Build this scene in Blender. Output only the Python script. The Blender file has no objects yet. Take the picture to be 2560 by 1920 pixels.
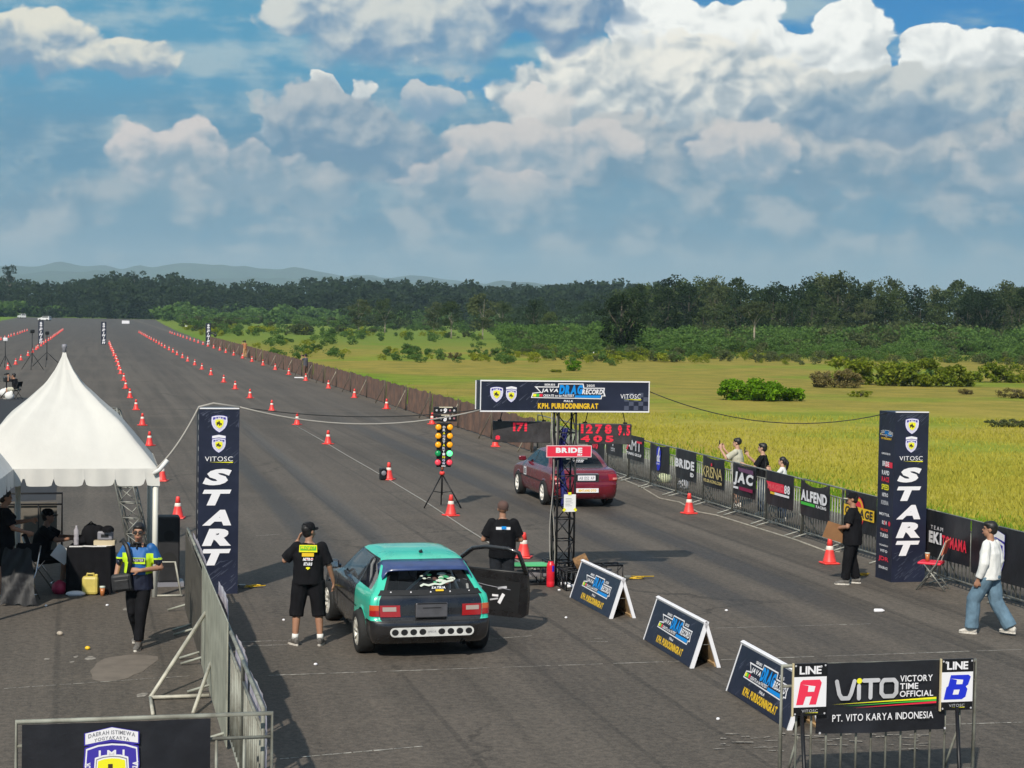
import bpy, bmesh, math, random
import numpy as np
from mathutils import Matrix, Vector, noise as mnoise
scene = bpy.context.scene
C = scene.collection
PI = math.pi
rnd = random.Random(7)

# ------------------------------------------------------------------ camera
FPX, CAM_H, TILT, ROLL = 4400.0, 4.65, math.atan((960 - 786) / 4400.0), 0.0175
cam_data = bpy.data.cameras.new('camera')
cam_data.sensor_width = 36.0
cam_data.lens = FPX / 2560 * 36.0
cam_data.clip_start, cam_data.clip_end = 0.5, 40000
cam = bpy.data.objects.new('camera', cam_data)
CAM_M = Matrix.Translation((0, 0, CAM_H)) @ Matrix.Rotation(PI / 2 - TILT, 4, 'X') @ Matrix.Rotation(ROLL, 4, 'Z')
cam.matrix_world = CAM_M
C.objects.link(cam)
scene.camera = cam

# ------------------------------------------------------------------ sun, exposure
SUN_EL, SUN_AZ = math.radians(39), math.radians(17)      # the shadows run away from the camera, 17 degrees to the right
sun_to = Vector((-math.sin(SUN_AZ) * math.cos(SUN_EL), -math.cos(SUN_AZ) * math.cos(SUN_EL), math.sin(SUN_EL)))
sd = bpy.data.lights.new('sun', 'SUN')
sd.energy, sd.angle, sd.color = 3.8, math.radians(0.9), (1.0, 0.93, 0.82)
so = bpy.data.objects.new('sun', sd)
so.rotation_euler = sun_to.to_track_quat('Z', 'Y').to_euler()
C.objects.link(so)
scene.view_settings.view_transform = 'Standard'
scene.view_settings.look = 'None'
scene.view_settings.exposure = 0.27
scene.view_settings.gamma = 1.0
scene.cycles.max_bounces = 6
scene.cycles.transparent_max_bounces = 12
scene.cycles.volume_bounces = 0

# ------------------------------------------------------------------ world: Nishita sky and procedural cumulus by direction
class S:                                                   # a socket with arithmetic
    def __init__(s, nt, o): s.nt, s.o = nt, o
    def _m(s, op, b=None, c=None, clamp=False):
        n = s.nt.nodes.new('ShaderNodeMath'); n.operation = op; n.use_clamp = clamp
        for i, v in enumerate((s, b, c)):
            if v is None: continue
            if isinstance(v, S): s.nt.links.new(v.o, n.inputs[i])
            else: n.inputs[i].default_value = v
        return S(s.nt, n.outputs[0])
    def __add__(s, b): return s._m('ADD', b)
    __radd__ = __add__
    def __sub__(s, b): return s._m('SUBTRACT', b)
    def __mul__(s, b): return s._m('MULTIPLY', b)
    __rmul__ = __mul__
    def __truediv__(s, b): return s._m('DIVIDE', b)
    def madd(s, a, b): return s._m('MULTIPLY_ADD', a, b)
    def max(s, b): return s._m('MAXIMUM', b)
    def min(s, b): return s._m('MINIMUM', b)
    def clamp(s): return s._m('ADD', 0.0, clamp=True)
    def step(s, a, b):                                     # smoothstep from a to b
        n = s.nt.nodes.new('ShaderNodeMapRange'); n.interpolation_type = 'SMOOTHSTEP'
        s.nt.links.new(s.o, n.inputs['Value'])
        n.inputs['From Min'].default_value, n.inputs['From Max'].default_value = a, b
        if b < a:
            n.inputs['From Min'].default_value, n.inputs['From Max'].default_value = b, a
            n.inputs['To Min'].default_value, n.inputs['To Max'].default_value = 1.0, 0.0
        return S(s.nt, n.outputs['Result'])
def comb(nt, x, y, z=0.0):
    n = nt.nodes.new('ShaderNodeCombineXYZ')
    for i, v in enumerate((x, y, z)):
        if isinstance(v, S): nt.links.new(v.o, n.inputs[i])
        else: n.inputs[i].default_value = v
    return n.outputs[0]
def fbm(nt, vec, scale, detail=4.0, rough=0.5, lac=2.0, out='Fac', dim='3D'):
    n = nt.nodes.new('ShaderNodeTexNoise'); n.noise_dimensions = dim
    if vec is not None: nt.links.new(vec, n.inputs['Vector'])
    n.inputs['Scale'].default_value, n.inputs['Detail'].default_value = scale, detail
    n.inputs['Roughness'].default_value, n.inputs['Lacunarity'].default_value = rough, lac
    return S(nt, n.outputs[0 if out == 'Fac' else 1])
def mixc(nt, f, a, b, mode='MIX'):
    n = nt.nodes.new('ShaderNodeMix'); n.data_type = 'RGBA'; n.blend_type = mode
    for sock, v in ((n.inputs[0], f), (n.inputs[6], a), (n.inputs[7], b)):
        if isinstance(v, S): nt.links.new(v.o, sock)
        elif hasattr(v, 'is_output'): nt.links.new(v, sock)
        elif isinstance(v, (int, float)): sock.default_value = v
        else: sock.default_value = tuple(v[:3]) + (1.0,)
    return S(nt, n.outputs[2])
def lin(r, g, b):                                          # sRGB bytes to linear
    return tuple((c / 12.92 if c <= 0.04045 else ((c + 0.055) / 1.055) ** 2.4) for c in (r / 255, g / 255, b / 255))

world = bpy.data.worlds.new('World'); scene.world = world; world.use_nodes = True
wt = world.node_tree; wt.nodes.clear()
sky = wt.nodes.new('ShaderNodeTexSky'); sky.sky_type = 'NISHITA'; sky.sun_disc = False
sky.sun_elevation, sky.sun_rotation = SUN_EL, PI + SUN_AZ
sky.air_density, sky.dust_density, sky.ozone_density = 1.0, 0.3, 3.0
tc = wt.nodes.new('ShaderNodeTexCoord'); sp = wt.nodes.new('ShaderNodeSeparateXYZ')
wt.links.new(tc.outputs['Generated'], sp.inputs[0])
dx, dy, dz = (S(wt, sp.outputs[i]) for i in range(3))
AZ, EL = dx._m('ARCTAN2', dy), dz._m('ARCSINE')
SX = AZ.madd(44.0, 12.8)                                   # hundreds of units: 1 = 1/44 radian
SY = EL.madd(-44.0, 7.86) + (SX - 12.8) * 0.0175
P0 = comb(wt, SX, SY * 1.25)
warp = wt.nodes.new('ShaderNodeTexNoise'); warp.noise_dimensions = '2D'; wt.links.new(P0, warp.inputs['Vector'])
warp.inputs['Scale'].default_value, warp.inputs['Detail'].default_value, warp.inputs['Roughness'].default_value = 0.8, 4.0, 0.42
ws = wt.nodes.new('ShaderNodeSeparateXYZ'); wt.links.new(warp.outputs['Color'], ws.inputs[0])
wx, wy = S(wt, ws.outputs[0]) - 0.5, S(wt, ws.outputs[1]) - 0.5
X, Y = SX + wx * 0.9, SY + wy * 0.8
PW = comb(wt, X, Y * 1.2)
def puff_at(ox, oy):                                       # cauliflower height field
    p = comb(wt, X + ox, Y * 1.2 + oy)
    v = wt.nodes.new('ShaderNodeTexVoronoi'); v.feature = 'SMOOTH_F1'; v.voronoi_dimensions = '2D'; wt.links.new(p, v.inputs['Vector'])
    v.inputs['Scale'].default_value, v.inputs['Detail'].default_value = 1.15, 2.0
    v.inputs['Roughness'].default_value, v.inputs['Smoothness'].default_value = 0.45, 0.5
    return S(wt, v.outputs['Distance']) * -1.0 + 1.0
puff, puff2 = puff_at(0, 0), puff_at(-0.16, -0.22)
soft_n = fbm(wt, P0, 0.75, 6.0, 0.52, dim='2D')
fine_n = fbm(wt, PW, 2.4, 5.0, 0.6, dim='2D')
relief = (puff - puff2) * 0.55 + (fine_n - 0.5) * 0.10     # positive where a puff faces the sun
def cloud(col, alpha, blobs, soft, lit, shade, ytop, ybase, k_puff=0.35, k_soft=0.5, bump=0.9, opac=1.0, lift=0.0, crisp=0.17):
    f = None
    for cx, cy, rx, rt, rb in blobs:
        ex = (X - cx / 100) * (100 / rx)
        ey = Y - cy / 100
        ey = ey.max(0.0) * (100 / rb) - ey.min(0.0) * (100 / rt)
        g = (ex * ex + ey * ey)._m('SQRT') * -1.0 + 1.0
        f = g if f is None else f._m('SMOOTH_MAX', g, 0.25)
    f = f + 0.10 + (puff - 0.55) * k_puff + (soft_n - 0.5) * k_soft
    t = (SY - ytop / 100) * (100.0 / (ybase - ytop))
    k = t.step(0.25, 0.95)                                 # crisp heads, soft undersides
    m = (f.step(0.0, min(soft, crisp)) * (k * -1.0 + 1.0) + f.step(0.0, soft) * k) * opac
    L = (t * -1.0 + (0.86 + lift) + relief * bump + (soft_n - 0.5) * 1.25).step(0.05, 0.95)
    c = mixc(wt, L, shade, lit)
    return mixc(wt, m, col, c), alpha + (alpha * -1.0 + 1.0) * m
# graded clear sky: the blue of the air, over which the clouds are laid
CLEAR = mixc(wt, 1.0, S(wt, sky.outputs[0]), (0.045, 0.36, 0.60), 'MULTIPLY')
WHITE, CREAM, PINK = lin(252, 252, 246), lin(226, 222, 212), lin(190, 187, 186)
# thin high sheet, thicker to the left and towards the horizon
streak = fbm(wt, comb(wt, SX * 0.22, SY * 0.95), 1.2, 6.0, 0.58, dim='2D')
veil = (SX * -0.054 + 1.56 + SY * 0.06 + (streak - 0.5) * 2.0).step(0.25, 1.05)
col = mixc(wt, (streak * 0.6 + soft_n * 0.4).step(0.42, 0.64), lin(76, 148, 182), lin(158, 184, 194))
alpha = veil * 0.95
low_v = (SY + (streak - 0.5) * 1.6).step(1.6, 3.6) * 0.9
col = mixc(wt, low_v * 0.8, col, mixc(wt, (soft_n * 0.5 + streak * 0.5).step(0.4, 0.62), lin(84, 128, 156), lin(146, 166, 177)))
alpha = alpha.max(low_v)
def blend(*a, **k):
    global col, alpha
    col, alpha = cloud(col, alpha, *a, **k)
# broad grey-blue masses low down, everything else stands in front of them
blend([(1700, 520, 1500, 240, 400), (300, 560, 700, 150, 300)], 0.6, lin(168, 182, 188), lin(100, 142, 166), 240, 560, 0.5, 1.8, 0.9, opac=0.88)
# the great bank right of the middle: far bright tops first, shaded decks in front
blend([(2000, 130, 210, 48, 180), (2100, 100, 110, 72, 160), (2300, 150, 100, 55, 140), (2480, 165, 170, 62, 180), (1750, 90, 210, 75, 220), (1600, 60, 100, 80, 200)], 0.09, WHITE, lin(196, 202, 204), 10, 380, 0.30, 0.25, 1.35, lift=0.10)
blend([(1700, 230, 320, 135, 200), (1430, 260, 230, 130, 170), (1930, 270, 180, 95, 150)], 0.26, lin(244, 240, 228), lin(152, 168, 180), 90, 470, 0.36, 0.45, 1.25, lift=0.0)
blend([(2260, 270, 380, 85, 240), (2540, 320, 260, 150, 240), (2080, 340, 260, 70, 190)], 0.40, lin(206, 208, 204), lin(132, 156, 174), 160, 470, 0.34, 0.6, 1.15)
blend([(1560, 400, 500, 110, 90), (2050, 430, 430, 100, 80), (2480, 440, 300, 120, 100)], 0.6, lin(194, 194, 192), lin(104, 138, 162), 290, 480, 0.3, 0.8, 0.9)
blend([(2040, 300, 130, 60, 75), (2250, 320, 190, 55, 50), (1880, 290, 60, 42, 45), (1730, 375, 60, 60, 60)], 0.45, lin(146, 166, 182), lin(92, 130, 160), 230, 380, 0.45, 0.9, 0.8, opac=0.8, crisp=0.5)
blend([(1340, 280, 100, 58, 66), (1325, 225, 27, 26, 40)], 0.16, lin(228, 222, 214), lin(180, 184, 186), 210, 400, 0.25, 0.3, 0.8, lift=0.1)
blend([(1840, 395, 140, 95, 80), (1350, 370, 260, 75, 90), (2470, 435, 130, 70, 70)], 0.5, lin(214, 206, 200), lin(138, 160, 176), 330, 520, 0.3, 0.6, 0.8, opac=0.85)
# upper middle
blend([(950, 55, 300, 140, 140), (1160, 60, 150, 70, 130)], 0.5, lin(212, 214, 208), lin(104, 142, 174), -20, 240, 0.3, 0.7, 0.8, lift=0.0)
blend([(1390, 20, 215, 120, 120)], 0.35, lin(212, 214, 210), lin(96, 134, 170), -60, 150, 0.3, 0.4, 0.8)
# left bank
blend([(110, 140, 195, 80, 90), (340, 175, 125, 66, 58), (-80, 160, 160, 80, 80)], 0.32, lin(230, 226, 210), lin(118, 150, 176), 90, 240, 0.3, 0.45, 0.9)
# middle heap with a bright far rim
blend([(800, 228, 46, 26, 40), (880, 235, 46, 34, 60), (905, 275, 40, 34, 46), (665, 345, 54, 40, 44), (720, 385, 54, 26, 26)], 0.35, lin(236,234,226), lin(160, 176, 188), 170, 400, 0.6, 0.9, 1.2, lift=0.05)
blend([(810, 290, 150, 76, 80), (850, 375, 250, 100, 95), (980, 400, 130, 70, 66)], 0.40, lin(186, 190, 192), lin(98, 134, 162), 230, 440, 0.25, 0.5, 0.8)
blend([(400, 400, 115, 78, 95), (480, 385, 95, 90, 130), (620, 455, 165, 92, 90), (760, 480, 130, 70, 66)], 0.34, lin(218, 208, 202), lin(128, 154, 172), 320, 500, 0.3, 0.5, 0.9)
blend([(1060, 262, 90, 40, 44)], 0.5, lin(198, 200, 200), lin(120, 152, 178), 225, 310, 0.3, 0.5, 0.6)
blend([(1150, 465, 160, 88, 80), (1280, 490, 150, 62, 66)], 0.5, lin(206, 198, 194), lin(132, 156, 174), 395, 530, 0.3, 0.6, 0.8, opac=0.9)
# low decks sinking into the haze over the horizon
deck = fbm(wt, comb(wt, SX * 0.40, SY * 1.0), 1.1, 3.0, 0.45, dim='2D')
dk = (deck + (SY - 5.2) * 0.05).step(0.38, 0.60) * SY.step(3.4, 5.0) * SY.step(7.3, 6.0) * 0.8
col = mixc(wt, dk, col, mixc(wt, soft_n.step(0.36, 0.64), lin(98, 136, 160), lin(180, 184, 186)))
hz = SY.step(5.6, 7.4)
col = mixc(wt, hz * 0.85, col, lin(155, 172, 178))
alpha = alpha.max(hz).max(dk)
# unseen broken bright cloud, added high overhead and behind the camera for ambient fill
hi = EL.step(0.28, 0.62) * (fbm(wt, tc.outputs['Generated'], 3.0, 3, 0.5).step(0.30, 0.55) * 0.8)
col = mixc(wt, hi, col, lin(222, 226, 228))
alpha = alpha.max(hi)
bg1 = wt.nodes.new('ShaderNodeBackground'); wt.links.new(CLEAR.o, bg1.inputs[0]); bg1.inputs[1].default_value = 0.10
bg2 = wt.nodes.new('ShaderNodeBackground'); wt.links.new(col.o, bg2.inputs[0]); bg2.inputs[1].default_value = 0.88
mx = wt.nodes.new('ShaderNodeMixShader'); wt.links.new(alpha.clamp().o, mx.inputs[0])
wt.links.new(bg1.outputs[0], mx.inputs[1]); wt.links.new(bg2.outputs[0], mx.inputs[2])
wo = wt.nodes.new('ShaderNodeOutputWorld'); wt.links.new(mx.outputs[0], wo.inputs['Surface'])
world.cycles.sampling_method = 'MANUAL'; world.cycles.sample_map_resolution = 512

# ------------------------------------------------------------------ measuring: a photo pixel (2560 wide) to a point of the place
CR = CAM_M.to_3x3()
def ray(px, py): return CR @ Vector(((px - 1280) / FPX, -(py - 960) / FPX, -1.0))
def gp(px, py, z=0.0):                                     # where the line of sight meets the height z
    d = ray(px, py); t = (z - CAM_H) / d.z
    return Vector((d.x * t, d.y * t, z))
def up(px, py, y):                                         # the point on the line of sight at ground distance y
    d = ray(px, py); t = y / d.y
    return Vector((d.x * t, y, CAM_H + d.z * t))
YAW = math.radians(13.35)                                  # the strip runs 13 degrees left of the view
RX, FX = Vector((math.cos(YAW), math.sin(YAW), 0)), Vector((-math.sin(YAW), math.cos(YAW), 0))
def rd(r, s, z=0.0): return RX * r + FX * s + Vector((0, 0, z))
def rs(v): return (v.dot(RX), v.dot(FX))

# ------------------------------------------------------------------ materials
MATS = {}
def nodes_of(m):
    m.use_nodes = True
    nt = m.node_tree
    return nt, next(n for n in nt.nodes if n.type == 'BSDF_PRINCIPLED')
def mat(name, rgb, rough=0.6, metal=0.0, var=0.0, scale=8.0, bump=0.0, bscale=60.0, spec=0.5, coat=0.0, trans=0.0, emit=None, alpha=None, tint=None):
    if name in MATS: return MATS[name]
    m = bpy.data.materials.new(name); nt, b = nodes_of(m)
    b.inputs['Base Color'].default_value = tuple(rgb) + (1,)
    b.inputs['Roughness'].default_value, b.inputs['Metallic'].default_value = rough, metal
    b.inputs['Specular IOR Level'].default_value = spec
    b.inputs['Coat Weight'].default_value = coat; b.inputs['Coat Roughness'].default_value = 0.06
    b.inputs['Transmission Weight'].default_value = trans
    if alpha is not None: b.inputs['Alpha'].default_value = alpha
    if emit: b.inputs['Emission Color'].default_value = tuple(emit[0]) + (1,); b.inputs['Emission Strength'].default_value = emit[1]
    tco = None
    if var > 0 or bump > 0:
        tco = nt.nodes.new('ShaderNodeTexCoord').outputs['Object']
    if var > 0:
        n = fbm(nt, tco, scale, 5.0, 0.6)
        k = n.step(0.25, 0.75)
        lo = tint if tint else tuple(c * (1 - var) for c in rgb)
        hi = tuple(min(1, c * (1 + var * 0.6)) for c in rgb)
        nt.links.new(mixc(nt, k, lo, hi).o, b.inputs['Base Color'])
        nt.links.new((n * 0.3 + (rough - 0.15)).clamp().o, b.inputs['Roughness'])
    if bump > 0:
        bn = nt.nodes.new('ShaderNodeBump'); bn.inputs['Strength'].default_value = bump; bn.inputs['Distance'].default_value = 0.01
        nt.links.new(fbm(nt, tco, bscale, 4.0, 0.6).o, bn.inputs['Height']); nt.links.new(bn.outputs[0], b.inputs['Normal'])
    MATS[name] = m
    return m
def leafmat(name, dark, light, scale=0.5, trans=0.35):
    m = bpy.data.materials.new(name); nt, b = nodes_of(m); nt.nodes.remove(b)
    out = next(n for n in nt.nodes if n.type == 'OUTPUT_MATERIAL')
    geo = nt.nodes.new('ShaderNodeNewGeometry'); oi = nt.nodes.new('ShaderNodeObjectInfo')
    n = fbm(nt, geo.outputs['Position'], scale, 3.0, 0.6)
    rp = S(nt, geo.outputs['Random Per Island'])
    k = ((n - 0.5) * 1.6 + (rp - 0.5) * 0.7 + (S(nt, oi.outputs['Random']) - 0.5) * 0.7 + 0.5).clamp()
    c = mixc(nt, k, dark, light)
    d = nt.nodes.new('ShaderNodeBsdfDiffuse'); t = nt.nodes.new('ShaderNodeBsdfTranslucent'); mxs = nt.nodes.new('ShaderNodeMixShader')
    nt.links.new(c.o, d.inputs[0]); nt.links.new(mixc(nt, 0.5, c, light).o, t.inputs[0]); mxs.inputs[0].default_value = trans
    nt.links.new(d.outputs[0], mxs.inputs[1]); nt.links.new(t.outputs[0], mxs.inputs[2]); nt.links.new(mxs.outputs[0], out.inputs[0])
    return m
M_BLACK = mat('black_steel', (0.012, 0.012, 0.014), 0.45, 0.3)
M_GALV = mat('galvanised_steel', (0.30, 0.30, 0.27), 0.5, 0.55, 0.35, 9, 0.1, 40)
M_GREYPAINT = mat('grey_green_paint', (0.27, 0.28, 0.24), 0.6, 0.1, 0.35, 3, 0.15, 30, tint=(0.13, 0.12, 0.095))
M_WHITE = mat('white_print', (0.80, 0.79, 0.82), 0.45)
M_VINYL = mat('black_vinyl', (0.016, 0.017, 0.022), 0.36, 0, 0.3, 2.0, 1.0, 3.5)
M_NAVY = mat('navy_print', (0.014, 0.018, 0.040), 0.40, 0, 0.3, 1.5, 0.8, 3.0)
M_RED = mat('red_print', (0.75, 0.025, 0.06), 0.45)
M_BLUE = mat('blue_print', (0.015, 0.03, 0.55), 0.45)
M_CYAN = mat('sky_blue_print', (0.0, 0.25, 0.72), 0.45)
M_YEL = mat('yellow_print', (0.80, 0.50, 0.02), 0.45)
M_LEMON = mat('lemon_print', (0.85, 0.80, 0.02), 0.45)
M_GREENP = mat('green_print', (0.06, 0.50, 0.05), 0.45)
M_GREYP = mat('grey_print', (0.22, 0.22, 0.25), 0.45)
M_SILVER = mat('silver_print', (0.52, 0.52, 0.55), 0.4, 0, 0.2, 3)
M_CONE = mat('orange_red_plastic', (0.85, 0.060, 0.050), 0.45, 0, 0.16, 6)
M_CONEW = mat('white_reflective_band', (0.78, 0.70, 0.62), 0.4)
M_RUBBER = mat('black_rubber', (0.014, 0.014, 0.014), 0.8, 0, 0.3, 20)

# ------------------------------------------------------------------ mesh builder: everything added ends up in ONE mesh
GLYPHS = {}
def glyph(ch, bold):
    if (ch, bold) not in GLYPHS:
        cu = bpy.data.curves.new('glyph', 'FONT'); cu.body = ch; cu.offset = bold; cu.resolution_u = 3
        ob = bpy.data.objects.new('glyph', cu); me = bpy.data.meshes.new_from_object(ob)
        GLYPHS[(ch, bold)] = ([v.co.copy() for v in me.vertices], [list(p.vertices) for p in me.polygons])
        bpy.data.meshes.remove(me); bpy.data.objects.remove(ob); bpy.data.curves.remove(cu)
    return GLYPHS[(ch, bold)]
class MB:
    def __init__(s): s.v, s.f, s.fm, s.mats, s.T, s.sm = [], [], [], [], Matrix.Identity(4), []
    def mi(s, m):
        if m not in s.mats: s.mats.append(m)
        return s.mats.index(m)
    def add(s, verts, faces, m, smooth=False):
        o = len(s.v); k = s.mi(m)
        s.v += [s.T @ Vector(p) for p in verts]
        for f in faces:
            s.f.append([o + i for i in f]); s.fm.append(k); s.sm.append(smooth)
        return s
    def poly(s, pts, m): return s.add(pts, [list(range(len(pts)))], m)
    def box(s, c, d, m, R=None, bev=0.0):
        x, y, z = d[0] / 2, d[1] / 2, d[2] / 2
        if bev > 0:
            bm = bmesh.new(); bmesh.ops.create_cube(bm, size=1.0); bmesh.ops.scale(bm, vec=Vector(d), verts=bm.verts)
            bmesh.ops.bevel(bm, geom=list(bm.edges), offset=bev, segments=2, affect='EDGES', profile=0.5)
            bm.verts.index_update()
            vs = [v.co.copy() for v in bm.verts]; fs = [[v.index for v in f.verts] for f in bm.faces]; bm.free()
        else:
            vs = [Vector((a * x, b * y, e * z)) for a in (-1, 1) for b in (-1, 1) for e in (-1, 1)]
            fs = [(0, 1, 3, 2), (4, 6, 7, 5), (0, 4, 5, 1), (2, 3, 7, 6), (0, 2, 6, 4), (1, 5, 7, 3)]
        if R is not None: vs = [R @ v for v in vs]
        return s.add([v + Vector(c) for v in vs], fs, m)
    def tube(s, pts, r, m, n=8, caps=True, flat=None):
        pts = [Vector(p) for p in pts]; k = len(pts); rr = r if hasattr(r, '__len__') else [r] * k
        vs, fs = [], []; prev = None
        for i, p in enumerate(pts):
            t = (pts[min(i + 1, k - 1)] - pts[max(i - 1, 0)])
            t = t.normalized() if t.length > 1e-9 else Vector((0, 0, 1))
            if prev is None:
                a = Vector((0, 0, 1)) if abs(t.z) < 0.9 else Vector((1, 0, 0))
                u = t.cross(a).normalized()
            else:
                u = (prev - t * prev.dot(t)).normalized()
            prev = u; w = t.cross(u)
            for j in range(n):
                q = 2 * PI * (j + 0.5) / n
                vs.append(p + (u * math.cos(q) + w * math.sin(q) * (flat or 1.0)) * rr[i])
        for i in range(k - 1):
            for j in range(n):
                fs.append((i * n + j, i * n + (j + 1) % n, (i + 1) * n + (j + 1) % n, (i + 1) * n + j))
        if caps: fs += [tuple(range(n))[::-1], tuple((k - 1) * n + j for j in range(n))]
        return s.add(vs, fs, m, n > 4)
    def lathe(s, prof, m, n=20, c=(0, 0, 0), R=None, smooth=True, caps=True):
        vs, fs = [], []; k = len(prof)
        for (r, z) in prof:
            for j in range(n):
                q = 2 * PI * j / n
                p = Vector((r * math.cos(q), r * math.sin(q), z))
                vs.append((R @ p if R is not None else p) + Vector(c))
        for i in range(k - 1):
            for j in range(n):
                fs.append((i * n + j, i * n + (j + 1) % n, (i + 1) * n + (j + 1) % n, (i + 1) * n + j))
        if caps: fs += [tuple(range(n))[::-1], tuple((k - 1) * n + j for j in range(n))]
        return s.add(vs, fs, m, smooth)
    def ball(s, c, r, m, n=12, k=8, R=None):
        rx, ry, rz = r if hasattr(r, '__len__') else (r, r, r)
        vs, fs = [], []
        for i in range(k + 1):
            th = PI * i / k
            for j in range(n):
                q = 2 * PI * j / n
                p = Vector((rx * math.sin(th) * math.cos(q), ry * math.sin(th) * math.sin(q), rz * math.cos(th)))
                vs.append((R @ p if R is not None else p) + Vector(c))
        for i in range(k):
            for j in range(n):
                fs.append((i * n + j, (i + 1) * n + j, (i + 1) * n + (j + 1) % n, i * n + (j + 1) % n))
        return s.add(vs, fs, m, True)
    def prism(s, pts2, z0, z1, m, R=None, c=(0, 0, 0)):    # outline in x,y extruded along z
        n = len(pts2); vs = [Vector((p[0], p[1], z0)) for p in pts2] + [Vector((p[0], p[1], z1)) for p in pts2]
        fs = [list(range(n))[::-1], list(range(n, 2 * n))] + [(i, (i + 1) % n, n + (i + 1) % n, n + i) for i in range(n)]
        if R is not None: vs = [R @ v for v in vs]
        return s.add([v + Vector(c) for v in vs], fs, m)
    # flat artwork in the local x (right), y (up) plane; z lifts each layer a little
    def rect(s, x0, y0, x1, y1, m, z=0.0, sh=0.0):
        return s.poly([(x0, y0, z), (x1, y0, z), (x1 + sh, y1, z), (x0 + sh, y1, z)], m)
    def disc(s, cx, cy, r, m, z=0.0, n=20, ry=None):
        return s.poly([(cx + r * math.cos(2 * PI * i / n), cy + (ry or r) * math.sin(2 * PI * i / n), z) for i in range(n)], m)
    def text(s, st, x0, y0, x1, y1, m, z=0.0, shear=0.0, bold=0.03, gap=0.06, arc=0.0):
        vs, fs, x = [], [], 0.0
        for ch in st:
            if ch == ' ': x += 0.35; continue
            gv, gf = glyph(ch, bold)
            if not gv: continue
            a = min(v.x for v in gv); b = max(v.x for v in gv); o = len(vs)
            vs += [(v.x - a + x + shear * v.y, v.y) for v in gv]; fs += [[o + i for i in f] for f in gf]
            x += b - a + gap
        ax, bx = min(p[0] for p in vs), max(p[0] for p in vs); ay, by = min(p[1] for p in vs), max(p[1] for p in vs)
        out = []
        for p in vs:
            u, w = (p[0] - ax) / (bx - ax), (p[1] - ay) / max(by - ay, 1e-6)
            out.append((x0 + (x1 - x0) * u, y0 + (y1 - y0) * w + arc * (1 - (2 * u - 1) ** 2), z))
        return s.add(out, fs, m)
    def build(s, name, parent=None, loc=None, rotz=0.0, bevel=0.0, label=None):
        me = bpy.data.meshes.new(name); me.from_pydata([tuple(v) for v in s.v], [], s.f)
        for m in s.mats: me.materials.append(m)
        me.polygons.foreach_set('material_index', s.fm); me.polygons.foreach_set('use_smooth', s.sm); me.update()
        o = bpy.data.objects.new(name, me); C.objects.link(o)
        if parent: o.parent = parent
        if loc is not None: o.location = loc
        o.rotation_euler.z = rotz
        if bevel:
            md = o.modifiers.new('bevel', 'BEVEL'); md.width = bevel; md.segments = 2; md.limit_method = 'ANGLE'
        if label: o['label'] = label
        return o
def tag(o, label, cat, group=None):
    o['label'] = label; o['category'] = cat
    if group: o['group'] = group
    return o
def thing(name, label, cat, loc=(0, 0, 0), rotz=0.0, group=None):
    o = bpy.data.objects.new(name, None); C.objects.link(o)
    o.location = loc; o.rotation_euler.z = rotz; o.empty_display_size = 0.3
    return tag(o, label, cat, group)
def struct(o, kind='structure'):
    o['kind'] = kind; return o
def dup(root, loc, rotz=0.0, label=None, group=None, scale=None):
    r = root.copy(); C.objects.link(r); r.location = loc; r.rotation_euler.z = rotz
    if scale is not None: r.scale = (scale,) * 3 if not hasattr(scale, '__len__') else scale
    if label: r['label'] = label
    if group: r['group'] = group
    for ch in list(root.children):
        c = ch.copy(); C.objects.link(c); c.parent = r
        for g in list(ch.children):
            d = g.copy(); C.objects.link(d); d.parent = c
    return r
def fastmesh(name, verts, quads, m, idx=None):             # numpy quads into one mesh
    me = bpy.data.meshes.new(name)
    nv, nq = len(verts), len(quads); k = quads.shape[1]
    me.vertices.add(nv); me.vertices.foreach_set('co', np.ascontiguousarray(verts, np.float32).ravel())
    me.loops.add(nq * k); me.loops.foreach_set('vertex_index', np.ascontiguousarray(quads, np.int32).ravel())
    me.polygons.add(nq); me.polygons.foreach_set('loop_start', np.arange(0, nq * k, k, dtype=np.int32))
    for q in (m if isinstance(m, list) else [m]): me.materials.append(q)
    if idx is not None: me.polygons.foreach_set('material_index', np.asarray(idx, np.int32))
    me.update(calc_edges=True); me.validate()
    o = bpy.data.objects.new(name, me); C.objects.link(o)
    return o
ORD = ['first', 'second', 'third', 'fourth', 'fifth', 'sixth', 'seventh', 'eighth', 'ninth', 'tenth', 'eleventh', 'twelfth', 'thirteenth', 'fourteenth', 'fifteenth', 'sixteenth', 'seventeenth', 'eighteenth', 'nineteenth', 'twentieth']
ORD += ['twenty-' + o for o in ORD[:9]] + ['thirtieth'] + ['thirty-' + o for o in ORD[:9]]

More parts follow.
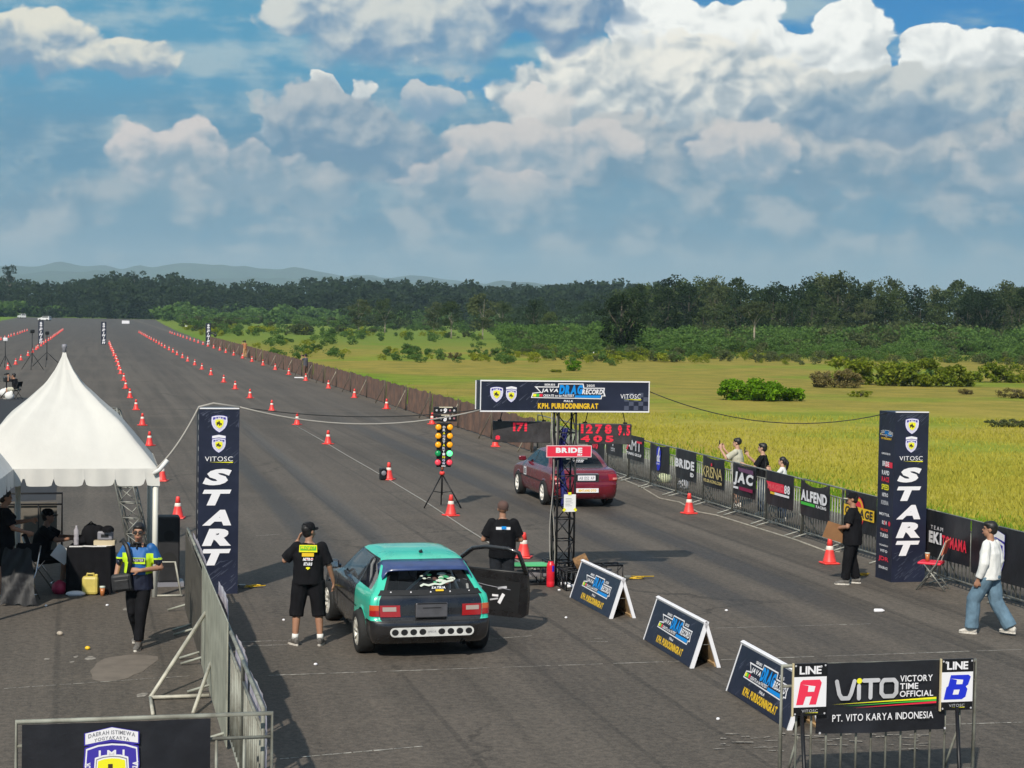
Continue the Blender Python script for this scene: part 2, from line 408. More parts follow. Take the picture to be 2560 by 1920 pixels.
# ------------------------------------------------------------------ ground
def grass_material():
    m = bpy.data.materials.new('field_grass'); nt, b = nodes_of(m)
    geo = nt.nodes.new('ShaderNodeNewGeometry'); sp_ = nt.nodes.new('ShaderNodeSeparateXYZ'); nt.links.new(geo.outputs['Position'], sp_.inputs[0])
    x, y = S(nt, sp_.outputs[0]), S(nt, sp_.outputs[1])
    r = x * RX.x + y * RX.y; s_ = x * FX.x + y * FX.y
    pos = geo.outputs['Position']
    big, midn, fin = fbm(nt, pos, 0.045, 4, 0.55), fbm(nt, pos, 0.35, 4, 0.6), fbm(nt, pos, 5.0, 3, 0.7)
    dry = mixc(nt, midn.step(0.35, 0.65), (0.39, 0.345, 0.045), (0.49, 0.415, 0.072))
    dry = mixc(nt, big.step(0.52, 0.68) * 0.6, dry, (0.44, 0.31, 0.10))
    green = mixc(nt, midn.step(0.3, 0.7), (0.12, 0.23, 0.014), (0.19, 0.31, 0.020))
    olive = mixc(nt, midn.step(0.35, 0.65), (0.2376, 0.2116, 0.04), (0.3456, 0.276, 0.055))
    edge = (r + (midn - 0.5) * 5.0 + (big - 0.5) * 4.0 - s_.step(80, 55) * 2.6).step(18.9, 16.6)
    edge = edge.max(((r * -1.0 + s_ * 0.06) + (midn - 0.5) * 6 - 0.0).step(-13.5, -11.5) * s_.step(70, 90) * s_.step(150, 120))
    far = (s_ + (big - 0.5) * 60 + (midn - 0.5) * 20).step(48, 105)
    c = mixc(nt, far, dry, olive)
    c = mixc(nt, (big.step(0.50, 0.38) * 0.6), c, green)
    c = mixc(nt, edge, c, green)
    c = mixc(nt, (s_ + (midn - 0.5) * 60).step(170, 300) * 0.8, c, (0.13, 0.22, 0.028))
    c = mixc(nt, fin.step(0.30, 0.62) * -0.30 + 0.30, c, (0.10, 0.095, 0.016))
    nt.links.new(c.o, b.inputs['Base Color']); b.inputs['Roughness'].default_value = 0.9; b.inputs['Specular IOR Level'].default_value = 0.1
    bn = nt.nodes.new('ShaderNodeBump'); bn.inputs['Strength'].default_value = 0.9; bn.inputs['Distance'].default_value = 0.12
    nt.links.new((fin + midn).o, bn.inputs['Height']); nt.links.new(bn.outputs[0], b.inputs['Normal'])
    return m
g = MB(); M_GRASS = grass_material()
g.poly([(-12000, -300, -0.03), (12000, -300, -0.03), (12000, 14000, -0.03), (-12000, 14000, -0.03)], M_GRASS)
struct(g.build('grass_field'))

def asphalt_material():
    m = bpy.data.materials.new('worn_asphalt'); nt, b = nodes_of(m)
    geo = nt.nodes.new('ShaderNodeNewGeometry'); sp_ = nt.nodes.new('ShaderNodeSeparateXYZ'); pos = geo.outputs['Position']; nt.links.new(pos, sp_.inputs[0])
    x, y = S(nt, sp_.outputs[0]), S(nt, sp_.outputs[1])
    r = x * RX.x + y * RX.y; s_ = x * FX.x + y * FX.y
    big, midn, fin = fbm(nt, pos, 0.10, 5, 0.6), fbm(nt, pos, 0.9, 5, 0.65), fbm(nt, pos, 38.0, 3, 0.8)
    along = fbm(nt, comb(nt, r * 1.6, s_ * 0.035), 1.0, 5, 0.6)          # streaks along the strip
    across = fbm(nt, comb(nt, r * 0.05, s_ * 0.55), 1.0, 4, 0.55)        # paving passes across it
    c = mixc(nt, (along * 0.6 + big * 0.4).step(0.32, 0.66), (0.058, 0.050, 0.043), (0.128, 0.107, 0.089))
    c = mixc(nt, across.step(0.50, 0.68) * 0.35, c, (0.150, 0.124, 0.100))
    c = mixc(nt, midn.step(0.56, 0.74) * 0.5, c, (0.172, 0.140, 0.112))  # pale dust
    # rubber laid down where the cars leave: two dark tracks in each lane
    wob = (along - 0.5) * 0.9
    rub = None
    for c0, wd in ((4.3, 0.42), (5.75, 0.42), (10.3, 0.55), (11.75, 0.55)):
        k = ((r + wob - c0)._m('ABSOLUTE')).step(wd, wd * 0.25)
        rub = k if rub is None else rub.max(k)
    rub = rub * s_.step(19, 30) * s_.step(95, 55) * (midn * 0.6 + 0.55)
    c = mixc(nt, (rub * 0.85).clamp(), c, (0.020, 0.019, 0.020))
    worn = fbm(nt, comb(nt, r * 0.9 + 7.0, s_ * 0.012), 1.0, 4, 0.55)
    c = mixc(nt, worn.step(0.52, 0.66) * 0.45, c, (0.165, 0.140, 0.115))     # lighter worn lanes
    trk = fbm(nt, comb(nt, r * 4.5 + s_ * 0.05, s_ * 0.02), 1.0, 2, 0.4)
    c = mixc(nt, trk.step(0.60, 0.68) * s_.step(140, 30) * 0.55, c, (0.030, 0.027, 0.025))   # single tyre marks
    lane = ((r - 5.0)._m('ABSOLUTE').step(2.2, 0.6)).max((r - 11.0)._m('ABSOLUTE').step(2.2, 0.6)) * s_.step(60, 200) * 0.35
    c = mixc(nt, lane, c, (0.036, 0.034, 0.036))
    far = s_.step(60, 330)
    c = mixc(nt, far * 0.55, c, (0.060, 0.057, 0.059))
    dust = ((r - 14.6 + (midn - 0.5) * 1.6)._m('ABSOLUTE')).step(0.9, 0.1) * 0.4
    c = mixc(nt, dust, c, (0.20, 0.165, 0.125))
    grit, blot = fbm(nt, pos, 11.0, 4, 0.75), fbm(nt, pos, 2.6, 5, 0.7)
    c = mixc(nt, blot.step(0.44, 0.30) * 0.45, c, (0.040, 0.034, 0.029))     # oil and damp blotches
    vr = nt.nodes.new('ShaderNodeTexVoronoi'); vr.feature = 'DISTANCE_TO_EDGE'; vr.inputs['Scale'].default_value = 0.16
    nt.links.new(comb(nt, x + (midn - 0.5) * 1.6, y * 0.8 + (blot - 0.5) * 1.2), vr.inputs['Vector'])
    crack = S(nt, vr.outputs['Distance']).step(0.010, 0.003) * big.step(0.46, 0.60)
    c = mixc(nt, crack * 0.7, c, (0.018, 0.016, 0.015))
    seam = ((r * 0.25 + 0.13)._m('FRACT') - 0.5)._m('ABSOLUTE').step(0.010, 0.004) * along.step(0.35, 0.6)
    c = mixc(nt, seam * 0.5, c, (0.024, 0.022, 0.021))
    c = mixc(nt, (fin * 0.45 + grit * 0.55).step(0.33, 0.67), mixc(nt, 0.46, c, (0.012, 0.012, 0.012)), mixc(nt, 0.20, c, (0.32, 0.27, 0.21)))
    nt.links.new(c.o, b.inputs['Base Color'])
    nt.links.new((rub * -0.25 + 0.82).o, b.inputs['Roughness']); b.inputs['Specular IOR Level'].default_value = 0.3
    bn = nt.nodes.new('ShaderNodeBump'); bn.inputs['Strength'].default_value = 0.6; bn.inputs['Distance'].default_value = 0.015
    nt.links.new((fin + grit + midn * 0.5).o, bn.inputs['Height']); nt.links.new(bn.outputs[0], b.inputs['Normal'])
    return m
M_ASPH = asphalt_material()
g = MB()
outline = [(-60, -60), (17.7, -60), (17.6, 58), (15.4, 82), (15.3, 150), (15.2, 260), (17.0, 400), (20, 560), (24, 735), (-30, 750), (-28, 560), (-24.5, 460), (-24, 300), (-24, 120), (-60, 60)]
jag = []
for i, (a, b_) in enumerate(outline):                       # a ragged paved edge
    na, nb = outline[(i + 1) % len(outline)]
    n = max(1, int(math.hypot(na - a, nb - b_) / 6))
    for k in range(n):
        t = k / n
        jag.append(rd(a + (na - a) * t + rnd.uniform(-.22, .22), b_ + (nb - b_) * t, 0.0))
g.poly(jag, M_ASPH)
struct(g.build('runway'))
# thin painted lines and chalk marks
M_LINE = mat('worn_line_paint', (0.33, 0.31, 0.27), 0.8, 0, 0.7, 9, tint=(0.075, 0.068, 0.058))
M_CHALK = mat('chalk', (0.26, 0.235, 0.20), 0.9, 0, 0.7, 14, tint=(0.09, 0.08, 0.07))
g = MB()
def gline(a, b_, w, m, z=0.004, n=14):
    a, b_ = Vector(a), Vector(b_); d = (b_ - a).normalized(); p = Vector((-d.y, d.x, 0)) * w / 2
    for i in range(n):
        u, v = a.lerp(b_, i / n), a.lerp(b_, (i + rnd.uniform(0.75, 1.0)) / n); q = p * rnd.uniform(0.55, 1.15)
        g.poly([tuple(u - q)[:2] + (z,), tuple(v - q)[:2] + (z,), tuple(v + q)[:2] + (z,), tuple(u + q)[:2] + (z,)], m)
for (x0, y0, x1, y1, w) in ((671, 1689, 2560, 1624, 0.035), (10, 1722, 480, 1690, 0.03), (540, 1608, 720, 1601, 0.04), (540, 1618, 720, 1612, 0.03), (700, 1898, 1060, 1866, 0.045),
                            (1200, 1600, 1330, 1590, 0.03), (1785, 1571, 2180, 1560, 0.025), (1470, 1605, 1520, 1604, 0.03), (1485, 1597, 1508, 1596, 0.025), (640, 1340, 700, 1336, 0.04),
                            (2360, 1812, 2560, 1806, 0.03), (345, 1077, 385, 1077, 0.06), (360, 1137, 420, 1139, 0.05)):
    gline(gp(x0, y0), gp(x1, y1), w, M_LINE)
for k in range(46):                                        # scuffed white chalk near the lane signs
    p = gp(rnd.uniform(1780, 2300), rnd.uniform(1835, 1880)); q = p + Vector((rnd.uniform(.04, .28), rnd.uniform(-.03, .05), 0))
    gline(p, q, rnd.uniform(.012, .05), M_CHALK, 0.004 + 0.0004 * k, 2)
struct(g.build('road_marking'))
g = MB()                                                   # pale patches of sand swept on to the tarmac
M_SAND = mat('pale_sand', (0.150, 0.124, 0.100), 0.95, 0, 0.3, 3, tint=(0.118, 0.098, 0.080))
def patch(px, py, rx, ry, m=M_SAND, z=0.003):
    c = gp(px, py); n = 26; ph = rnd.uniform(0, 9)
    g.poly([(c.x + rx * math.cos(a) * (1 + .16 * math.sin(3 * a + ph) + rnd.uniform(-.07, .07)), c.y + ry * math.sin(a) * (1 + .16 * math.cos(2 * a + ph) + rnd.uniform(-.07, .07)), z) for a in [2 * PI * i / n for i in range(n)]], m)
patch(305, 1668, .36, 1.0); patch(225, 1646, .07, .12, M_CHALK); patch(117, 1648, .04, .06, M_CHALK); patch(190, 1642, .03, .06, M_CHALK)
patch(180, 1655, .03, .05, M_CHALK); patch(320, 1523, .08, .16, M_CHALK); patch(355, 1738, .06, .14, M_CHALK)
struct(g.build('sand_patch'))

# ------------------------------------------------------------------ hills far away
def ridge(name, y, prof, mm):
    pts = [up(px, py, y) for px, py in prof]; vs, fs = [], []
    n = len(pts); nn = 12
    fine = []
    for i in range(n - 1):
        for k in range(nn):
            p = pts[i].lerp(pts[i + 1], k / nn)
            h = p.z + 60 * (mnoise.noise(Vector((p.x * .0022, y * .001, 3))) ) * .45 + 14 * mnoise.noise(Vector((p.x * .012, y, 1)))
            fine.append((p.x, h))
    for j, (dy, k) in enumerate(((-900, 0.0), (-500, .35), (-200, .78), (0, 1.0), (400, .7), (1200, 0.0))):
        for i, (x, h) in enumerate(fine):
            vs.append((x, y + dy + 120 * mnoise.noise(Vector((x * .002, j, 0))), -0.5 + h * k * (1 + .12 * mnoise.noise(Vector((x * .006, j * 3.1, 5)))) if k > 0 else -1.0))
    w = len(fine)
    for j in range(5):
        for i in range(w - 1): fs.append((j * w + i, j * w + i + 1, (j + 1) * w + i + 1, (j + 1) * w + i))
    b_ = MB(); b_.add(vs, fs, mm, True); return struct(b_.build(name))
M_HILL = mat('wooded_hill', (0.045, 0.075, 0.035), 0.95, 0, 0.4, 0.01)
ridge('hill', 7600, [(-500, 660), (0, 655), (150, 660), (330, 668), (520, 657), (640, 668), (800, 680), (1000, 692), (1280, 708), (1500, 735)], M_HILL)
ridge('hill', 6200, [(-500, 690), (100, 685), (380, 690), (800, 697), (1150, 700), (1400, 712), (1700, 730), (2100, 745), (2700, 730), (3200, 720)], M_HILL)
# ------------------------------------------------------------------ haze: one closed box of even, thin air
hz_m = bpy.data.materials.new('haze_air'); hz_m.use_nodes = True; nt = hz_m.node_tree; nt.nodes.clear()
pv = nt.nodes.new('ShaderNodeVolumePrincipled'); pv.inputs['Color'].default_value = (0.62, 0.86, 1.0, 1); pv.inputs['Density'].default_value = 0.00013; pv.inputs['Anisotropy'].default_value = 0.0
oo = nt.nodes.new('ShaderNodeOutputMaterial'); nt.links.new(pv.outputs[0], oo.inputs['Volume'])
hz_m.cycles.homogeneous_volume = True
hb = MB(); hb.box((0, 4500, 149), (18000, 9600, 302), hz_m)
struct(hb.build('haze'), 'stuff')

# ------------------------------------------------------------------ vegetation
nr = np.random.default_rng(11)
def leaf_quads(centres, size, up_bias=0.3, aspect=1.0):
    n = len(centres)
    nrm = nr.normal(size=(n, 3)); nrm[:, 2] = np.abs(nrm[:, 2]) + up_bias
    nrm /= np.linalg.norm(nrm, axis=1)[:, None]
    a = np.cross(nrm, nr.normal(size=(n, 3))); a /= np.linalg.norm(a, axis=1)[:, None]
    b = np.cross(nrm, a)
    sz = (np.asarray(size) * nr.uniform(0.6, 1.3, n))[:, None]
    a, b = a * sz * 0.5, b * sz * 0.5 * aspect
    jit = lambda: nr.uniform(0.6, 1.2, (n, 1))
    v = np.stack([centres - a * jit(), centres - b * jit(), centres + a * jit(), centres + b * jit()], 1).reshape(-1, 3)
    return v, np.arange(4 * n).reshape(-1, 4)
def lobes(n_lobes, n_leaf, rad, zlo, zhi, lobe_r, shape='round', hollow=0.55):
    pts = []
    for _ in range(n_lobes):
        a = nr.uniform(0, 2 * PI); t = nr.uniform(0, 1)
        z = zlo + (zhi - zlo) * t
        if shape == 'round': rr = rad * math.sqrt(max(0.05, 1 - (2 * t - 1) ** 2)) * nr.uniform(0.25, 0.95)
        elif shape == 'umbrella': rr = rad * (0.35 + 0.65 * t) * nr.uniform(0.2, 1.0)
        elif shape == 'column': rr = rad * (1.05 - 0.75 * t) * nr.uniform(0.1, 0.8)
        else: rr = rad * nr.uniform(0, 1)
        c = np.array([rr * math.cos(a), rr * math.sin(a), z]); R = lobe_r * nr.uniform(0.6, 1.3)
        k = int(n_leaf * nr.uniform(0.7, 1.3))
        d = nr.normal(size=(k, 3)); d /= np.linalg.norm(d, axis=1)[:, None]
        q = c + d * (R * (hollow + (1 - hollow) * nr.uniform(0, 1, k)) )[:, None] * np.array([1, 1, 0.72])
        pts.append(q)
    return np.concatenate(pts)
M_BARK = mat('pale_bark', (0.30, 0.26, 0.20), 0.9, 0, 0.4, 3)
M_BARKD = mat('dark_bark', (0.09, 0.075, 0.055), 0.9, 0, 0.4, 3)
L_FOREST = leafmat('forest_leaves', (0.020, 0.042, 0.016), (0.105, 0.140, 0.050), 0.22)
L_FAR = leafmat('far_leaves', (0.010, 0.024, 0.013), (0.046, 0.070, 0.032), 0.12)
L_DARK = leafmat('dark_leaves', (0.014, 0.028, 0.013), (0.040, 0.062, 0.026), 0.5)
L_GREY = leafmat('grey_green_leaves', (0.055, 0.075, 0.030), (0.140, 0.165, 0.066), 0.35)
L_GREYG = leafmat('olive_tree_leaves', (0.038, 0.062, 0.022), (0.115, 0.150, 0.050), 0.35)
L_BRIGHT = leafmat('bright_leaves', (0.06, 0.16, 0.008), (0.24, 0.42, 0.02), 2.2)
L_SCRUB = leafmat('scrub_leaves', (0.056, 0.122, 0.030), (0.122, 0.205, 0.050), 0.35)
L_YEL = leafmat('yellow_green_leaves', (0.10, 0.15, 0.014), (0.30, 0.33, 0.035), 0.6)
L_DEAD = leafmat('dry_brown_leaves', (0.09, 0.085, 0.030), (0.26, 0.21, 0.08), 0.8)
L_GRASSY = leafmat('grass_blades', (0.37, 0.345, 0.048), (0.50, 0.44, 0.075), 0.3)
L_GRASSG = leafmat('green_grass_blades', (0.10, 0.21, 0.012), (0.21, 0.34, 0.025), 0.3)

TREE_AT = Vector((0, -400, 0))
def tree_proto(h, crown_lo, rad, nl, leaves, lobe_r, leaf, lm, shape='round', trunk_r=0.16, bark=M_BARK, lean=0.0, limbs=5):
    pts = lobes(nl, leaves, rad, crown_lo + lobe_r * .5, h - lobe_r * .6, lobe_r, shape)
    return (pts, leaf, lm, h, crown_lo, rad, trunk_r, bark, limbs)
def make_tree(name, proto, label, group, loc, rz=0.0, sc=1.0):
    pts, leaf, lm, h, lo, rad, tr, bark, limbs = proto
    t = thing(name, label, 'tree', loc, rz, group)
    v, q = leaf_quads(pts, np.full(len(pts), leaf)); cr = fastmesh('crown', v, q, lm); cr.parent = t
    b = MB(); top = h * 0.86
    bend = [nr.uniform(-.25, .25) for _ in range(4)]
    path = [Vector((bend[0] * z / h, bend[1] * z / h, z)) for z in (-.1, lo * .5, lo, (lo + top) / 2, top)]
    b.tube(path, [tr * 1.3, tr, tr * .85, tr * .5, tr * .15], bark, 8)
    for i in range(limbs):
        a = i * 2.4 + bend[2]; z0 = lo * .75 + (top - lo) * .12 * i; e = Vector((math.cos(a) * rad * .72, math.sin(a) * rad * .72, z0 + (h - z0) * .55))
        b.tube([(bend[0] * z0 / h, bend[1] * z0 / h, z0), (e.x * .45, e.y * .45, z0 + (e.z - z0) * .62), e], [tr * .5, tr * .32, tr * .1], bark, 6)
    b.build('trunk', t)
    if sc != 1.0: t.scale = (sc,) * 3
    return t
P_ROUND = [tree_proto(12, 2.0, 3.6, 36, 60, 1.25, 0.42, L_FOREST, bark=M_BARKD), tree_proto(12, 2.2, 3.8, 30, 60, 1.3, 0.45, L_DARK, bark=M_BARKD),
           tree_proto(12, 2.4, 3.3, 34, 60, 1.2, 0.40, L_GREY, bark=M_BARKD), tree_proto(12, 2.0, 3.3, 34, 60, 1.3, 0.42, L_FOREST, bark=M_BARKD)]
P_PALE = [tree_proto(8.2, 1.7, 2.7, 30, 80, 0.95, 0.34, L_GREY, trunk_r=.12), tree_proto(8.2, 1.9, 2.5, 26, 80, 0.95, 0.34, L_GREYG, trunk_r=.12)]
P_BIGDARK = tree_proto(8.0, 0.8, 3.4, 56, 80, 0.95, 0.30, L_DARK, bark=M_BARKD, trunk_r=.3)
P_UMB = tree_proto(7.8, 4.6, 3.3, 34, 80, 0.85, 0.30, L_GREY, 'umbrella', .16)
P_COL = tree_proto(6.0, 0.6, 1.3, 20, 50, 0.7, 0.26, L_DARK, 'column', .12, M_BARKD)
protos = {}
def put_tree(key, name, proto, label, group, px, py_base, py_top=None, dist=None, rz=None, sc=None):
    if dist: p = up(px, 800, dist); p.z = 0
    else: p = gp(px, py_base)
    if py_top is not None: sc = up(px, py_top, p.y).z / proto[3]
    sc = sc or 1.0; rz = nr.uniform(0, 6.28) if rz is None else rz
    p.z = -0.03
    if key in protos: return dup(protos[key], p, rz, label, group, sc)
    t = make_tree(name, proto, label, group, p, rz, sc); protos[key] = t; return t
G_MID = 'scattered trees in front of the forest'
put_tree('pale0', 'tree', P_PALE[0], 'slender pale-trunked tree, the taller of the pair standing mid-field', G_MID, 1206, 848, 730)
put_tree('pale1', 'tree', P_PALE[1], 'thin tree with a bare pale lower trunk left of the taller mid-field tree', G_MID, 1128, 846, 748)
put_tree('pale0', 'tree', P_PALE[0], 'grey-green tree with a short pale trunk, leftmost of the mid-field trees', G_MID, 897, 835, 745, sc=.9)
put_tree('pale1', 'tree', P_PALE[1], 'full grey-green tree directly right of the leftmost mid-field tree', G_MID, 962, 832, 742)
put_tree('pale0', 'tree', P_PALE[0], 'rounded low tree behind the thin pale-trunked tree', G_MID, 1085, 838, 752)
put_tree('pale1', 'tree', P_PALE[1], 'leafy tree close behind the right side of the taller mid-field tree', G_MID, 1255, 838, 748)
put_tree('pale1', 'tree', P_PALE[1], 'small sparse light green tree with a forked trunk above the gantry banner', G_MID, 1376, 860, 775)
put_tree('col', 'tree', P_COL, 'narrow dark columnar tree standing alone amid pale scrub', G_MID, 1331, 858, 748)
put_tree('bigdark', 'tree', P_BIGDARK, 'broad very dark tree with leaves almost to the ground, largest in the field', G_MID, 1552, 890, 728)
put_tree('umb', 'tree', P_UMB, 'flat-topped umbrella tree with a bare forked pale trunk in the scrub', G_MID, 1884, 874, 748)
put_tree('pale0', 'tree', P_PALE[0], 'thin grey tree with a pale stem right of the broad dark tree', G_MID, 1645, 830, 735)
put_tree('pale0', 'tree', P_PALE[0], 'sapling with dark tufts right beside the small sparse forked tree', G_MID, 1411, 868, 815)
# the right-hand wood: its front trees one by one
G_WOOD = 'trees along the edge of the right-hand forest'
sky_line = [(1500, 715), (1560, 705), (1620, 690), (1680, 680), (1745, 685), (1800, 690), (1860, 684), (1920, 695), (1975, 702), (2020, 690), (2085, 668), (2150, 690), (2200, 690), (2260, 702), (2330, 706), (2400, 700), (2450, 704), (2500, 690), (2560, 690), (2640, 680)]
def top_at(px): return np.interp(px, [a for a, _ in sky_line], [b for _, b in sky_line])
wood_lab = ['tall dark-leaved forest tree on the right-hand forest edge', 'dark rounded forest tree on the right-hand forest edge', 'grey-green forest tree on the right-hand forest edge', 'mid-green forest tree on the right-hand forest edge']
k = 0
for row, (dist, lift, n, x0, x1) in enumerate(((345, 0, 20, 1540, 2640), (315, 16, 17, 1580, 2640), (290, 42, 15, 1650, 2640))):
    for i in range(n):
        px = x0 + (x1 - x0) * (i + nr.uniform(.2, .8)) / n; j = int(nr.integers(0, 4))
        put_tree('round%d' % j, 'tree', P_ROUND[j], wood_lab[j] + (' among its topmost crowns', ' in its middle rank', ' in its front rank')[row], G_WOOD + (': back rank', ': middle rank', ': front rank')[row], px, 0, top_at(px) + lift + nr.uniform(-6, 14) * (1 + row), dist + nr.uniform(-12, 12))
# far left: the tall one that breaks the skyline
P_FLAT = tree_proto(24, 15.0, 5.5, 16, 60, 1.6, 0.7, L_DARK, 'umbrella', .35, M_BARK)
put_tree('flat', 'tree', P_FLAT, 'tall flat-crowned tree with a pale trunk breaking the skyline at far left', 'trees rising out of the far forest', 22, 0, 662, 830)
put_tree('flat', 'tree', P_FLAT, 'wide flat-crowned tree rising a little above the far forest beyond the runway', 'trees rising out of the far forest', 335, 0, 676, 880)

# far woods and the scrub belt: masses nobody could count
def mass(name, lm, places, protos_, scales, leaf):
    vs, qs, o = [], [], 0
    for (p, sc) in zip(places, scales):
        pr = protos_[int(nr.integers(0, len(protos_)))]
        a = nr.uniform(0, 6.28); ca, sa = math.cos(a), math.sin(a)
        q = pr * sc; q = np.stack([q[:, 0] * ca - q[:, 1] * sa + p[0], q[:, 0] * sa + q[:, 1] * ca + p[1], q[:, 2] + p[2]], 1)
        v, f = leaf_quads(q, np.full(len(q), leaf * sc)); vs.append(v); qs.append(f + o); o += len(v)
    return struct(fastmesh(name, np.concatenate(vs), np.concatenate(qs), lm), 'stuff')
base_crowns = [lobes(16, 26, 3.6, 0.5, 11, 1.5) for _ in range(4)]
far_line = [(-200, 690), (0, 692), (120, 698), (220, 690), (300, 680), (380, 688), (450, 685), (520, 698), (700, 704), (800, 690), (860, 688), (960, 692), (1050, 695), (1150, 700), (1280, 705), (1400, 700), (1500, 690), (1600, 700), (1800, 715), (2000, 720), (2640, 720)]
pl, sc = [], []
for dist, lift, n in ((940, -3, 150), (860, 4, 150), (800, 14, 140), (740, 24, 130)):
    for i in range(n):
        px = -150 + 2000 * (i + nr.uniform(0, 1)) / n
        t = np.interp(px, [a for a, _ in far_line], [b for _, b in far_line]) + lift + nr.uniform(-5, 9)
        p = up(px, t, dist + nr.uniform(-25, 25)); pl.append((p.x, p.y, 0)); sc.append(max(p.z, 6) / 12.4)
mass('far_forest', L_FAR, pl, base_crowns, sc, 1.05)
pl, sc = [], []
for i in range(130):                                       # the depth of the right-hand wood
    px = nr.uniform(1300, 2640); d = nr.uniform(360, 430)
    p = up(px, top_at(px) + nr.uniform(2, 26) + max(0, 1560 - px) * .10, d); pl.append((p.x, p.y, 0)); sc.append(max(p.z, 5) / 12.4)
for i in range(60):
    px = nr.uniform(860, 1600); d = nr.uniform(420, 620)
    p = up(px, nr.uniform(738, 770), d); pl.append((p.x, p.y, 0)); sc.append(max(p.z, 4) / 12.4)
mass('forest', L_FAR, pl, base_crowns, sc, 0.62)
# scrub: overlapping low bushes, lower and lighter towards the field
low = [lobes(9, 62, 2.3, 0.2, 1.6, 0.8) for _ in range(5)]
def belt(name, lm, n, x0, x1, d0, d1, h0, h1, leaf):
    pl, sc = [], []
    for i in range(n):
        px = nr.uniform(x0, x1); d = d0 + (d1 - d0) * nr.uniform(0, 1) ** 1.3
        p = up(px, 800, d); p.z = 0; r_, s_ = rs(p)
        if r_ < 17.5 + max(0, (s_ - 350)) * .03 and s_ < 752: continue
        gap = mnoise.noise(Vector((p.x * .035, p.y * .02, 4.0))) + .5 * mnoise.noise(Vector((p.x * .12, p.y * .06, 9.0)))
        if gap < -.12: continue
        f = (d - d0) / (d1 - d0); pl.append((p.x, p.y, 0)); sc.append((h0 + (h1 - h0) * min(1, f * 1.3 + .25 * gap + nr.uniform(-.25, .25))) * (1 + .5 * gap))
    return mass(name, lm, pl, low, sc, leaf)
belt('scrub', L_SCRUB, 620, 1250, 2660, 200, 300, 0.30, 1.55, 0.24)
belt('scrub', L_GREY, 190, 1250, 2660, 215, 300, 0.35, 1.6, 0.26)
belt('low_scrub', L_YEL, 170, 1250, 2660, 180, 260, 0.18, .6, 0.24)
belt('scrub', L_SCRUB, 420, -150, 1500, 330, 640, 0.25, 1.2, 0.36)
belt('scrub', L_GREY, 150, -150, 1500, 330, 660, 0.4, 1.4, 0.36)
belt('scrub', L_SCRUB, 380, -150, 1500, 600, 760, 1.2, 2.6, 0.6)
belt('scrub', L_SCRUB, 260, -150, 700, 690, 800, 1.2, 2.2, 0.7)
belt('low_scrub', L_YEL, 150, 380, 1700, 170, 420, 0.25, 0.6, 0.3)
belt('low_scrub', L_SCRUB, 150, 520, 1700, 165, 320, 0.3, 0.65, 0.3)
belt('low_scrub', L_GREY, 60, 1300, 2660, 180, 215, 0.25, 0.6, 0.3)
# single bushes standing in the field
SH_B = [lobes(22, 80, 1.0, 0.1, 0.8, 0.36, 'round', .35) for _ in range(2)]
def bush(name, label, px, py, wpx, hpx, lm, n=1, group='bushes in the grass field', leaf=0.10, dens=1.0, flat=False):
    c = gp(px, py); w = wpx / FPX * c.y; h = hpx / FPX * c.y
    k = max(1, int(round(w / max(h, .3) / (.8 if dens > 2 else 1.25)))); pts = []
    for i in range(k):
        x = (i - (k - 1) / 2) * w / max(k, 1) * .85; hh = h * nr.uniform(.75, 1.05)
        q = lobes(22, int(80 * dens), min(w / k * .85, h * 1.2), .05 * hh, hh * .78, hh * .26, 'round', .2)
        q[:, 0] += x; q[:, 1] += nr.uniform(-.3, .3) * h; pts.append(q)
    q = np.concatenate(pts); q = q[q[:, 2] > 0.0]
    v, f = leaf_quads(q, np.full(len(q), leaf * max(h, .5)))
    o = fastmesh(name, v, f, lm); o.location = (c.x, c.y, -0.03)
    st = MB()
    for i in range(5):
        a = i * 1.3; st.tube([(0, 0, -.02), (math.cos(a) * w * .15, math.sin(a) * h * .2, h * .45), (math.cos(a) * w * .28, math.sin(a) * h * .3, h * .72)], [.03, .02, .008], M_BARKD, 5)
    st.build('stem', o)
    return tag(o, label, 'bush', group)
bush('bush', 'wide bright green leafy bush standing alone in the yellow grass', 1900, 1000, 205, 62, L_BRIGHT, dens=2.2, leaf=.10)
bush('bush', 'long yellow-green thicket at the back of the field on the right', 2260, 963, 400, 72, L_YEL, dens=1.5, leaf=.12)
bush('bush', 'brownish thicket at the left end of the long yellow-green thicket', 2085, 968, 120, 50, L_DEAD, dens=1.2)
bush('bush', 'olive thicket at the back of the field by the right border', 2500, 955, 150, 60, L_YEL, dens=1.2)
bush('bush', 'dark green thicket inside the long yellow-green one, behind the lone bush', 2270, 950, 150, 55, L_SCRUB, dens=1.2)
bush('bush', 'small low tuft of brown grass right of the bright green bush', 2150, 991, 56, 22, L_YEL)
bush('bush', 'small conical green bush standing alone in the middle of the field', 1431, 926, 36, 36, L_BRIGHT)
bush('bush', 'long dark olive bush in the field left above the gantry', 1222, 892, 105, 28, L_SCRUB)
bush('bush', 'grey-brown twiggy bush left of the long dark olive bush', 1135, 897, 40, 22, L_DEAD)
bush('bush', 'round dark green bush left of the twiggy grey-brown bush', 1026, 880, 46, 24, L_SCRUB)
bush('bush', 'green bush at the foot of the small sparse forked tree', 1415, 880, 60, 30, L_SCRUB)
bush('bush', 'wide dark green bush at the foot of the broad dark tree', 1540, 897, 110, 28, L_SCRUB)
bush('bush', 'low olive bush right of the broad dark tree', 1640, 893, 90, 24, L_GREY)
bush('bush', 'small dark green bush close behind the far end of the brown fence', 715, 855, 44, 12, L_SCRUB)
bush('bush', 'green bush behind the brown fence near its far end', 790, 873, 34, 18, L_SCRUB)
bush('bush', 'dark rounded bush in the far meadow right of the finish pillars', 560, 803, 46, 18, L_DARK)
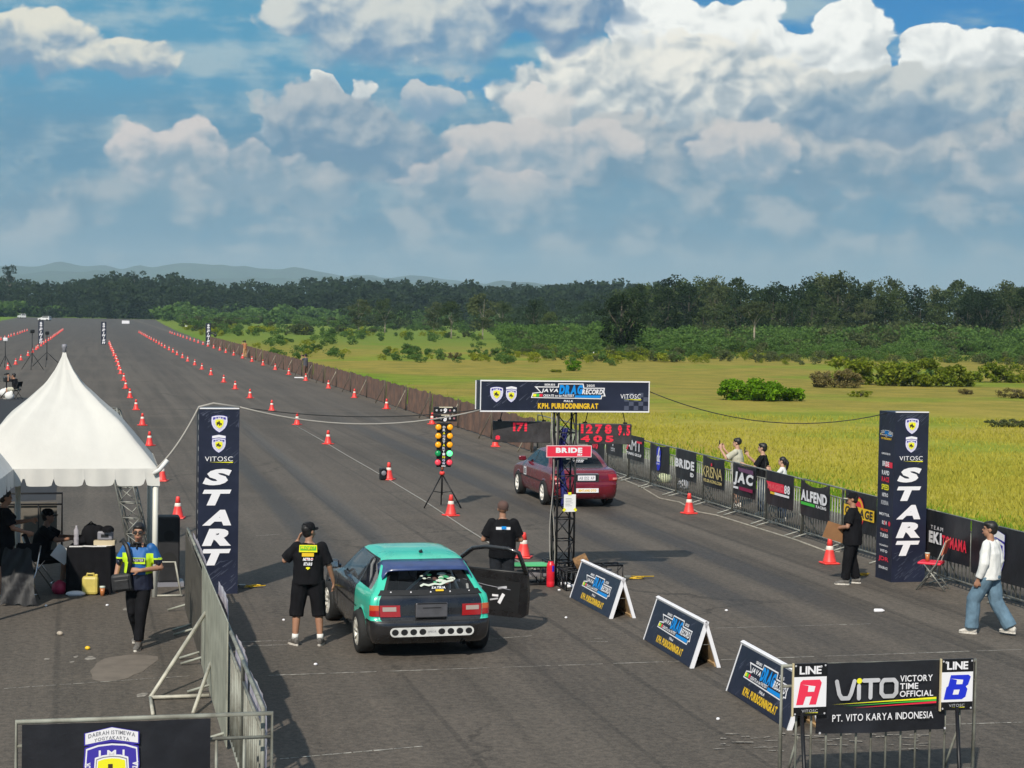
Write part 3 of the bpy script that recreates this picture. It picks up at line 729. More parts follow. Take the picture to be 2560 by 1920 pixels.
bush('bush', 'dark twin bush in the far meadow, larger of the two dark ones', 702, 803, 42, 22, L_DARK)
bush('bush', 'hazy green rounded bush rising over the dark twin bush', 722, 795, 50, 34, L_GREY)
bush('bush', 'dark bush in the far meadow behind the brown fence', 775, 806, 34, 16, L_DARK)
bush('bush', 'dry reed-like tuft by the right border of the field', 2550, 995, 90, 32, L_DEAD)
bush('bush', 'pale dry tuft of reeds left of the reed-like tuft by the right border', 2416, 985, 36, 16, L_DEAD)
bush('bush', 'dark olive ground thicket in the yellow grass behind the right START pillar', 2520, 1066, 130, 24, L_GREY, dens=1.2)
bush('bush', 'low shrub at the edge of the grass left of the small conical bush', 1390, 930, 30, 8, L_YEL)
bush('bush', 'dark small tree-like bush standing alone at far left beyond the runway', 30, 770, 22, 26, L_DARK)
# grass blades standing in the field
def blades(name, lm, n, pts_fn, h0, h1, w):
    c = np.array([pts_fn() for _ in range(n)]); hh = nr.uniform(h0, h1, n); a = nr.uniform(0, 2 * PI, n); ww = w * nr.uniform(.6, 1.5, n)
    dxy = np.stack([np.cos(a) * ww, np.sin(a) * ww, np.zeros(n)], 1); ln = nr.normal(0, .35, (n, 2)) * hh[:, None]
    tip = c + np.stack([ln[:, 0], ln[:, 1], hh], 1)
    v = np.stack([c - dxy, c + dxy, tip + dxy * .4, tip - dxy * .4], 1).reshape(-1, 3)
    return struct(fastmesh(name, v, np.arange(4 * n).reshape(-1, 4), lm), 'stuff')
def fld(x0, x1, d0, d1):
    while True:
        u = nr.uniform(0, 1); d = 1 / (1 / d0 + (1 / d1 - 1 / d0) * u)
        p = up(nr.uniform(x0, x1), 800, d); r_, s_ = rs(p)
        if r_ > 18.0:
            q = mnoise.noise(Vector((p.x * .16, p.y * .16, 0)))
            if q + nr.uniform(-.5, .5) > -.1 and not (r_ < 20.5 and nr.uniform() < .75): return (p.x, p.y, -0.03)
def fldg():
    while True:
        s_ = nr.uniform(14, 150); r_ = (17.8 if s_ < 58 else 15.5 + 2.2 * max(0, (82 - s_) / 24)) + abs(nr.normal(0, 1.3))
        p = rd(r_, s_)
        return (p.x, p.y, -0.03)
blades('dry_grass', L_GRASSY, 26000, lambda: fld(1000, 2650, 32, 85), .04, .15, .018)
blades('green_grass', L_GRASSG, 30000, fldg, .04, .16, .02)

# ------------------------------------------------------------------ artwork used on several signs
FLAT = Matrix(((1, 0, 0, 0), (0, 0, -1, 0), (0, 1, 0, 0), (0, 0, 0, 1)))       # flat x,y art stands up and faces -y
def stand(x=0.0, y=0.0, z=0.0): return Matrix.Translation((x, y, z)) @ FLAT
def ribbon(b, pts, w, m, z, caps=True, n=12):
    for i in range(len(pts) - 1):
        p, q = Vector(pts[i]), Vector(pts[i + 1]); d = (q - p).normalized(); o = Vector((-d.y, d.x)) * w / 2
        b.poly([(*(p - o), z + i * 2e-4), (*(q - o), z + i * 2e-4), (*(q + o), z + i * 2e-4), (*(p + o), z + i * 2e-4)], m)
        if caps or i > 0: b.disc(p.x, p.y, w / 2, m, z + i * 2e-4 + 1e-4, n)
    if caps: b.disc(pts[-1][0], pts[-1][1], w / 2, m, z + len(pts) * 2e-4, n)
SHIELD = [(-.46, .44), (-.25, .50), (0, .52), (.25, .50), (.46, .44), (.48, .15), (.44, -.08), (.33, -.28), (.17, -.43), (0, -.54), (-.17, -.43), (-.33, -.28), (-.44, -.08), (-.48, .15)]
M_LILAC = mat('lilac_print', (0.62, 0.60, 0.80), 0.45); M_INDIGO = mat('indigo_print', (0.05, 0.035, 0.36), 0.45); M_INK = mat('ink_print', (0.05, 0.035, 0.02), 0.5)
def shield(b, cx, cy, w, h, z, top=None, big=False):
    P = lambda k, dz, m, dy=0.0: b.poly([(cx + p[0] * w * k, cy + (p[1] + dy) * h * k, z + dz) for p in SHIELD], m)
    P(1.0, 0, M_INDIGO); P(.95, .0012, M_WHITE); P(.90 if big else .86, .0024, M_INDIGO if big else M_LILAC)
    if not big: b.poly([(cx - .36 * w, cy + .24 * h, z + .003), (cx + .36 * w, cy + .24 * h, z + .003), (cx + .37 * w, cy + .38 * h, z + .003), (cx, cy + .42 * h, z + .003), (cx - .37 * w, cy + .38 * h, z + .003)], M_INDIGO)
    b.text('IMI', cx - .22 * w, cy + .29 * h, cx + .22 * w, cy + .39 * h, M_WHITE, z + .0042, gap=.5)
    P(.62, .0036, M_WHITE); P(.57, .0048, M_GREYP); P(.54, .006, M_WHITE); P(.50, .0072, M_LEMON)
    for (x0, y0, x1, y1) in ((-.16, .02, .05, .10), (-.12, -.04, .14, .03), (-.16, -.10, -.09, .10), (.07, -.09, .14, .04), (-.06, .10, .02, .17), (-.02, -.13, .05, -.03)):
        b.rect(cx + x0 * w, cy + y0 * h, cx + x1 * w, cy + y1 * h, M_INK, z + .0084 + abs(x0) * .001 + abs(y1) * .0007)
    if big:
        b.T = b.T @ Matrix.Translation((cx - .395 * w, cy - .02 * h, z + .0042)) @ Matrix.Rotation(PI / 2 + .06, 4, 'Z')
        b.text('IKATAN MOTOR', -.30 * h, -.05 * w, .22 * h, .05 * w, M_WHITE)
        b.T = b.T @ (Matrix.Translation((cx - .395 * w, cy - .02 * h, z + .0042)) @ Matrix.Rotation(PI / 2 + .06, 4, 'Z')).inverted()
        b.T = b.T @ Matrix.Translation((cx + .395 * w, cy - .02 * h, z + .0042)) @ Matrix.Rotation(PI / 2 - .06, 4, 'Z')
        b.text('INDONESIA', -.30 * h, -.05 * w, .22 * h, .05 * w, M_WHITE)
        b.T = b.T @ (Matrix.Translation((cx + .395 * w, cy - .02 * h, z + .0042)) @ Matrix.Rotation(PI / 2 - .06, 4, 'Z')).inverted()
    if top:
        t = .20 * h
        b.poly([(cx - .47 * w, cy + .47 * h, z), (cx + .47 * w, cy + .47 * h, z), (cx + .47 * w, cy + .47 * h + t, z), (cx, cy + .56 * h + t, z), (cx - .47 * w, cy + .47 * h + t, z)], M_INDIGO)
        b.poly([(cx - .45 * w, cy + .49 * h, z + .002), (cx, cy + .56 * h, z + .002), (cx + .45 * w, cy + .49 * h, z + .002), (cx + .45 * w, cy + .47 * h + t * .97, z + .002), (cx, cy + .55 * h + t, z + .002), (cx - .45 * w, cy + .47 * h + t * .97, z + .002)], M_WHITE)
        if big:
            b.text('DAERAH ISTIMEWA', cx - .40 * w, cy + .585 * h, cx + .40 * w, cy + .65 * h, M_GREYP, z + .004, bold=.02, gap=.12, arc=.055 * h)
            b.text('YOGYAKARTA', cx - .30 * w, cy + .52 * h, cx + .30 * w, cy + .575 * h, M_GREYP, z + .004, bold=.02, gap=.12, arc=.04 * h)
def event_logo(b, cx, cy, w, z, plate=True):               # 845 x 290 units of the banner drawing
    k = w / 845.0; U = lambda x, y: (cx + (x - 1122) * k, cy + (300 - y) * k)
    def poly(pts, m, dz): b.poly([(*U(*p), z + dz) for p in pts], m)
    out = [(735, 215), (1000, 215), (1003, 180), (1290, 180), (1300, 225), (1535, 225), (1528, 270), (1545, 318), (1505, 318), (1498, 350), (698, 340), (716, 285), (800, 275)]
    poly(out[::-1], M_WHITE, 0)
    inn = [(765, 225), (1012, 225), (1012, 190), (1280, 190), (1290, 235), (1520, 235), (1514, 270), (1525, 309), (1494, 309), (1488, 340), (712, 331), (725, 293), (818, 283)]
    poly(inn[::-1], M_NAVY, .0015)
    def tx(s, x0, y0, x1, y1, m, dz, **kw): p, q = U(x0, y1), U(x1, y0); b.text(s, p[0], p[1], q[0], q[1], m, z + dz, **kw)
    poly([(1195, 310), (1190, 335), (1480, 337), (1490, 308)], M_CYAN, .003)
    tx('DRAG', 1012, 196, 1284, 300, M_CYAN, .0045, shear=.18, bold=.07)
    tx('JAVA', 812, 238, 1004, 287, M_WHITE, .0045, shear=.18, bold=.04); tx('RECORD', 1274, 242, 1512, 298, M_WHITE, .006, shear=.18, bold=.04)
    for i, m in enumerate((M_LEMON, M_GREENP, M_RED)): poly([(722 + 36 * i, 296), (718 + 36 * i, 325), (754 + 36 * i, 326), (758 + 36 * i, 297)], m, .003)
    tx('CREATE to be FASTEST', 836, 301, 1186, 327, M_WHITE, .0045, shear=.15, bold=.03)
    tx('SERIES', 848, 184, 968, 205, M_WHITE, 0); tx('2025', 1326, 190, 1418, 214, M_WHITE, 0)
    tx('PIALA', 1068, 361, 1172, 384, M_WHITE, 0, shear=.15); tx('KPH. PURBODININGRAT', 778, 396, 1462, 458, M_YEL, 0, bold=.045)
def vitosc(b, x0, y0, x1, y1, z, m=None):
    h = y1 - y0
    b.text('VITOSC', x0, y0 + h * .25, x1, y1, m or M_WHITE, z, bold=.0, gap=.12); b.poly([(x0 + (x1 - x0) * .15, y0 + h * .12, z), (x1, y0, z), (x1 + h * .1, y0 + h * .16, z)], M_LEMON)
def brush(b, x0, y0, x1, y1, n, z, m):                     # slanting brush marks printed on the navy cloth
    for i in range(n):
        x, y, l = rnd.uniform(x0, x1), rnd.uniform(y0, y1), rnd.uniform(.06, .22); w = rnd.uniform(.003, .012)
        xe, ye = min(x + l * .8, x1), min(y + l * .6, y1)
        b.poly([(x, y, z + i * 1e-5), (x + w, y - w, z + i * 1e-5), (xe + w * .4, ye, z + i * 1e-5), (xe, ye + w * .3, z + i * 1e-5)], m)
M_BRUSH = mat('grey_brush_print', (0.075, 0.085, 0.13), 0.45)

# ------------------------------------------------------------------ traffic cones, row by row
b = MB()
b.box((0, 0, .015), (.31, .31, .03), M_CONE, bev=.012)
b.lathe([(.135, .028), (.125, .05), (.078, .25), (.074, .27)], M_CONE, 20)
b.lathe([(.062, .34), (.045, .44), (.040, .475), (.030, .485)], M_CONE, 20)
cone0 = thing('traffic_cone', '', 'traffic cone')
b.build('cone_body', cone0)
b = MB(); b.lathe([(.0745, .268), (.0765, .272), (.063, .341), (.061, .343)], M_CONEW, 20); b.build('white_band', cone0)
used = []
def cone(p, lab, grp):
    rz = rnd.uniform(0, 6.3); q = Vector((p.x + rnd.uniform(-.05, .05), p.y + rnd.uniform(-.06, .06), .004))
    if not used:
        used.append(1); cone0.location = q; cone0.rotation_euler.z = rz; cone0['label'] = lab; cone0['group'] = grp; return cone0
    return dup(cone0, q, rz, lab, grp)
def srow(ds, r): return [(d - r * .2309) / .97298 for d in ds]
rows = [('cones behind the white tent', 'row behind the tent', 1.8, srow([38.9, 47.2, 59.3, 69.5, 80, 90.5, 101, 112, 123], 1.8) + [135 + 9.4 * i for i in range(11)]),
        ('cones between the two right lanes', 'row between the lanes', 8.0, srow([33.5, 40.3, 48.7, 61.4, 71.6, 81.5, 92.5, 102.7, 112, 124], 8.0) + [137 + 10.4 * i for i in range(20)]),
        ('cones along the right edge of the runway', 'row along the right-hand fences', 13.7, srow([33.4, 41.6, 61.6, 73.5, 84.5, 95, 106], 13.7) + [117 + 10.5 * i for i in range(22)]),
        ('cones of the left track', 'left track row', -6.1, srow([128, 139, 150, 164, 176, 187], -6.1) + [200 + 11 * i for i in range(15)]),
        ('cones at the far left edge', 'far left row', -12.3, [236 + 10.2 * i for i in range(11)])]
for grp, where, r, ss in rows:
    for i, s_ in enumerate(ss): cone(rd(r, s_), 'orange cone, %s from the near end of the %s' % (ORD[i], where), grp)

# ------------------------------------------------------------------ START pillars and finish pillars
def pillar_art(b, w):
    b.T = stand(0, -w / 2 - .004, 0)
    Z = lambda y: (1487.5 - y) / 153.3
    Xf = lambda f: (f - .5) * w
    brush(b, Xf(.02), 2.72, Xf(.98), 3.0, 26, .0, M_BRUSH); brush(b, Xf(.02), .02, Xf(.95), .55, 40, .0, M_BRUSH); brush(b, Xf(.5), 2.1, Xf(.98), 2.4, 8, 0, M_BRUSH)
    shield(b, 0, (Z(1039) + Z(1081)) / 2, w * .43, .27, .001)
    shield(b, -.005, (Z(1094) + Z(1131)) / 2 - .01, w * .37, .23, .001, top=True)
    vitosc(b, Xf(.15), Z(1158), Xf(.84), Z(1142), .001)
    for ch, y0, y1 in (('S', 1173, 1214), ('T', 1225, 1264.5), ('A', 1275.6, 1315), ('R', 1323, 1366), ('T', 1374, 1415)):
        b.text(ch, Xf(.10), Z(y1), Xf(.82), Z(y0), M_WHITE, .001, shear=.22, bold=.06)
def pillar(label, loc, side=False):
    w, h = .65, 3.03
    t = thing('start_pillar', label, 'advertising pillar', loc, YAW, 'START pillars'); b = MB()
    vs, fs = [], []; nx, nz = 8, 36                          # printed cloth pulled over a square frame, sucked in a little between the edges
    for k in range(nz + 1):
        for i in range(4 * nx):
            sd, u = i // nx, -1 + 2 * (i % nx) / nx; z_ = h * k / nz; e = (1 - u * u) * math.sin(PI * k / nz) ** .5
            q = 1 - (.010 + .022 * max(0, mnoise.noise(Vector((u * 1.3 + sd * 7, z_ * 2.4, loc[0]))))) * e * 1.2
            x, y = ((u, -q), (q, u), (-u, q), (-q, -u))[sd]; vs.append((x * w / 2, y * w / 2, z_))
    for k in range(nz):
        for i in range(4 * nx): fs.append((k * 4 * nx + i, k * 4 * nx + (i + 1) % (4 * nx), (k + 1) * 4 * nx + (i + 1) % (4 * nx), (k + 1) * 4 * nx + i))
    fs += [tuple(range(4 * nx))[::-1], tuple(nz * 4 * nx + i for i in range(4 * nx))]
    b.add(vs, fs, M_NAVY, False); o = b.build('cloth_cover', t); o.data.polygons.foreach_set('use_smooth', [len(p.vertices) == 4 for p in o.data.polygons]); o.data.set_sharp_from_angle(angle=.8)
    b = MB(); pillar_art(b, w)
    b.build('lettering', t)
    b = MB(); b.T = Matrix.Rotation(-PI / 2, 4, 'Z') @ stand(0, -w / 2 - .004, 0)
    if side:
        brush(b, -.3, 2.6, .3, 3.0, 16, .0, M_BRUSH)
        event_logo(b, 0, 2.62, .52, .001)
        sp_ = [('SUPPORTED BY', 2.27, M_WHITE, .6, .035), ('BRIDE', 2.09, M_WHITE, .45, .09), ('RAPID', 1.93, M_WHITE, .5, .08), ('RACE', 1.81, M_RED, .5, .09), ('SPEED', 1.67, M_LEMON, .5, .10), ('NITRO', 1.53, M_WHITE, .4, .07), ('KRISNA', 1.39, M_SILVER, .5, .08), ('MOTUL', 1.18, M_WHITE, .7, .05), ('RPM', 1.03, M_WHITE, .3, .07), ('VELOCE', .90, M_CONE, .5, .045), ('TURBO', .80, M_WHITE, .55, .07), ('ORGANIZED BY', .62, M_WHITE, .6, .03), ('VITO', .52, M_WHITE, .5, .05), ('JDR', .37, M_RED, .7, .10), ('DRAGRACE', .22, M_WHITE, .6, .05)]
        for s_, z_, m_, ww, hh in sp_: b.text(s_, -ww * .3, z_ - hh / 2, ww * .3, z_ + hh / 2, m_, .001)
        b.rect(-.02, 2.03, .27, 2.13, M_RED, .0005); b.disc(.2, 1.03, .045, M_RED, .001); b.disc(.02, 1.03, .04, M_RED, .001)
    else:
        for k in range(16): b.rect(.22, .3 + k * .17, .32, .3 + k * .17 + rnd.uniform(.04, .1), M_SILVER if k % 3 else M_WHITE, .001 + k * 1e-5)
    b.build('side_print', t)
    b = MB(); b.box((0, -w / 2, h + .008), (w * .98, .03, .02), M_WHITE); b.build('top_seam', t)
    return t
pillar('tall navy START pillar beside the left barrier, one white-lettered face showing', rd(1.98, 29.25))
pillar('tall navy START pillar by the right fence with sponsor logos down its left side', gp(2227.5, 1456) + RX * .325 + FX * .325, True)
def finish_pillar(label, loc, src=None):
    if src: return dup(src, loc, YAW, label)
    t = thing('finish_pillar', label, 'advertising pillar', loc, YAW, 'finish pillars'); b = MB()
    b.box((0, 0, 1.42), (.62, .62, 2.84), M_NAVY, bev=.012); b.build('cloth_cover', t)
    b = MB(); b.T = stand(0, -.315, 0)
    for i, ch in enumerate('60'): b.text(ch, -.15, 2.46 - i * .31, .15, 2.72 - i * .31, M_WHITE, 0, bold=.06)
    b.rect(-.14, 2.02, .14, 2.07, M_WHITE)
    for i, ch in enumerate('FINISH'): b.text(ch, -.21 if ch != 'I' else -.08, 1.66 - i * .315, .21 if ch != 'I' else .08, 1.93 - i * .315, M_WHITE, 0, shear=.2, bold=.06)
    b.build('lettering', t); return t
fp = finish_pillar('far dark finish pillar between the cone rows, middle one of the three', rd(1.05, 226))
finish_pillar('far dark finish pillar standing in the cone row of the left track', rd(-6.5, 225), fp)
finish_pillar('far dark finish pillar standing at the far end of the brown fence', rd(14.2, 230), fp)

# ------------------------------------------------------------------ gantry tower between the lanes
def truss(b, p0, p1, w, m, r=.017, n=6, up_=Vector((0, 0, 1))):
    p0, p1 = Vector(p0), Vector(p1); d = (p1 - p0).normalized()
    a = d.cross(up_).normalized() if abs(d.dot(up_)) < .9 else Vector((1, 0, 0)); c = d.cross(a)
    cor = [(a * i + c * j) * w / 2 for i, j in ((-1, -1), (1, -1), (1, 1), (-1, 1))]
    for q in cor: b.tube([p0 + q, p1 + q], r, m, 6)
    for k in range(n + 1):
        u = p0.lerp(p1, k / n)
        for i in range(4):
            b.tube([u + cor[i], u + cor[(i + 1) % 4]], r * .6, m, 5)
            if k < n:
                v = p0.lerp(p1, (k + 1) / n); j = (i + 1) % 4
                b.tube([u + cor[i], v + cor[j]] if k % 2 else [u + cor[j], v + cor[i]], r * .55, m, 5)
GT = rd(7.92, 29.35)
t = thing('gantry_tower', 'black lattice tower carrying the event banner between the lanes', 'truss tower', GT, YAW)
b = MB(); truss(b, (0, 0, .02), (0, 0, 3.0), .31, M_BLACK, .019, 8); b.build('mast', t)
for a, (dx_, dy_), l in (('l', (-1, 0), .92), ('r', (1, 0), 1.05), ('f', (0, -1), .85), ('k', (0, 1), .8)):
    b = MB(); truss(b, (dx_ * .17, dy_ * .17, .17), (dx_ * l, dy_ * l, .17), .30, M_BLACK, .016, 3)
    if dx_: b.box((dx_ * l * .6, 0, .19), (.5, .12, .10), mat('grey_ballast', (.2, .19, .2), .8, 0, .4, 9))
    b.build('outrigger', t)
EB_W, EB_H, EB_D = 2.98, .52, .38
t = thing('event_banner', 'long dark banner box with the drag record logo on top of the lattice tower', 'banner', GT + Vector((0, 0, 3.0)) - RX * .05, YAW)
b = MB(); b.box((0, 0, EB_H / 2), (EB_W, EB_D, EB_H - .01), M_NAVY); b.build('banner_box', t)
b = MB()
for z_ in (0, EB_H): b.box((0, -EB_D / 2 - .005, z_), (EB_W + .03, .02, .022), M_WHITE)
for x_ in (-1, 1): b.box((x_ * (EB_W / 2 + .006), -EB_D / 2 - .006, EB_H / 2), (.014, .022, EB_H - .024), M_WHITE); b.box((x_ * (EB_W / 2 + .006), EB_D / 2 + .006, EB_H / 2), (.014, .022, EB_H - .024), M_WHITE)
b.build('edge_tape', t)
b = MB(); b.T = stand(0, -EB_D / 2 - .004, 0)
Bx = lambda x: (x - 1090) / 1900 * EB_W; By = lambda y: (480 - y) / 330 * EB_H + .01
brush(b, Bx(195), By(450), Bx(800), By(165), 30, 0, M_BRUSH)
for i in range(4):
    for j in range(5):
        if (i + j) % 2 == 0: b.rect(Bx(1760 + 55 * j), By(470 - 48 * i), Bx(1815 + 55 * j) - .002, By(422 - 48 * i), M_BRUSH, .0002)
shield(b, Bx(314), By(305), .245, .255, .001); shield(b, Bx(478), By(318), .205, .215, .001, top=True)
event_logo(b, Bx(1122), By(300), (845 / 1900) * EB_W, .001); vitosc(b, Bx(1715), By(360), Bx(1950), By(292), .001)
b.build('lettering', t)
# display boards hung under the banner
M_LED = mat('red_led', (0.6, 0.01, 0.03), 0.5, emit=((1.0, 0.03, 0.08), 0.25))
M_BAG = mat('crumpled_grey_plastic', (0.045, 0.040, 0.042), 0.35, 0, 0.4, 5, 0.9, 9)
def board(label, px0, px1, y0, y1, dist, right):
    p, q = up(px0, y1, dist), up(px1, y1, dist); top = up((px0 + px1) / 2, y0, dist).z; c = (p + q) / 2; w, h = (q - p).length, top - c.z
    t = thing('display_board', label, 'display board', c, .03, 'timing boards'); b = MB()
    b.box((0, 0, h / 2), (w, .07, h), M_BAG, bev=.008); b.build('casing', t)
    b = MB(); b.T = stand(0, -.04, 0)
    if right:
        for (st, x0, z0, x1, z1) in (('1278', -.46, .50, .12, .96), ('9.5', .24, .42, .47, .94), ('405', -.46, .10, .16, .42)):
            b = MB(); b.T = stand(0, -.04, 0); b.text(st, x0 * w, z0 * h, x1 * w, z1 * h, M_LED, 0, bold=.05, gap=.2)
            for k in range(3): b.rect(x0 * w, (z0 + (z1 - z0) * (.2 + .3 * k)) * h, x1 * w, (z0 + (z1 - z0) * (.24 + .3 * k)) * h, M_BAG, .001)
            b.build('red_digits', t)
    else:
        b.text('171', -.15 * w, .52 * h, .09 * w, .93 * h, M_LED, 0, bold=.04)
        for k in range(2): b.rect(-.15 * w, (.62 + .13 * k) * h, .09 * w, (.645 + .13 * k) * h, M_BAG, .001)
        b.build('red_digits', t); b = MB(); b.T = stand(0, -.04, 0); b.text('8', -.45 * w, .12 * h, -.37 * w, .32 * h, M_LED, 0, bold=.06); b.build('red_digits', t)
    b = MB()
    for f in (-.38, .38):
        b.tube([(f * w * 1.0, 0, h), (f * w * .85, .02, 3.02 - c.z)], .008, M_BLACK, 6); b.box((f * w, 0, h + .012), (.07, .05, .03), M_BLACK)
    b.build('hanger', t)
board('dim grey display board hung under the banner left of the tower', 1231, 1376, 1053, 1106, 30.3, False)
board('display board full of red digits hung under the banner right of the tower', 1446, 1578, 1059, 1110, 30.5, True)
# the red shop sign, the pinned sheet, the cloth and cables on the mast
t = thing('red_sign', 'red BRIDE sign fixed across the front of the lattice tower', 'sign', GT - FX * .21 + RX * .02 + Vector((0, 0, 2.215)), YAW)
b = MB(); b.box((0, 0, .10), (.80, .035, .205), M_RED, bev=.004); b.build('panel', t)
b = MB(); b.T = stand(0, -.02, 0)
for (x0, y0, x1, y1) in ((-.4, 0, .4, .009), (-.4, .193, .4, .202), (-.4, .009, -.391, .193), (.391, .009, .4, .193)): b.rect(x0, y0, x1, y1, M_WHITE)
b.text('BRIDE', -.235, .075, .235, .165, M_WHITE, 0, bold=.06); b.text('ID', .15, .025, .235, .06, M_WHITE, 0, bold=.06); b.build('lettering', t)
t = thing('paper_notice', 'white paper notice taped with yellow corners to the lattice tower', 'notice', GT - FX * .19 + RX * .06 + Vector((0, 0, 1.27)), YAW + .05)
b = MB(); b.box((0, 0, .15), (.215, .004, .30), mat('paper', (.78, .77, .76), .8)); b.build('sheet', t)
b = MB(); b.T = stand(0, -.004, 0)
for k in range(6): b.rect(-.08, .10 + k * .025, rnd.uniform(.0, .08), .106 + k * .025, M_GREYP)
b.build('print', t)
b = MB()
for x_, z_ in ((-.005, .315), (-.10, .035), (.10, .035)): b.box((x_, -.006, z_), (.055, .006, .045), M_LEMON, Matrix.Rotation(x_ * 8, 3, 'Y'))
b.build('tape', t)
M_BLUECLOTH = mat('blue_cloth', (0.02, 0.025, 0.16), 0.8, 0, 0.5, 8)
t = thing('blue_cloth', 'dark blue cloth hanging down inside the lattice tower', 'cloth', GT + Vector((0, 0, 0)), YAW)
b = MB(); vs, fs = [], []
for i in range(16):
    for j in range(7):
        z_ = 2.7 - i * .09; x_ = -.11 + .12 * j / 6 - .05 * math.sin(i * .35) + (0.06 if i < 4 else 0); vs.append((x_, .03 * math.sin(j * 2.1 + i * .4), z_))
for i in range(15):
    for j in range(6): fs.append((i * 7 + j, i * 7 + j + 1, (i + 1) * 7 + j + 1, (i + 1) * 7 + j))
b.add(vs, fs, M_BLUECLOTH, True); b.build('fold', t)
M_CABLE = mat('grey_cable', (0.32, 0.30, 0.27), .6); M_CABLEB = mat('black_cable', (0.02, 0.02, 0.02), .6)
b = MB()
for k, m in enumerate((M_CABLE, M_CABLEB, M_CABLE)):
    b.tube([GT + RX * (-.20 - .03 * k + .03 * math.sin(z_ * 3 + k)) - FX * (.12 + .03 * k) + Vector((0, 0, z_)) for z_ in np.linspace(3.0, .12, 14)], .009, m, 6)
tag(b.build('cable'), 'bundle of grey and black cables running down the left leg of the tower', 'cable')
# things about the tower's foot
p = GT - RX * .58 - FX * .02
b = MB(); b.prism([(-.30, -.14), (.24, -.20), (.31, .0), (.26, .18), (-.26, .16), (-.34, .02)], .335, .36, mat('mint_green_board', (.10, .52, .20), .5)); tag(b.build('green_board', None, p, YAW), 'mint green board lying on the left leg of the tower base', 'board')
p = gp(1376, 1467)
t = thing('red_cylinder', 'red gas cylinder with a blue label standing at the tower base', 'cylinder', p)
b = MB(); M_CYL = mat('red_enamel', (.72, .018, .035), .35, 0, .15, 4)
b.lathe([(.062, 0), (.070, .01), (.070, .09), (.066, .10), (.070, .11), (.070, .36), (.062, .40), (.045, .42), (.045, .44)], M_CYL, 24); b.build('body', t)
b = MB(); b.lathe([(.030, .438), (.030, .455), (.012, .46)], M_BLACK, 14); b.build('valve', t)
b = MB(); vs = []
for j in range(5):
    a = -1.25 + j * .16
    vs += [(.0712 * math.cos(a), .0712 * math.sin(a), .27), (.0712 * math.cos(a), .0712 * math.sin(a), .37)]
b.add(vs, [(2 * j, 2 * j + 2, 2 * j + 3, 2 * j + 1) for j in range(4)], M_BLUE); b.build('label', t)
t = thing('log', 'short brown log with a pale sawn end resting on the tower base', 'log', GT + RX * .20 - FX * .52 + Vector((0, 0, .44)), YAW + .15)
b = MB(); Rl = Matrix.Rotation(math.radians(62), 3, 'Y') @ Matrix.Rotation(.3, 3, 'X')
b.lathe([(.118, -.12), (.125, -.10), (.122, .1), (.118, .12)], mat('bark', (.22, .12, .05), .9, 0, .5, 14, .6, 30), 18, R=Rl); b.build('bark', t)
b = MB(); b.lathe([(.114, -.123), (.001, -.124)], mat('sawn_wood', (.55, .42, .22), .8, 0, .3, 20), 18, R=Rl, smooth=False); b.build('sawn_end', t)
for k, (px, py, nm) in enumerate(((1418, 1470, 'white bottle lying under the front leg of the tower base'), (1432, 1474, 'second white bottle lying beside the first under the tower base'), (1402, 1464, 'crushed white cup lying under the tower base nearest the red cylinder'))):
    b = MB(); Rb = Matrix.Rotation(PI / 2, 3, 'Y') @ Matrix.Rotation(k, 3, 'X')
    b.lathe([(.028, 0), (.030, .02), (.030, .11), (.012, .15), (.012, .17)], M_WHITE, 12, R=Matrix.Rotation(k * 1.1, 3, 'Z') @ Rb, c=(0, 0, .032)); tag(b.build('bottle', None, gp(px, py)), nm, 'bottle', 'litter under the tower')
def ratchet(px, py, label):
    b = MB(); c = gp(px, py)
    for k in range(3): b.tube([(rnd.uniform(-.22, .2) + .05 * i, .08 * math.sin(i * 1.9 + k), .02 + .012 * k) for i in range(5)], .016, M_YEL, 5, flat=.5)
    b.box((-.10, 0, .04), (.12, .07, .05), M_GALV, bev=.01); tag(b.build('ratchet_strap', None, c, .3), label, 'strap', 'yellow ratchet straps')
ratchet(620, 1470, 'heap of yellow strap and metal ratchet at the foot of the left START pillar')
ratchet(1582, 1448, 'heap of yellow strap on the tarmac right of the tower base')
ratchet(2140, 1440, 'yellow strap on the tarmac beside the right START pillar')

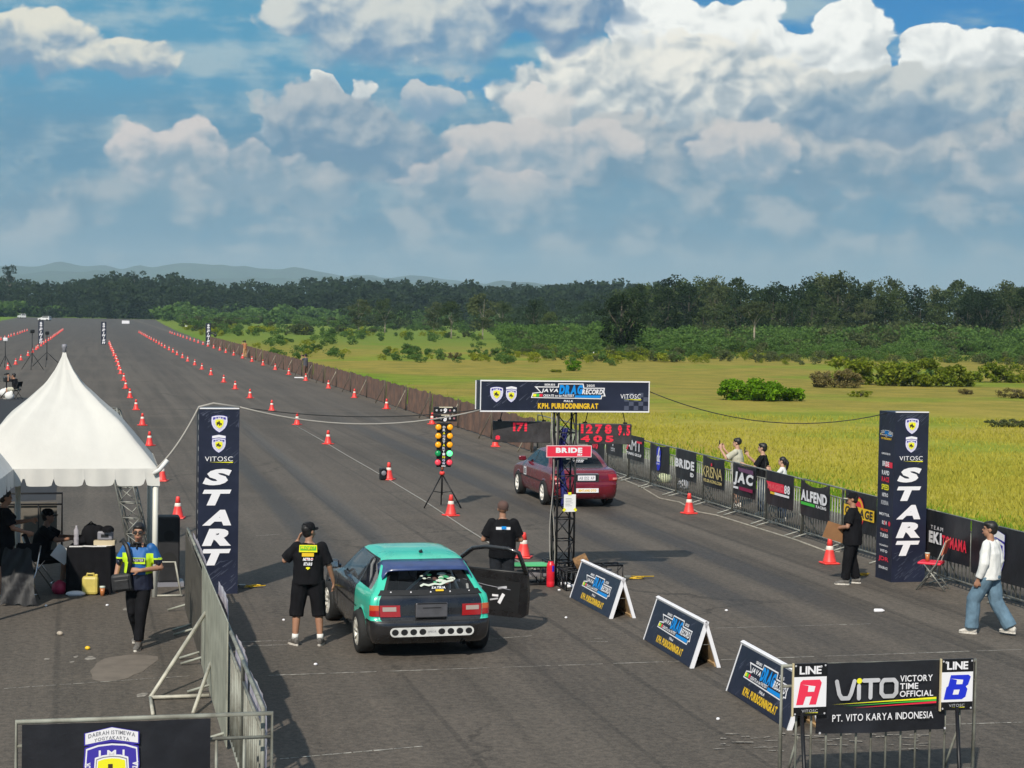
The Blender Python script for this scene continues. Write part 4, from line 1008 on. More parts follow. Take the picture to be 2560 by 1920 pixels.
# ------------------------------------------------------------------ A-frame boards dividing the lanes
def aframe(label, a, c):
    a, c = gp(*a), gp(*c); d = c - a; L = d.length; rz = math.atan2(d.y, d.x)
    t = thing('a_frame_board', label, 'A-frame board', (a + c) / 2, rz, 'A-frame boards between the lanes')
    H, SPR, SL = .62, .40, math.atan2(.20, .62); hyp = math.hypot(.20, .62)
    M_WOOD = mat('raw_plywood', (.45, .30, .15), .8, 0, .35, 6)
    Tf = Matrix.Rotation(-SL, 4, 'X') @ FLAT
    for sgn, nm in ((1, 'front_panel'), (-1, 'rear_panel')):
        b = MB(); b.T = (Matrix.Identity(4) if sgn > 0 else Matrix.Translation((0, SPR, 0)) @ Matrix.Rotation(PI, 4, 'Z')) @ Tf
        b.box((0, hyp / 2, 0), (L, hyp - .004, .022), M_WOOD if sgn < 0 else M_NAVY)
        b.box((0, hyp / 2, -.0145 - .0), (L * .98, hyp * .95, .006), M_WOOD)
        pnl = b.build(nm, t)
        b = MB(); b.T = (Matrix.Identity(4) if sgn > 0 else Matrix.Translation((0, SPR, 0)) @ Matrix.Rotation(PI, 4, 'Z')) @ Tf
        for x_ in (-1, 1): b.box((x_ * (L / 2 - .015), hyp / 2, -.012), (.036, hyp + .012, .05), M_WHITE)
        b.box((0, hyp - .012, -.012), (L - .07, .03, .05), M_WHITE)
        b.build('edge_strip', t)
    b = MB(); b.T = Tf
    brush(b, -L * .47, .02, L * .47, hyp * .9, 26, .0125, M_BRUSH)
    event_logo(b, .02 * L, hyp * .50, L * .66, .014)
    b.build('lettering', t)
    b = MB()
    for x_ in (-L * .47, L * .47): b.tube([(x_, .09, .30), (x_, SPR - .09, .30)], .006, M_GALV, 5)
    b.build('stay', t)
    b = MB(); b.T = Matrix.Translation((0, SPR, 0)) @ Matrix.Rotation(PI, 4, 'Z') @ Tf; b.box((0, .03, -.03), (L * .94, .045, .03), M_WOOD); b.build('batten', t)
aframe('navy A-frame board nearest the lattice tower', (1426, 1493), (1526, 1547))
aframe('navy A-frame board in the middle of the line of three', (1610, 1598), (1728, 1671))
aframe('navy A-frame board nearest the camera, partly behind the LINE A sign', (1817, 1726), (1972, 1826))

# ------------------------------------------------------------------ crowd barriers
BL, BH = 2.08, 1.25
def barrier_mesh(t, m, feet=True, bars=14):
    b = MB()
    b.tube([(-BL / 2, 0, .05), (-BL / 2, 0, BH), (BL / 2, 0, BH), (BL / 2, 0, .05)], .021, m, 8); b.build('frame', t)
    b = MB(); b.tube([(-BL / 2, 0, BH - .20), (BL / 2, 0, BH - .20)], .015, m, 6); b.tube([(-BL / 2, 0, .14), (BL / 2, 0, .14)], .018, m, 6); b.build('rail', t)
    b = MB()
    for i in range(bars): x_ = -BL / 2 + BL * (i + 1) / (bars + 1); b.tube([(x_, 0, .14), (x_, 0, BH - .20)], .0125, m, 6)
    b.build('bars', t)
    if feet:
        for x_ in (-BL / 2 + .18, BL / 2 - .18):
            b = MB(); b.tube([(x_, -.30, .02), (x_, -.02, .10), (x_, .02, .10), (x_, .30, .02)], .017, m, 6); b.tube([(x_, .0, .55), (x_, .30, .02)], .012, m, 6); b.build('foot', t)
FR = 14.70
def s_at(px, r=FR):
    k = (px - 1280) / FPX; d = r / (k * RX.x + RX.y); return (d - r * RX.y) / FX.y
RZ_R = YAW - PI / 2                                        # faces the track from its right edge
bproto = thing('crowd_barrier', 'x', 'crowd barrier', (0, 0, 0), RZ_R, 'crowd barriers along the right edge'); barrier_mesh(bproto, M_GALV)
marks = ['VT shield', 'AMT', 'blue flash', 'BRIDE', 'KRISNA', 'JAC', 'red 88', 'green-striped', 'yellow GARAGE']
bs = [43.36 - 2.1 * k for k in range(-7, 10)]
blab = ['far end of the steel barriers, behind the tower mast', 'behind the hanging display boards', 'left of the right-hand display board', 'under the right-hand display board', 'left of the VT shield banner', 'behind the VT shield banner', 'behind the AMT banner', 'behind the blue flash banner', 'behind the BRIDE banner', 'behind the KRISNA banner', 'behind the JAC banner', 'behind the red 88 banner', 'behind the green-striped banner', 'behind the man with the cardboard', 'behind the right START pillar', 'behind the TEAM EKI banner', 'at the right border behind the white-shirted man']
for i, s_ in enumerate(bs):
    p = rd(FR + (0.02 if i % 2 else 0), s_ - 1.05); lab = 'steel crowd barrier ' + blab[i]
    if i == 0: bproto.location = p; bproto['label'] = lab
    else: dup(bproto, p, RZ_R + (.012 if i % 3 == 0 else -.008), lab)
def hung_cloth(b, w, h, m, sag=.02, nx=10, ny=8, tilt=0.0, curl=0.0, m2=None):
    vs, fs = [], []
    for j in range(ny + 1):
        for i in range(nx + 1):
            u, v = i / nx, j / ny
            z_ = sag * (math.sin(u * PI) * (.4 + .6 * v) + .35 * math.sin(u * 9 + v * 4) * v) - .006 * math.cos(u * 23)
            drop = curl * math.sin(u * PI) * (1 - v) ** 2
            vs.append(((u - .5) * w, -v * h - drop + tilt * (u - .5) * v, z_))
    for j in range(ny):
        for i in range(nx): fs.append((j * (nx + 1) + i, (j + 1) * (nx + 1) + i, (j + 1) * (nx + 1) + i + 1, j * (nx + 1) + i + 1))
    b.add(vs, fs, m, True)
def fence_banner(px0, px1, label, draw, h=.86, curl=0.0, m=None, top=1.265):
    s0, s1 = s_at(px0), s_at(px1); w = s0 - s1; p = rd(FR - .035, (s0 + s1) / 2, top)
    t = thing('banner', label, 'banner', p, RZ_R, 'banners on the right-hand barriers')
    b = MB(); b.T = FLAT; hung_cloth(b, w, h, m or M_VINYL, .025, curl=curl); b.build('cloth', t)
    b = MB(); b.T = stand(0, -.036, 0) @ Matrix.Diagonal((1, h / .86, 1, 1))
    draw(b, w, h); b.build('lettering', t)
def d_vt(b, w, h):
    b.poly([(-.18, -.18, 0), (.20, -.16, 0), (.10, -.24, 0), (.09, -.40, 0), (0, -.52, 0), (-.09, -.40, 0), (-.10, -.24, 0)], M_WHITE); b.poly([(-.05, -.25, .001), (-.04, -.38, .001), (0, -.45, .001), (.04, -.38, .001), (.05, -.25, .001)], M_VINYL)
    b.text('VORTEX', -.2, -.63, .2, -.57, M_WHITE); b.text('RACING TEAM', -.2, -.70, .2, -.66, M_WHITE)
def d_amt(b, w, h):
    b.text('AM', -.44 * w, -.52, .12 * w, -.16, M_WHITE, bold=.0); b.text('T', .14 * w, -.52, .42 * w, -.16, M_WHITE, bold=.0); b.rect(.14 * w, -.23, .44 * w, -.155, M_RED, .002); b.poly([(-.46 * w, -.53, .002), (-.36 * w, -.53, .002), (-.30 * w, -.36, .002), (-.36 * w, -.36, .002)], M_RED)
    b.text('TUNING GROUP', -.42 * w, -.70, .42 * w, -.60, M_WHITE)
def d_dk(b, w, h):
    b.poly([(-.14, -.14, 0), (.05, -.05, 0), (.22, -.22, 0), (.17, -.5, 0), (.20, -.62, 0), (.10, -.80, 0), (-.08, -.82, 0), (-.12, -.66, 0), (-.20, -.62, 0), (-.10, -.5, 0), (-.16, -.3, 0)], M_BLUE)
    b.text('dk', -.12, -.55, .16, -.25, M_WHITE, .002, shear=.1, bold=.04); b.poly([(-.03, -.27, .002), (.06, -.08, .002), (.13, -.12, .002), (.05, -.28, .002)], M_WHITE); b.text('garage', -.12, -.64, .12, -.58, M_WHITE, .002)
def d_bride(b, w, h): b.text('BRIDE', -.46 * w, -.53, .46 * w, -.27, M_WHITE, bold=.05); b.text('ID', .28 * w, -.72, .44 * w, -.60, M_WHITE, bold=.06)
M_GOLD = mat('gold_print', (.62, .50, .20), .45)
def d_krisna(b, w, h):
    b.text('KRISNA', -.46 * w, -.60, .46 * w, -.28, M_GOLD, bold=-.005, gap=.02); b.text('VELGRACING.COM', -.42 * w, -.74, .44 * w, -.65, M_GOLD); b.disc(-.06, -.22, .05, M_RED, 0, 8)
M_MAROON = mat('maroon_print', (.25, .01, .06), .5)
def d_jac(b, w, h):
    b.poly([(-.25 * w, -.10, 0), (.42 * w, -.10, 0), (.44 * w, -.22, 0), (-.18 * w, -.20, 0)], mat('mauve_print', (.13, .05, .12), .5)); b.text('JAC', -.42 * w, -.60, .44 * w, -.22, M_WHITE, shear=.12, bold=.05); b.rect(-.16 * w, -.70, .42 * w, -.61, M_MAROON, .001); b.rect(-.42 * w, -.69, -.2 * w, -.63, M_WHITE, .001)
def d_88(b, w, h):
    b.poly([(-.44 * w, -.26, 0), (.20 * w, -.26, 0), (.24 * w, -.48, 0), (-.30 * w, -.50, 0)], M_RED); b.text('MAGIC', -.38 * w, -.45, .18 * w, -.30, mat('pink_print', (.8, .12, .14), .5), .002, shear=.1, bold=.03)
    b.text('88', .22 * w, -.48, .42 * w, -.26, M_WHITE, .002, bold=.04); b.rect(-.28 * w, -.57, .40 * w, -.51, M_WHITE, .001); b.rect(-.28 * w, -.57, -.12 * w, -.51, M_YEL, .002)
def d_green(b, w, h):
    b.text('ALFEND', -.42 * w, -.50, .46 * w, -.24, M_WHITE, shear=-.05, bold=.05); b.rect(-.42 * w, -.60, .06 * w, -.53, M_GREENP, .001); b.text('RACING', .10 * w, -.60, .44 * w, -.53, M_WHITE)
def d_yel(b, w, h):
    b.disc(-.02, -.42, .26, M_RED, 0, 24, .33); b.disc(-.02, -.42, .23, M_YEL, .001, 24, .30); b.disc(-.02, -.40, .17, M_RED, .002, 20, .22); b.rect(-.48 * w, -.56, .48 * w, -.31, M_YEL, .003); b.text('GARAGE', -.44 * w, -.53, .44 * w, -.34, M_VINYL, .004, shear=.1, bold=.05)
def d_o(b, w, h): b.text('VT', -.3 * w, -.6, .3 * w, -.2, M_WHITE)
def d_eki(b, w, h):
    b.text('TEAM', -.40 * w, -.34, -.10 * w, -.27, M_WHITE, bold=.0, gap=.3); b.text('EKI', -.44 * w, -.60, -.13 * w, -.38, M_WHITE, bold=.06); b.text('TOMAMA', -.12 * w, -.62, .46 * w, -.40, M_RED, bold=.04)
def d_imi(b, w, h): shield(b, -.05 * w, -.52, .62, .62, 0, top=True)
fence_banner(1478, 1516, 'black banner with a red mark partly under the right-hand display board', lambda b, w, h: b.text('88', -.3, -.6, .3, -.25, M_RED, bold=.05))
fence_banner(1521, 1562, 'black banner with a white VT shield hung on the barriers', d_vt, .64)
fence_banner(1573, 1617, 'black AMT banner with a red stroke on the T', d_amt, .68, top=1.33)
fence_banner(1632, 1681, 'black banner with a blue and white flash hung on the barriers', d_dk, .74, .06)
fence_banner(1697, 1749, 'black BRIDE banner hung on the barriers', d_bride, .75)
fence_banner(1766, 1820, 'black banner with gold KRISNA lettering', d_krisna, .74, .05)
fence_banner(1842, 1900, 'black and maroon JAC banner in front of the spectators', d_jac, .74, .03)
fence_banner(1925, 1995, 'black banner with a red plate and a white 88', d_88, .74)
fence_banner(2012, 2086, 'sagging black banner with a bright green stripe', d_green, .76, .12)
fence_banner(2125, 2205, 'black banner with a yellow GARAGE emblem beside the right START pillar', d_yel, .78)
fence_banner(2308, 2338, 'narrow dark banner just right of the right START pillar', d_o, .86)
fence_banner(2336, 2442, 'wide black TEAM EKI banner behind the red chair', d_eki, .82)
fence_banner(2444, 2600, 'black banner with a blue and white shield behind the man in white', d_imi, .90)
# front right barrier with the lane signs
t = thing('crowd_barrier', 'steel crowd barrier in the foreground under the VITO banner', 'crowd barrier', rd(7.62, 16.05), YAW); barrier_mesh(t, M_GREYPAINT, True, 12)
FBR = rd(7.62, 16.05)
t = thing('banner', 'black VITO banner on the foreground barrier between the LINE signs', 'banner', FBR - FX * .04 + RX * .005 + Vector((0, 0, 1.275)), YAW)
b = MB(); b.T = FLAT; hung_cloth(b, 1.38, .70, M_VINYL, .03, 16, 10); b.build('cloth', t)
b = MB(); b.T = stand(0, -.045, 0)
VX = lambda x: (x - 1100) / 1500 * 1.36; VY = lambda y: -(y - 105) / 770 * .70
sv = lambda *p: [(VX(x), VY(y)) for x, y in p]
W_ = .042
ribbon(b, sv((548, 300), (580, 440), (610, 485), (690, 485), (715, 440), (755, 300)), W_, M_SILVER, 0)
ribbon(b, sv((808, 355), (810, 490)), W_, M_SILVER, 0); b.disc(VX(812), VY(300), .028, M_LEMON, 0)
ribbon(b, sv((865, 298), (1035, 298)), W_, M_SILVER, 0); ribbon(b, sv((945, 310), (945, 485)), W_, M_SILVER, .0015)
ribbon(b, sv((1100, 300), (1220, 300), (1250, 335), (1250, 440), (1215, 478), (1105, 478), (1073, 440), (1073, 335), (1100, 300)), W_, M_SILVER, 0)
for i, (st, y0, y1, x1) in enumerate((('VICTORY', 255, 325, 1680), ('TIME', 342, 408, 1510), ('OFFICIAL', 425, 492, 1690))): b.text(st, VX(1292), VY(y1), VX(x1), VY(y0), M_WHITE, 0, bold=.015, gap=.1)
for (y0, y1, xs, m_) in ((512, 535, 500, M_LEMON), (537, 556, 620, M_GREENP), (558, 580, 740, M_RED)): b.poly([(VX(xs), VY(y1 + 14), 0), (VX(1730), VY(y1 - 8), 0), (VX(1730), VY(y0 - 8), 0)], m_)
b.text('PT. VITO KARYA INDONESIA', VX(505), VY(738), VX(1698), VY(660), M_WHITE, 0, bold=.01, gap=.1)
b.build('lettering', t)
b = MB(); b.T = stand(0, -.03, 0)
for x_, y_ in ((-.67, -.02), (.67, -.02), (-.67, -.68), (.67, -.68)): b.disc(x_, y_, .012, M_SILVER, .02, 10)
b.build('eyelet', t)
def lane_sign(letter, colour, label, off):
    t = thing('lane_sign', label, 'lane sign', FBR - FX * .075 + RX * off + Vector((0, 0, .77)), YAW, 'lane signs'); b = MB(); W, H = .345, .515
    b.box((0, 0, H / 2), (W, .018, H), M_BLACK); b.build('board', t)
    b = MB(); b.box((-W / 2 - .006, .0, H / 2), (.012, .026, H + .01), mat('cream_timber', (.6, .5, .3), .7)); b.build('edge_strip', t)
    b = MB(); b.T = stand(0, -.010, 0); b.rect(-W / 2 + .002, .085, W / 2 - .002, .385, M_WHITE)
    b.text('LINE', -.115, .41, .115, .49, M_WHITE, 0, bold=.03, gap=.05); vitosc(b, -.085, .025, .085, .062, 0, M_SILVER)
    sh = .17
    if letter == 'A': pts = [(.0, .0), (.22, .0), (.30, .33), (.49, .33), (.41, 0), (.63, 0), (.80, .87), (.74, 1.0), (.20, 1.0), (.12, .90)]; hole = [(.36, .52), (.56, .52), (.60, .74), (.18, .82), (.38, .76)]
    else: pts = [(.0, .0), (.60, .0), (.72, .10), (.78, .42), (.72, .52), (.80, .60), (.88, .92), (.80, 1.0), (.22, 1.0), (.14, .56), (.08, .5)]; hole = [(.40, .62), (.60, .62), (.63, .80), (.22, .86), (.42, .80)]
    X_ = lambda p: (-.145 + p[0] * .33, .11 + p[1] * .245, .002)
    b.poly([X_(p) for p in pts], colour); b.poly([(*X_(p)[:2], .004) for p in hole], M_WHITE)
    if letter == 'B': b.poly([(*X_(p)[:2], .004) for p in ((.29, .20), (.48, .20), (.52, .40), (.33, .40))], M_WHITE)
    b.build('lettering', t)
    b = MB(); b.T = stand(0, -.010, 0)
    for x_ in (-.155, .155):
        for y_ in (.02, .495): b.disc(x_, y_, .010, M_SILVER, .002, 10)
    b.build('screw', t)
lane_sign('A', mat('pinkish_red_print', (.80, .035, .085), .45), 'LINE A sign with a red letter on the foreground barrier', -.775)
lane_sign('B', mat('deep_blue_print', (.012, .03, .58), .45), 'LINE B sign with a blue letter on the foreground barrier', .80)
b = MB()
for x_, e in ((-.86, -.16), (.80, -.22)): b.tube([FBR + RX * x_ - FX * .09 + Vector((0, 0, .80)), FBR + RX * (x_ + e * .8) - FX * .55 + Vector((0, 0, .0))], .020, M_BLACK, 8)
tag(b.build('prop_stand'), 'pair of dark leaning props under the foreground lane signs', 'stand')
# front left barrier with the shield banner
FBL = rd(.44, 14.8)
t = thing('crowd_barrier', 'grey steel barrier across the lower left corner behind the shield banner', 'crowd barrier', FBL, YAW); barrier_mesh(t, M_GREYPAINT, True, 8)
t = thing('banner', 'black banner with the big blue and yellow shield in the lower left corner', 'banner', FBL - FX * .04 - RX * .235 + Vector((0, 0, 1.235)), YAW)
b = MB(); b.T = FLAT; hung_cloth(b, 1.52, .95, M_VINYL, .04, 18, 12); b.build('cloth', t)
b = MB(); b.T = stand(-.045, -.052, 0); shield(b, 0, -.425, .47, .52, .0, top=True, big=True); b.build('lettering', t)
# left run of barriers beside the launch lane
lb = ['nearest the camera at the corner of the left barrier run', 'next after the corner in the left barrier run', 'faced with pale sheet in the left barrier run', 'behind the pale sheet in the left barrier run', 'second from the far end of the left barrier run', 'at the far end of the left barrier run beside the START pillar']
M_SHEET = mat('pale_grey_green_sheet', (.36, .36, .29), .6, .05, .25, 3, tint=(.24, .24, .19)); M_BROWN = mat('dirty_brown_sheet', (.085, .075, .06), .7, 0, .5, 4)
for i in range(6):
    s0 = 14.95 + i * 2.1
    t = thing('crowd_barrier', 'grey painted barrier ' + lb[i], 'crowd barrier', rd(1.42, s0 + 1.05), RZ_R, 'barriers left of the launch lane'); barrier_mesh(t, M_GREYPAINT, i != 2, 9)
def side_sheet(label, s0, s1, z0, z1, m, off, cat, name):
    t = thing(name, label, cat, rd(1.42 + off, (s0 + s1) / 2, z0), RZ_R); b = MB()
    b.box((0, 0, (z1 - z0) / 2), (s1 - s0, .012, z1 - z0), m); b.build('sheet', t); return t
side_sheet('tall pale grey-green sheet fixed to the left barrier run', 18.6, 23.1, .03, 1.36, M_SHEET, -.035, 'sheet', 'metal_sheet')
side_sheet('dirty brown sheet at the far end of the left barrier run', 23.2, 27.4, .03, 1.22, M_BROWN, -.035, 'sheet', 'metal_sheet')
M_WB = mat('white_banner_back', (.62, .61, .66), .6, 0, .3, 4, tint=(.25, .22, .33))
for i, (s0, s1, z0, z1, lab) in enumerate(((15.0, 16.75, .52, 1.22, 'white-backed banner draped inside the barrier nearest the camera'), (17.0, 18.5, .55, 1.25, 'white-backed banner with dark blotches on the second left barrier'), (19.6, 21.2, .7, 1.40, 'white-backed banner folded over the top of the pale sheet'), (23.4, 26.8, .72, 1.28, 'white-backed banner along the far end of the left barriers'))):
    t = thing('banner', lab, 'banner', rd(1.42 + .04, (s0 + s1) / 2, z1), RZ_R + PI, 'banners on the left barriers'); b = MB(); b.T = FLAT
    hung_cloth(b, s1 - s0, z1 - z0, M_WB, .05, 10, 6); b.build('cloth', t)
t = thing('barrier_brace', 'pale steel triangle bracing the left barrier run from outside', 'brace')
b = MB(); M_PALE = mat('pale_painted_steel', (.45, .43, .36), .55, .1, .3, 6)
foot = gp(376, 1750); base = rd(1.36, rs(foot)[1], .03); foot.z = .03
b.tube([foot, rd(1.38, rs(foot)[1] + 1.2, .82)], .026, M_PALE, 6); b.tube([foot, base], .024, M_PALE, 6)
f2 = foot - FX * .9; f2.z = .03; b.tube([foot, f2], .022, M_PALE, 6); b.tube([f2 + RX * .45, rd(1.38, rs(foot)[1] + .1, .40)], .022, M_PALE, 6); b.build('brace_frame', t)

# ------------------------------------------------------------------ the brown sheet fence along the far right edge
M_RUST = mat('brown_sheet', (.17, .095, .065), .75, 0.1, .4, 2.5, tint=(.10, .062, .048))
t = thing('sheet_fence', 'long low brown sheet fence along the right edge of the runway', 'fence', (0, 0, 0))
for i in range(28):
    s0 = 57.5 + i * 6.2; b = MB(); n = 24; h = 1.12; vs, fs = [], []
    for k in range(n + 1):
        o = .03 * math.sin(k * 1.3) + .02 * math.sin(k * .5 + i)
        for z_, hh in ((.04, 0), (h + .03 * math.sin(k * .7 + i) + rnd.uniform(-.02, .02), 1)): p = rd(14.42 + o + .05 * hh, s0 + 6.14 * k / n, z_); vs.append(p)
    for k in range(n): fs.append((2 * k, 2 * k + 2, 2 * k + 3, 2 * k + 1))
    b.add(vs, fs, M_RUST); b.build('sheet', t)
    b = MB(); b.tube([rd(14.36, s0, -.05), rd(14.36, s0, 1.2)], .03, M_BARKD, 6); b.build('post', t)
    b = MB(); b.tube([rd(14.36, s0, 1.0), rd(13.9, s0 + .1, .02)], .022, M_BARKD if i % 2 else M_BARK, 6); b.build('prop', t)

# ------------------------------------------------------------------ start light stand
LT = gp(1104, 1268)
t = thing('start_light', 'start light tree on a black tripod in front of the tower', 'start lights', LT, YAW * .6)
pxm = FPX / LT.y
b = MB()
for a in (-2.6, -.55, 1.5):
    b.tube([(0, 0, .80), (.52 * math.cos(a), .52 * math.sin(a), .01)], .018, M_BLACK, 6); b.tube([(0, 0, .35), (.26 * math.cos(a), .26 * math.sin(a), .40)], .010, M_BLACK, 5)
b.tube([(0, 0, .30), (0, 0, .98)], .022, M_BLACK, 8); b.build('tripod', t)
b = MB(); b.lathe([(.06, .78), (.065, .84), (.05, .86)], M_CONE, 14); b.lathe([(.035, .90), (.04, 1.0), (.03, 1.02)], mat('brown_tape', (.35, .12, .07), .6), 12); b.build('clamp', t)
b = MB(); b.box((.03, 0, 1.50), (.345, .10, 1.06), M_BLACK, bev=.01); b.build('housing', t)
for k, z_ in ((0, 2.14), (1, 2.33)):
    b = MB(); b.box((.05, 0, z_), (.56, .09, .155), M_BLACK, bev=.008); b.build('lamp_bar', t)
    b = MB(); b.T = stand(.05, -.047, z_); b.text('9' if k else '8', -.045, -.075, .04, .05, M_WHITE, 0, shear=.15, bold=.05)
    for j, x_ in enumerate((-.21, -.10, .11, .21)): b.disc(x_, .0, .026, M_SILVER if (j + k) % 3 else mat('dull_pink_lens', (.35, .14, .16), .4), .001, 14)
    b.rect(-.15 if k else -.1, .062, .17 if k else .1, .086, mat('cream_tape', (.6, .55, .42), .6), .001); b.build('bulbs', t)
AMB = mat('amber_lens', (.85, .33, .01), .25, emit=((1.0, .42, .02), .28)); GRN = mat('green_lens', (.01, .25, .08), .25, emit=((.0, .5, .15), .10)); GRL = mat('lit_green_lens', (.1, .8, .25), .25, emit=((.15, 1.0, .35), 1.1)); REDL = mat('red_lens', (.75, .05, .08), .25, emit=((1.0, .1, .14), .25))
for i, z_ in enumerate((1.93, 1.72, 1.51, 1.30, 1.085)):
    for x_ in (-.115, .165):
        m_ = AMB if i < 3 else ((GRN if x_ < 0 else GRL) if i == 3 else REDL)
        b = MB(); Rx = Matrix.Rotation(PI / 2, 3, 'X')
        b.lathe([(.072, 0), (.072, .03), (.060, .05), (.030, .062), (.002, .065)], m_, 18, (x_, -.05, z_), Rx); b.build('lens', t)
        b = MB(); b.lathe([(.078, 0), (.080, .05)], M_BLACK, 18, (x_, -.05, z_), Rx, caps=False); b.build('lens_hood', t)
b = MB(); b.T = stand(.025, -.052, 0)
for i, ch in enumerate('DRAGSTARTING'): b.text(ch, -.03, 1.90 - i * .072, .03, 1.955 - i * .072, (M_WHITE, M_WHITE, M_LEMON, M_LILAC)[i % 4], 0, bold=.02)
b.text('W', -.035, 1.03, .04, 1.085, M_LILAC, 0); b.rect(-.05, .985, .05, 1.005, M_WHITE); b.build('lettering', t)
# small black lamp box on the ground and cables
t = thing('floor_lamp', 'small black lamp box on the tarmac beside a cone left of the start lights', 'lamp', gp(957, 1200), .3)
b = MB(); b.box((0, 0, .17), (.17, .20, .32), M_BLACK, bev=.02); b.build('case', t); b = MB(); b.lathe([(.065, 0), (.07, .02), (.06, .03)], M_GREYP, 16, (0, -.10, .2), Matrix.Rotation(PI / 2, 3, 'X')); b.build('lens', t)
def cable(pts, r, m, label, name='cable', cat='cable'):
    b = MB(); b.tube(pts, r, m, 6); return tag(b.build(name), label, cat)
def sag(a, c, drop, n=14): return [a.lerp(c, i / n) - Vector((0, 0, drop * 4 * (i / n) * (1 - i / n))) for i in range(n + 1)]
PLT = rd(1.98, 29.25, 3.06); tentc = Vector((-5.75, 28.15, 2.02)); bl = GT + Vector((0, 0, 3.02)) - RX * 1.55 - FX * .2
cable(sag(tentc, PLT - RX * .33 - FX * .3, .12) + [PLT - RX * .1 - FX * .3 + Vector((0, 0, .06)), PLT + RX * .33 - FX * .3], .016, M_CABLE, 'pale rope from the white tent corner up over the left START pillar', 'rope', 'rope')
cable(sag(PLT + RX * .33 - FX * .3, bl, .26), .013, M_CABLE, 'pale cable sagging from the left START pillar to the event banner')
cable(sag(PLT + RX * .33 - FX * .25, bl + FX * .1, .14), .008, M_CABLEB, 'thin black cable above the pale one to the event banner')
cable(sag(GT + Vector((0, 0, 3.35)) + RX * 1.5, gp(2227.5, 1456) + FX * .325 + Vector((0, 0, 3.0)), .35), .008, M_CABLEB, 'thin black wire from the event banner to the right START pillar')
cable([gp(x, y, .012) for x, y in ((735, 1062), (800, 1098), (870, 1140), (940, 1180), (1010, 1222), (1060, 1252), (1110, 1285), (1160, 1318), (1215, 1352), (1280, 1395), (1340, 1425))], .014, M_CABLE, 'pale cable lying on the tarmac along the lane divider')
cable([gp(x, y, .012) for x, y in ((1480, 1130), (1555, 1198), (1600, 1216), (1650, 1246), (1700, 1256), (1745, 1280), (1790, 1288), (1830, 1300), (1900, 1322), (1990, 1350), (2060, 1376), (2100, 1380))], .018, mat('dusty_hose', (.34, .31, .26), .8, 0, .3, 5), 'dusty hose lying along the foot of the right-hand barriers', 'hose', 'hose')

# ------------------------------------------------------------------ cars
def glass_mat(name, rgb, a):
    m = bpy.data.materials.new(name); nt, b = nodes_of(m); nt.nodes.remove(b)
    out = next(n for n in nt.nodes if n.type == 'OUTPUT_MATERIAL'); lw_ = nt.nodes.new('ShaderNodeLayerWeight'); lw_.inputs[0].default_value = .5; fr_ = S(nt, lw_.outputs['Facing'])._m('POWER', 4.0) * .85 + .05
    tr = nt.nodes.new('ShaderNodeBsdfTransparent'); tr.inputs[0].default_value = (1 - a, 1 - a * .97, 1 - a * .95, 1); gl = nt.nodes.new('ShaderNodeBsdfGlossy'); gl.inputs['Roughness'].default_value = .03
    df = nt.nodes.new('ShaderNodeBsdfDiffuse'); df.inputs[0].default_value = (*rgb, 1); m1 = nt.nodes.new('ShaderNodeMixShader'); m1.inputs[0].default_value = .06; mx_ = nt.nodes.new('ShaderNodeMixShader')
    nt.links.new(tr.outputs[0], m1.inputs[1]); nt.links.new(df.outputs[0], m1.inputs[2]); nt.links.new(fr_.o, mx_.inputs[0]); nt.links.new(m1.outputs[0], mx_.inputs[1]); nt.links.new(gl.outputs[0], mx_.inputs[2]); nt.links.new(mx_.outputs[0], out.inputs[0])
    return m
M_GLASS = glass_mat('tinted_glass', (.03, .036, .042), .22); M_GLASSD = glass_mat('dark_glass', (.012, .016, .02), .86)
M_TEAL = mat('teal_car_paint', (.045, .56, .39), .30, 0, .10, 3, coat=.8, tint=(.035, .48, .33))
M_CBLK = mat('black_car_paint', (.018, .017, .018), .28, 0, .4, 4, coat=.8)
M_MAR = mat('maroon_car_paint', (.165, .009, .020), .26, .1, .2, 2, coat=.8)
M_NAVYP = mat('blue_spoiler_paint', (.032, .058, .17), .35, 0, .25, 5, coat=.3)
M_TRIM = mat('black_trim', (.010, .010, .011), .5); M_TUBE = mat('grey_cage_paint', (.60, .60, .60), .5); M_CHROME = mat('chrome', (.7, .7, .7), .12, 1.0)
M_CAB = mat('grey_cabin_plastic', (.11, .11, .115), .7, 0, .3, 4)
M_TAILR = mat('red_tail_lens', (.33, .012, .014), .15, coat=1.0); M_TAILO = mat('orange_tail_lens', (.52, .085, .02), .15, coat=1.0); M_TAILW = mat('clear_tail_lens', (.38, .32, .28), .15, coat=1.0)
M_PLATEG = mat('grey_number_plate', (.085, .085, .095), .4, 0, .2, 8)
